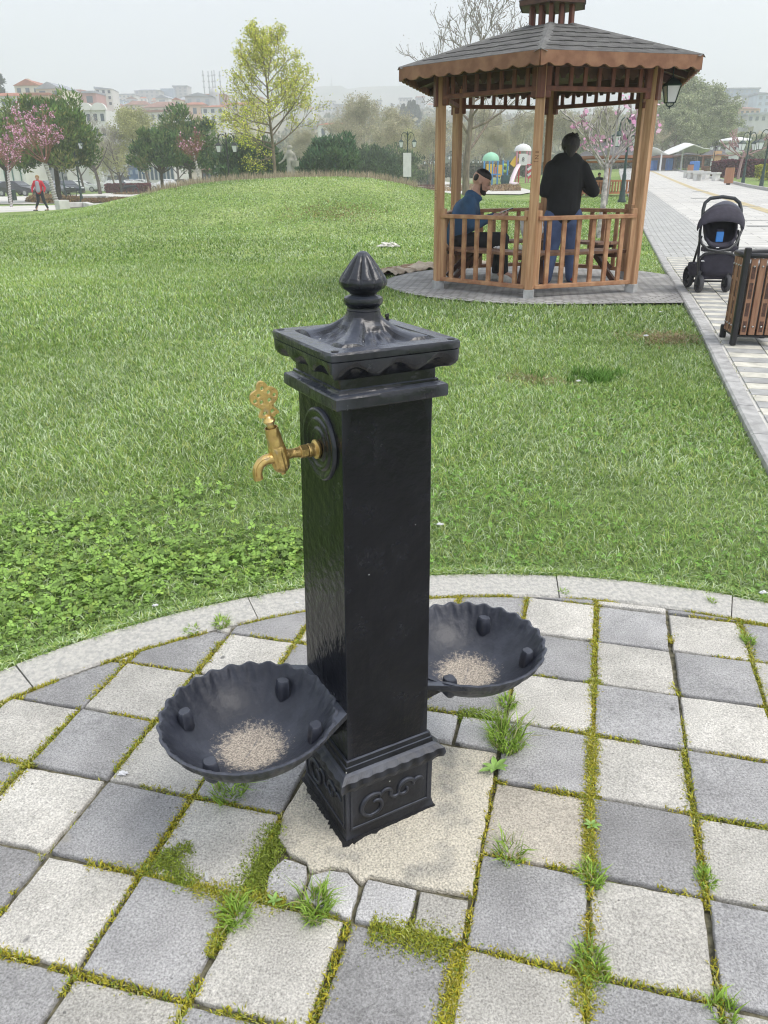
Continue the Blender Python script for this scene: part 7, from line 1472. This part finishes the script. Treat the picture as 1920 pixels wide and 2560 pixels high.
sg = MB().box(g_(1308, 399, -.08), (.76, .06, .95)).build('white_sign', m_wh, PU); text_mesh('sign_mark', '8', .5, .01, mat('sign_black', (.03, .03, .03), .6), sg, M=Matrix.Translation(g_(1308, 399, -.125)) @ Matrix.Rotation(PI / 2, 4, 'X'))
MB().box(g_(1320, 400, -.05), (.5, .05, .8)).build('panel', mat('pale_pink', (.7, .6, .62), .5), PU); MB().box(g_(1308, 412, .6), (1.3, 1.4, .1)).build('platform', m_pr, PU)
MB().tube([g_(1297, 412), g_(1290, 424, -.6), g_(1283, 440, -1.2), z0(g_(1278, 449, -1.8)) + Vector((0, 0, .25)), z0(g_(1294, 451, -2.3)) + Vector((0, 0, .15))], .22, 8, flat=.5).build('slide', mat('pale_pink2', (.72, .6, .64), .4), PU, smooth=60)
MB().bar(g_(1294, 394, .1), g_(1280, 414, .1), .1, .5).build('ladder_panel', m_py, PU)
for i in range(4): MB().bar(g_(1319 + i * 0, 446 - i * 7, -.3), g_(1330, 438 - i * 7, -.3), .06, .22).build('stripe', m_pr if i % 2 == 0 else m_wh, PU)
# ================================================================ people far away
def walker(label, px, py, top, coat, inner, legs, hair, stride=.22, arms=.1, seated=False, Y=None):
    b = gp(px, py) if Y is None else gY(px, Y); H = (at(px, top, b.y).z - b.z); k = H / (1.68 if not seated else 1.25); T = thing('person', label, 'person', b, 0); V = lambda x, y, z: Vector((x * k, y * k, z * k)); mb = MB()
    off = 0 if not seated else -.43
    hip = .92 + off; mb.ball(V(0, 0, 1.56 + off), (.085 * k, .10 * k, .115 * k), 12, 10); mb.cap(V(0, 0, 1.36 + off), V(0, 0, 1.5 + off), .055 * k, .05 * k); mb.cap(V(0, 0, hip), V(0, 0, 1.3 + off), .14 * k, .14 * k)
    if seated: L = [((s * .1, 0, hip), (s * .13, -.42, hip + .02), (s * .13, -.45, .08)) for s in (-1, 1)]
    else: L = [((-.09, 0, hip), (-.12, -.05, .5), (-.10 - stride, 0, .08)), ((.09, 0, hip), (.16, -.04, .5), (.08 + stride, 0, .08))]
    for s, (a, c, d) in zip((-1, 1), L):
        mb.cap(V(*a), V(*c), .08 * k, .055 * k, 8); mb.cap(V(*c), V(*d), .055 * k, .035 * k, 8); mb.cap(V(*d), V(d[0] - .08, d[1] - .06, .04), .035 * k, .03 * k, 8); e = V(s * (.22 + arms), -.02, 1.1 + off); w = V(s * (.20 + arms), -.16, .9 + off)
        mb.cap(V(s * .17, 0, 1.38 + off), e, .05 * k, .04 * k, 8); mb.cap(e, w, .04 * k, .03 * k, 8); mb.cap(w, w + V(0, -.03, -.1), .028 * k, .02 * k, 8)
    remesh(mb.build('body', m_skin, T), .022, 1)
    mb = MB().cap(V(0, 0, hip + .02), V(0, 0, 1.32 + off), .165 * k, .165 * k, 12).cap(V(-.15, 0, 1.36 + off), V(.15, 0, 1.36 + off), .075 * k, .075 * k)
    for s in (-1, 1): e = V(s * (.22 + arms), -.02, 1.1 + off); w = V(s * (.20 + arms), -.15, .92 + off); mb.cap(V(s * .17, 0, 1.38 + off), e, .072 * k, .06 * k, 8); mb.cap(e, w, .06 * k, .048 * k, 8)
    remesh(mb.build('jacket', coat, T), .03, 2)
    if inner: remesh(MB().cap(V(0, -.075, hip + .05), V(0, -.085, 1.33 + off), .125 * k, .11 * k, 12).build('jumper', inner, T), .03, 2)
    mb = MB()
    for a, c, d in L: mb.cap(V(*a), V(*c), .10 * k, .075 * k, 10); mb.cap(V(*c), V(d[0], d[1], d[2] + .08), .075 * k, .055 * k, 10)
    remesh(mb.build('trousers', legs, T), .03, 1); mb = MB()
    for a, c, d in L: mb.cap(V(d[0] + .02, d[1], .045), V(d[0] - .12, d[1] - .06, .045), .045 * k, .04 * k, 8)
    remesh(mb.build('shoes', m_irond, T), .025, 1); MB().ball(V(0, .02, 1.60 + off), (.10 * k, .11 * k, .10 * k), 12, 8).build('hair', hair, T, smooth=60); return T
walker('woman in red and black jacket walking on the left path', 107, 528, 438, mat('red_jacket', (.55, .02, .05), .7), mat('grey_jumper', (.38, .40, .46), .8), mat('dark_leggings', (.02, .025, .035), .8), mat('blond_hair', (.35, .22, .10), .7), stride=.2)
walker('person in dark clothes sitting behind the pale trunk, outside the far timber gazebo', 1494, 487, 432, mat('dark_coat', (.02, .02, .025), .8), None, m_trs, m_hair, seated=True)
walker('person in pale clothes inside the small far gazebo', 951, None, 424, m_wh, None, m_trs, m_hair, Y=82, stride=.05); walker('person in dark clothes walking right of the small far gazebo', 982, None, 424, mat('dark_coat2', (.02, .02, .03), .8), None, m_trs, m_hair, Y=88)
b = gp(1493, 489); o = MB().box((0, 0, .40), (1.1, .4, .06)); [o.box((s * .45, 0, .2), (.07, .35, .4)) for s in (-1, 1)]; o = o.build('stool_bench', w_far); o.location = (b.x, b.y + .05, b.z); tag(o, 'small timber bench under the seated far person', 'bench')
# ================================================================ cars
def car_proto(label, loc, rz, body_m, L=4.3, h=1.45, van=False, group='cars parked along the road'):
    T = thing('parked_car', label, 'car', loc, rz, group); w = 1.75; z0_ = .28
    if van: low = [(-L / 2, .35), (-L / 2, .95), (-L / 2 + .35, 1.15), (-L / 2 + .9, h * .96), (-L / 2 + 1.4, h), (L / 2 - .1, h), (L / 2, h - .1), (L / 2, .35)]
    else: low = [(-L / 2, .32), (-L / 2, .62), (-L / 2 + .25, .80), (-L / 2 + 1.15, .95), (-L / 2 + 1.9, h - .03), (-L / 2 + 2.5, h), (L / 2 - 1.0, h - .05), (L / 2 - .35, .98), (L / 2 - .02, .9), (L / 2, .38)]
    V = []; n = len(low)
    for s in (-1, 1):
        for x, z in low: V.append((x, s * w / 2 * (1 if z < 1.0 else .84), z))
    MB().add(V, [tuple(range(n)), tuple(range(n, 2 * n))[::-1]] + [(k, (k + 1) % n, n + (k + 1) % n, n + k) for k in range(n)]).build('body', body_m, T, bevel=.05, seg=2)
    if van: wins = [[(-L / 2 + .75, 1.22), (-L / 2 + 1.0, h - .15), (-L / 2 + 1.7, h - .15), (-L / 2 + 1.7, 1.22)], [(-L / 2 + 1.85, 1.22), (-L / 2 + 1.85, h - .15), (L / 2 - .4, h - .15), (L / 2 - .4, 1.22)]]
    else: wins = [[(-L / 2 + 1.38, 1.0), (-L / 2 + 1.98, h - .12), (-L / 2 + 2.35, h - .1), (-L / 2 + 2.35, 1.0)], [(-L / 2 + 2.43, 1.0), (-L / 2 + 2.43, h - .1), (L / 2 - 1.1, h - .13), (L / 2 - .6, 1.02)]]
    for P in wins:
        for s in (-1, 1): MB().prism(P, -.015, .015, M=Matrix.Translation((0, s * w / 2 * .90, 0)) @ Matrix.Rotation(s * .02, 4, 'X') @ Mq).build('side_window', m_cgl, T)
    MB().bar((-L / 2 + 1.22, 0, .99), (-L / 2 + 1.86, 0, h - .1), w * .78, .04).build('windscreen', m_cgl, T); MB().bar((L / 2 - .92, 0, h - .1), (L / 2 - .4, 0, 1.03), w * .76, .04).build('rear_window', m_cgl, T)
    for x in (-L / 2 + .8, L / 2 - .8):
        for s in (-1, 1):
            Mw = Matrix.Translation((x, s * (w / 2 - .08), .32)) @ Matrix.Rotation(PI / 2, 4, 'X'); wh = MB().lathe([(.2, -.1), (.32, -.1), (.32, .1), (.2, .1)], 16, M=Mw, cap=False).build('wheel', m_tyre, T); MB().lathe([(.01, -.08), (.2, -.09), (.2, .09), (.01, .08)], 12, M=Mw).build('rim', m_galv, wh)
    for s in (-1, 1): MB().box((-L / 2 + .03, s * .62, .66), (.1, .34, .14)).build('headlight', m_glass, T); MB().box((L / 2 - .02, s * .66, .82), (.08, .26, .18)).build('tail_light', m_pr, T)
    return T
m_cgl = mat('car_glass', (.04, .05, .06), .1, spec=.8); cw = mat('white_car_paint', (.72, .72, .73), .25, coat=.5); cd = mat('dark_blue_car_paint', (.02, .03, .05), .25, coat=.5); cg = mat('grey_car_paint', (.16, .17, .20), .3, coat=.5); cbk = mat('black_car_paint', (.02, .02, .025), .3, coat=.4)
def car_at(px, Y): b = gY(px, Y); return b
K = car_proto('white car left of the white sculpture base, behind the red hedge', car_at(278, 118), 0, cw)
def car(label, px, Y, rz, m): 
    c = copy_tree(K, loc=car_at(px, Y), rz=rz, label=label)
    for o in c.children:
        if o.name.startswith('body'): o.material_slots[0].link = 'OBJECT'; o.material_slots[0].material = m
    return c
car('white car half hidden behind the lamp pole and the hedge', 318, 121, .1, cw); car('white estate car in the middle of the row before the low building', 358, 116, PI, cw); car('white hatchback right of the middle car, behind the leaning pine', 411, 114, .1, cw); car('dark blue car behind the taller pine trunk', 460, 116, PI, cd); car('blue-grey car behind the pines, right of the bus stop', 474, 124, .2, cg)
car('dark blue hatchback seen from behind, left of the white sculpture', 163, 96, 2.5, cd); car('white car just right of the dark hatchback', 205, 112, PI, cw); car('grey car behind the walking woman', 119, 94, 2.7, cg); car('black car at the left edge, longest of the left row', 40, 86, 2.9, cbk); car('silver car cut off by the left picture edge', 5, 90, 2.8, cg); car('white car low behind the mound crest', 530, 130, 0, cw)
car_proto('white van with dark windows behind the white cars', car_at(301, 128), 0, cw, 5.2, 2.2, True, 'vans parked along the road')
# motorbike before the hedge
b = gY(320, 92); T = thing('motorbike', 'dark motorbike parked in front of the red hedge', 'motorbike', b); 
for x in (-.65, .65): MB().tube([(x + .3 * math.cos(t), 0, .32 + .3 * math.sin(t)) for t in np.linspace(0, 2 * PI, 16)[:-1]], .06, 6, closed=True).build('wheel', m_tyre, T)
MB().cap((-.5, 0, .7), (.1, 0, .8), .16, .14).cap((.1, 0, .75), (.7, 0, .8), .12, .08).cap((-.65, 0, .35), (-.4, 0, 1.0), .05, .05).build('body', m_irond, T); MB().bar((-.45, -.35, 1.05), (-.45, .35, 1.05), .04, .04).build('handlebar', m_irond, T)
# ================================================================ buildings
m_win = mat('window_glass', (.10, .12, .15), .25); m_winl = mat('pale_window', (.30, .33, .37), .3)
def house(label, x0, x1, yt, yb, Y, wall, roof=None, rtype='hip', rh=8, rows=2, cols=3, rz=0., name='house', win=m_win, d=9, chim=False, zfloor=None, ww=.45, wh=.5):
    a = at(x0, (yt + yb) / 2, Y); c = at(x1, (yt + yb) / 2, Y); X = (a.x + c.x) / 2; w = c.x - a.x; z1 = at((x0 + x1) / 2, yt, Y).z; z0_ = at((x0 + x1) / 2, yb, Y).z - 6; rhm = rh * Y / F_PX * .86
    T = thing(name, label, 'building', (X, Y + d / 2, z0_), rz); H = z1 - z0_; wl = MB().box((0, 0, H / 2), (w, d, H)).build('wall', wall, T); hv = at((x0 + x1) / 2, yt, Y).z - at((x0 + x1) / 2, yb, Y).z
    if roof:
        W, D = w / 2 * 1.07, d / 2 * 1.07; B = [(-W, -D, H), (W, -D, H), (W, D, H), (-W, D, H)]
        if rtype == 'hip': mb = MB().add(B + [(-W * .45, 0, H + rhm), (W * .45, 0, H + rhm)], [(0, 1, 5, 4), (1, 2, 5), (2, 3, 4, 5), (3, 0, 4), (3, 2, 1, 0)])
        elif rtype == 'gable': mb = MB().add(B + [(0, -D, H + rhm), (0, D, H + rhm)], [(0, 1, 4), (1, 2, 5, 4), (2, 3, 5), (3, 0, 4, 5), (3, 2, 1, 0)])
        elif rtype == 'shed': mb = MB().add(B + [(-W, -D, H + rhm), (-W, D, H + rhm)], [(0, 1, 4), (1, 2, 5, 4), (2, 3, 5), (3, 0, 4, 5), (3, 2, 1, 0)])
        else: mb = MB().box((0, 0, H + .2), (2 * W, 2 * D, .5))
        rf_ = mb.build('roof', roof, T)
        if chim: MB().box((-w * .22, 0, H + rhm * .8), (w * .12, 1, rhm * 1.1)).build('chimney', wall, rf_)
    me = None
    for i in range(rows):
        for j in range(cols):
            z = H - hv * (i + .5) / rows; x = -w / 2 + w * (j + .5) / cols
            if me is None: o = MB().box((0, 0, 0), (w / cols * ww, .25, hv / rows * wh)).build('window', win, wl); me = o.data
            else: o = bpy.data.objects.new('window', me); C.objects.link(o); o.parent = wl
            o.location = (x, -d / 2, z)
    return T
def wm(n, c): return mat(n, c, .9, var=.08, scale=.3)
c_cream = wm('cream_wall', (.66, .60, .50)); c_pink = wm('pink_wall', (.48, .28, .26)); c_white = wm('white_wall', (.68, .67, .64)); c_blue = wm('grey_blue_wall', (.30, .36, .45)); c_peach = wm('peach_wall', (.62, .45, .34)); c_gry = wm('grey_wall', (.46, .46, .47)); c_lb = wm('pale_blue_wall', (.52, .60, .68)); c_ol = wm('yellow_wall', (.62, .56, .33))
r_red = mat('red_tile_roof', (.36, .14, .09), .9, var=.25, scale=.6); r_brn = mat('brown_tile_roof', (.27, .15, .12), .9, var=.25, scale=.6); r_gry = mat('grey_roof', (.34, .36, .40), .9, var=.15, scale=.6)
H_ = [('white house with orange roof at the left picture edge', -40, 46, 240, 300, 150, c_white, r_red, 'hip', 13, 2, 4), ('cream house with red roof and thick chimney behind the big pine', 40, 105, 214, 260, 215, c_cream, r_red, 'gable', 15, 2, 3),
      ('cream house with a grey-blue gable above the big pine', 95, 163, 222, 262, 190, c_cream, r_gry, 'gable', 16, 2, 2), ('peach wall building just behind the blossom tree crown', 60, 118, 238, 268, 180, c_peach, r_red, 'flat', 3, 1, 3),
      ('tall windowless pink building with slanted top', 168, 212, 224, 262, 230, c_pink, None, '', 0, 0, 0), ('pink block attached to the right of the slanted pink building', 208, 241, 232, 265, 228, c_pink, r_gry, 'flat', 2, 1, 1), ('white and grey apartment with large upper windows', 236, 277, 222, 266, 236, c_white, r_gry, 'shed', 5, 3, 3),
      ('ornate white building with round gables behind the bare tree', 158, 282, 276, 420, 128, c_white, None, '', 0, 4, 7), ('hazy white terrace block on the ridge, leftmost', 285, 338, 237, 262, 420, c_white, r_gry, 'flat', 2, 3, 5), ('hazy white block with long balconies on the ridge', 338, 400, 226, 262, 430, c_gry, r_gry, 'hip', 5, 4, 5),
      ('grey-blue slab block on the ridge', 403, 434, 221, 262, 440, c_blue, None, '', 0, 0, 0), ('stepped pale apartment block beside the grey-blue slab', 434, 470, 216, 262, 445, c_gry, r_gry, 'flat', 2, 6, 3), ('pale blue house below the ridge', 272, 308, 250, 285, 300, c_lb, r_gry, 'shed', 4, 1, 2),
      ('house with long brown roof below the ridge', 312, 372, 262, 292, 260, c_cream, r_brn, 'hip', 12, 1, 4), ('house with wide brown roof and dormer windows', 362, 450, 268, 290, 240, c_cream, r_brn, 'hip', 16, 1, 4), ('long white building with covered balcony above the pines', 330, 456, 280, 330, 205, c_white, r_brn, 'flat', 2, 2, 8),
      ('grey gabled house left of the dome', 462, 528, 240, 268, 290, c_gry, r_gry, 'gable', 8, 1, 3), ('pink roofed block under the mosque dome', 515, 562, 238, 262, 330, c_pink, r_red, 'flat', 2, 1, 3), ('red roofed house left of the yellow-green tree', 455, 515, 262, 292, 230, c_peach, r_red, 'hip', 9, 1, 3), ('white house with red roof touching the yellow-green tree', 508, 565, 268, 305, 215, c_white, r_red, 'hip', 8, 2, 3), ('pale house hidden behind the yellow-green tree, left part', 560, 640, 262, 300, 235, c_cream, r_red, 'hip', 9, 2, 4), ('small white gabled house in the middle of the hillside', 392, 425, 245, 262, 300, c_white, r_gry, 'gable', 8, 1, 1), ('yellow house on the hillside', 430, 452, 250, 268, 285, c_ol, r_red, 'gable', 6, 1, 2),
      ('white villa with red roof right of the yellow-green tree', 792, 875, 312, 350, 170, c_white, r_red, 'hip', 8, 1, 4), ('cluster house of white walls on the far slope, left', 786, 812, 262, 282, 520, c_white, r_gry, 'flat', 2, 2, 3), ('cluster house of white walls on the far slope, middle', 812, 838, 254, 280, 540, c_white, r_gry, 'flat', 2, 2, 3), ('cluster house of white walls on the far slope, right', 836, 862, 262, 280, 530, c_gry, r_gry, 'flat', 2, 1, 3), ('white house among trees left of the cypresses', 930, 955, 252, 270, 500, c_white, r_gry, 'flat', 2, 1, 3), ('white block above the far cypresses', 998, 1030, 246, 264, 560, c_white, r_gry, 'flat', 2, 2, 4), ('grey house right of the far cypresses', 1040, 1062, 243, 262, 560, c_gry, r_red, 'flat', 2, 2, 3),
      ('curved grey-blue tower block on the right hill', 1822, 1896, 222, 262, 380, c_blue, r_gry, 'flat', 3, 3, 6), ('plain white slab building on the right hill', 1832, 1852, 244, 280, 300, c_white, None, '', 0, 0, 0), ('pale terraced building on the right hill', 1850, 1900, 240, 272, 320, c_gry, r_gry, 'flat', 2, 3, 5), ('brown roofed house on the right hill', 1846, 1898, 272, 292, 250, c_peach, r_brn, 'hip', 7, 1, 4), ('pale blue glass building at the right picture edge', 1896, 1960, 236, 282, 300, c_lb, r_gry, 'shed', 6, 3, 4), ('low grey house at the right picture edge', 1872, 1950, 286, 306, 230, c_gry, r_gry, 'flat', 2, 1, 5)]
random.seed(9)
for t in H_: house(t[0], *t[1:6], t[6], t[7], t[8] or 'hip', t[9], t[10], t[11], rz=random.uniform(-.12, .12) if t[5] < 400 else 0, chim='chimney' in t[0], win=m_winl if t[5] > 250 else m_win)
# small dense houses filling the hillside behind
hl = []; hs = []
r_ = random.Random(12)
for row, (yy, Yd) in enumerate(((246, 400), (256, 340), (268, 300), (281, 262))):
    x = 262 + row * 9
    while x < 640:
        w_ = r_.uniform(16, 30); hl.append((x, x + w_, yy + r_.uniform(-4, 4), Yd + r_.uniform(-12, 12), w_)); x += w_ + r_.uniform(2, 12)
hl += [(x, x + 18, 262 + 10 * (i % 3), 430 + 20 * i, 18) for i, x in enumerate((742, 765, 780, 868, 884, 905, 1068, 1090, 1120, 1146))]
hl.sort()
for i, (x0, x1, y, Yd, w_) in enumerate(hl):
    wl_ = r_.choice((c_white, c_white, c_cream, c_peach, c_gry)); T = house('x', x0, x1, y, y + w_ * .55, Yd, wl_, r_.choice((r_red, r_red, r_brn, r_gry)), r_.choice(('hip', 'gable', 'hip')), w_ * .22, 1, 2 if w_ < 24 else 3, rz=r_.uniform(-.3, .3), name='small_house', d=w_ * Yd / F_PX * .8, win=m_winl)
    col_ = 'white' if wl_ is c_white else ('cream' if wl_ is c_cream else ('peach' if wl_ is c_peach else 'grey')); T['group'] = 'small houses of the hillside town'; xm = (x0 + x1) / 2
    lm = [(300, 'above the ornate white building'), (345, 'above the first bare tree'), (390, 'above the umbrella-shaped pine'), (430, 'between the two umbrella pines'), (480, 'above the taller pine'), (530, 'beneath the thin masts'), (585, 'left of the yellow-green crown'), (650, 'behind the yellow-green crown'), (800, 'right of the yellow-green crown'), (1000, 'above the hazy beige trees'), (2000, 'behind the gazebo eave')]
    rw = 'top row' if y < 251 else ('second row' if y < 262 else ('third row' if y < 275 else 'lowest row')); hs.append((f'small {col_} hillside house, {rw}, {[t for k_, t in lm if xm < k_][0]}', T))
from collections import Counter
ct = Counter(t for t, _ in hs); seen = Counter()
for t, T in hs:
    seen[t] += 1; T['label'] = t if ct[t] == 1 else t.replace('house,', f'house, {["left one", "next one right", "third one", "fourth one", "fifth one", "sixth one"][seen[t] - 1]},')
# arched gables of the ornate building
for px in (171, 223, 258):
    p = at(px, 276, 127.9); T = [o for o in C.objects if o.get('label', '').startswith('ornate white')][0]; a = MB().prism([(1.15 * math.cos(t), 1.0 * math.sin(t)) for t in np.linspace(0, PI, 14)], -.3, .3, M=Matrix.Translation(p - T.location + Vector((0, 0, .0))) @ Mq).build('round_gable', c_white, T); MB().prism([(.7 * math.cos(t), .62 * math.sin(t)) for t in np.linspace(0, PI, 12)], -.36, -.28, M=Matrix.Translation(p - T.location) @ Mq).build('gable_recess', m_winl, a)
# low shop building with blue glass tower
T = house('narrow dark blue glass building behind the white van', 318, 347, 356, 462, 126, wm('blue_glass', (.10, .17, .30)), None, 'hip', 0, 5, 2, win=mat('pale_blue_glass', (.32, .40, .50), .2), name='glass_building'); house('low white shop building behind the white cars', 345, 436, 405, 462, 122, c_white, c_white, 'flat', 3, 1, 9, name='shop_building', wh=.55, ww=.6, win=mat('shop_window', (.06, .10, .14), .3))
house('pale shop front behind the left pines', 60, 230, 400, 466, 132, c_gry, c_white, 'flat', 3, 2, 9, name='shop_building'); house('white boarded front at the left edge behind the parked cars', -60, 62, 402, 462, 120, c_white, c_white, 'flat', 3, 1, 6, name='shop_building', win=mat('green_post', (.03, .12, .10), .6), ww=.12, wh=1.0); house('brown kiosk roofed building behind the white totem', 505, 545, 424, 462, 90, mat('dark_brown', (.08, .05, .04), .8), r_brn, 'hip', 5, 1, 3, name='kiosk', d=3)
house('long low pale building behind the mound crest', 570, 820, 428, 462, 140, c_white, c_white, 'flat', 3, 1, 18, name='shop_building')
# mosque dome, masts, tower, cypresses
p = at(535, 233, 325); T = thing('mosque', 'grey mosque dome between thin masts on the left ridge', 'mosque', p, scale=.42); MB().lathe([(4.2, -14), (4.2, 0), (4.1, .8), (3.2, 2.8), (1.6, 4.0), (.1, 4.4)], 20).build('dome', c_gry, T, smooth=60)
for i, (px, yt) in enumerate(((512, 176), (525, 178), (534, 177), (540, 175), (553, 178))): p = at(px, 236, 420 + i * 6); H = at(px, yt, p.y).z - p.z; o = MB().cyl((0, 0, -20), (0, 0, H), .45, .25, 6); [o.box((0, 0, H * k), (1.0, 1.0, .5)) for k in (.3, .55, .8)]; o = o.build('radio_mast', mat('mast_grey', (.42, .43, .46), .7)); o.location = p; tag(o, f'{["leftmost", "second", "middle", "fourth", "rightmost"][i]} of the five thin masts on the left ridge', 'mast', 'thin masts on the ridge')
p = at(829, 220, 1500); o = MB().cyl((0, 0, -10), (0, 0, 12), 2.2, 1.2, 6).cyl((0, 0, 12), (0, 0, 20), .6, .3, 5).build('hill_tower', mat('tower_grey', (.3, .32, .36), .9)); o.location = p; tag(o, 'tiny tower on the highest point of the far hill', 'tower')
for i, (px, yt, Y) in enumerate(((1008, 262, 330), (1024, 254, 320), (1034, 253, 325), (1043, 264, 335), (880, 268, 420))):
    pb = at(px, 305, Y); H = at(px, yt, Y).z - pb.z; T = thing('cypress', f'dark pointed cypress, {["leftmost of the far four", "second of the far four", "third and tallest of the far four", "rightmost of the far four", "single, left of the far four"][i]}', 'tree', pb, 0, 'dark cypresses on the far slope'); n = 2600; g = np.random.default_rng(i); u = g.random(n); R__ = 1.9 * np.sin(PI * (.12 + .85 * u)) ** .8 * (1 - u * .6) * np.sqrt(g.random(n)); a = g.random(n) * 2 * PI
    tips = [(Vector((R__[k] * math.cos(a[k]), R__[k] * math.sin(a[k]), u[k] * H)), None) for k in range(n)]; leaves('crown', tips, 1, .1, .7, [(.03, .05, .05), (.045, .07, .06)], m_fol, T, seed=i); MB().cyl((0, 0, -2), (0, 0, H * .5), .3, .15, 6).build('trunk', m_barkd, T)
# ================================================================ hills
def hill(name, prof, Y, depth, m, z_dn=-5, jag=0, seed=0, ny=14):
    xs = np.linspace(prof[0][0], prof[-1][0], 220); ys = np.interp(xs, [p[0] for p in prof], [p[1] for p in prof]); V = []
    for i, (x, y) in enumerate(zip(xs, ys)):
        y = y + jag * noise.fractal(Vector((x * .03, seed, 0)), 1, 2, 5)
        for j in range(ny):
            t = j / (ny - 1); yy = Y * (1 - depth * (1 - t)); top = at(x, y, Y); p = at(x, 440, yy); V.append((top.x * yy / Y, yy, (top.z - z_dn) * (t ** 1.25) + z_dn))
    Fc = [(i * ny + j, (i + 1) * ny + j, (i + 1) * ny + j + 1, i * ny + j + 1) for i in range(219) for j in range(ny - 1)]; return tag(MB().add(V, Fc).build(name, m, smooth=170, fix=False), kind='structure')
m_hill = mat('hill_green', (.10, .12, .07), .95, col2=(.22, .21, .15), scale=.02, detail=10, sharp=(.4, .6)); m_hill2 = mat('hill_near', (.17, .17, .10), .95, col2=(.30, .27, .20), scale=.06, detail=9, sharp=(.4, .6))
hill('far_hill', [(-700, 250), (300, 245), (560, 232), (700, 225), (806, 216), (853, 214), (866, 223), (905, 217), (1000, 214), (1150, 216), (1300, 222), (1500, 228), (1700, 232), (2100, 236), (2700, 260)], 1500, .45, m_hill, 0, 2, 1)
hill('town_hill', [(-800, 230), (0, 240), (170, 250), (285, 245), (400, 238), (480, 240), (600, 262), (740, 285), (860, 300), (960, 330), (1100, 350)], 500, .68, m_hill2, -2, 3, 2)
hill('near_slope', [(640, 318), (760, 292), (880, 284), (1000, 286), (1100, 290), (1300, 300), (1500, 300), (1700, 300), (1800, 268), (1860, 262), (1960, 262), (2400, 250)], 600, .7, m_hill2, -2, 3, 3)
# far-off wood on the hillsides: too many trees to count
g = np.random.default_rng(5); n = 26000; tips = []
X = g.uniform(300, 1950, n); D = g.uniform(.0, 1, n)
for k in range(0, n, 1):
    Yw_ = 230 + 330 * D[k]; x = X[k]; yb = np.interp(x, [300, 640, 760, 1000, 1300, 1700, 1960], [330, 330, 300, 288, 300, 300, 265]); pz = at(x, yb + 90 * (1 - D[k]) ** 1.2 + g.uniform(-4, 6), Yw_); tips.append((pz, None))
c = [(.22, .21, .12), (.17, .18, .10), (.27, .24, .16), (.10, .13, .07), (.32, .29, .2)]
o = leaves('far_woodland', tips, 2, 2.2, 2.4, c, m_fol, None, seed=6, lf=1.1, flat=1); tag(o, kind='stuff')
# middle-distance bushes
hedge('line of dark green shrubs behind the playground', 1100, 1600, 412, 440, 122, [(.09, .11, .06), (.13, .14, .09), (.06, .08, .04), (.22, .2, .14)], 5, 16000, .5); hedge('line of dark shrubs behind the far canopy', 1600, 1960, 385, 415, 128, [(.06, .08, .04), (.10, .11, .06), (.04, .05, .03)], 5, 9000, .5); hedge('line of dark shrubs behind the mound crest', 640, 1100, 418, 440, 118, [(.22, .22, .15), (.30, .28, .2), (.14, .16, .09)], 4, 9000, .4)
# a few birds' worth of nothing: the air itself
hzb = MB().box((100, 765, 120), (2600, 1640, 262)).build('haze', mat('haze_air', (.8, .8, .8))); tag(hzb, kind='stuff'); hm = hzb.data.materials[0]; hn = hm.node_tree.nodes; hn.remove(hn['Principled BSDF']); pv = hn.new('ShaderNodeVolumePrincipled'); pv.inputs['Color'].default_value = (.96, .975, 1, 1); pv.inputs['Density'].default_value = .0015; pv.inputs['Anisotropy'].default_value = .3; hm.node_tree.links.new(pv.outputs[0], hn['Material Output'].inputs['Volume'])
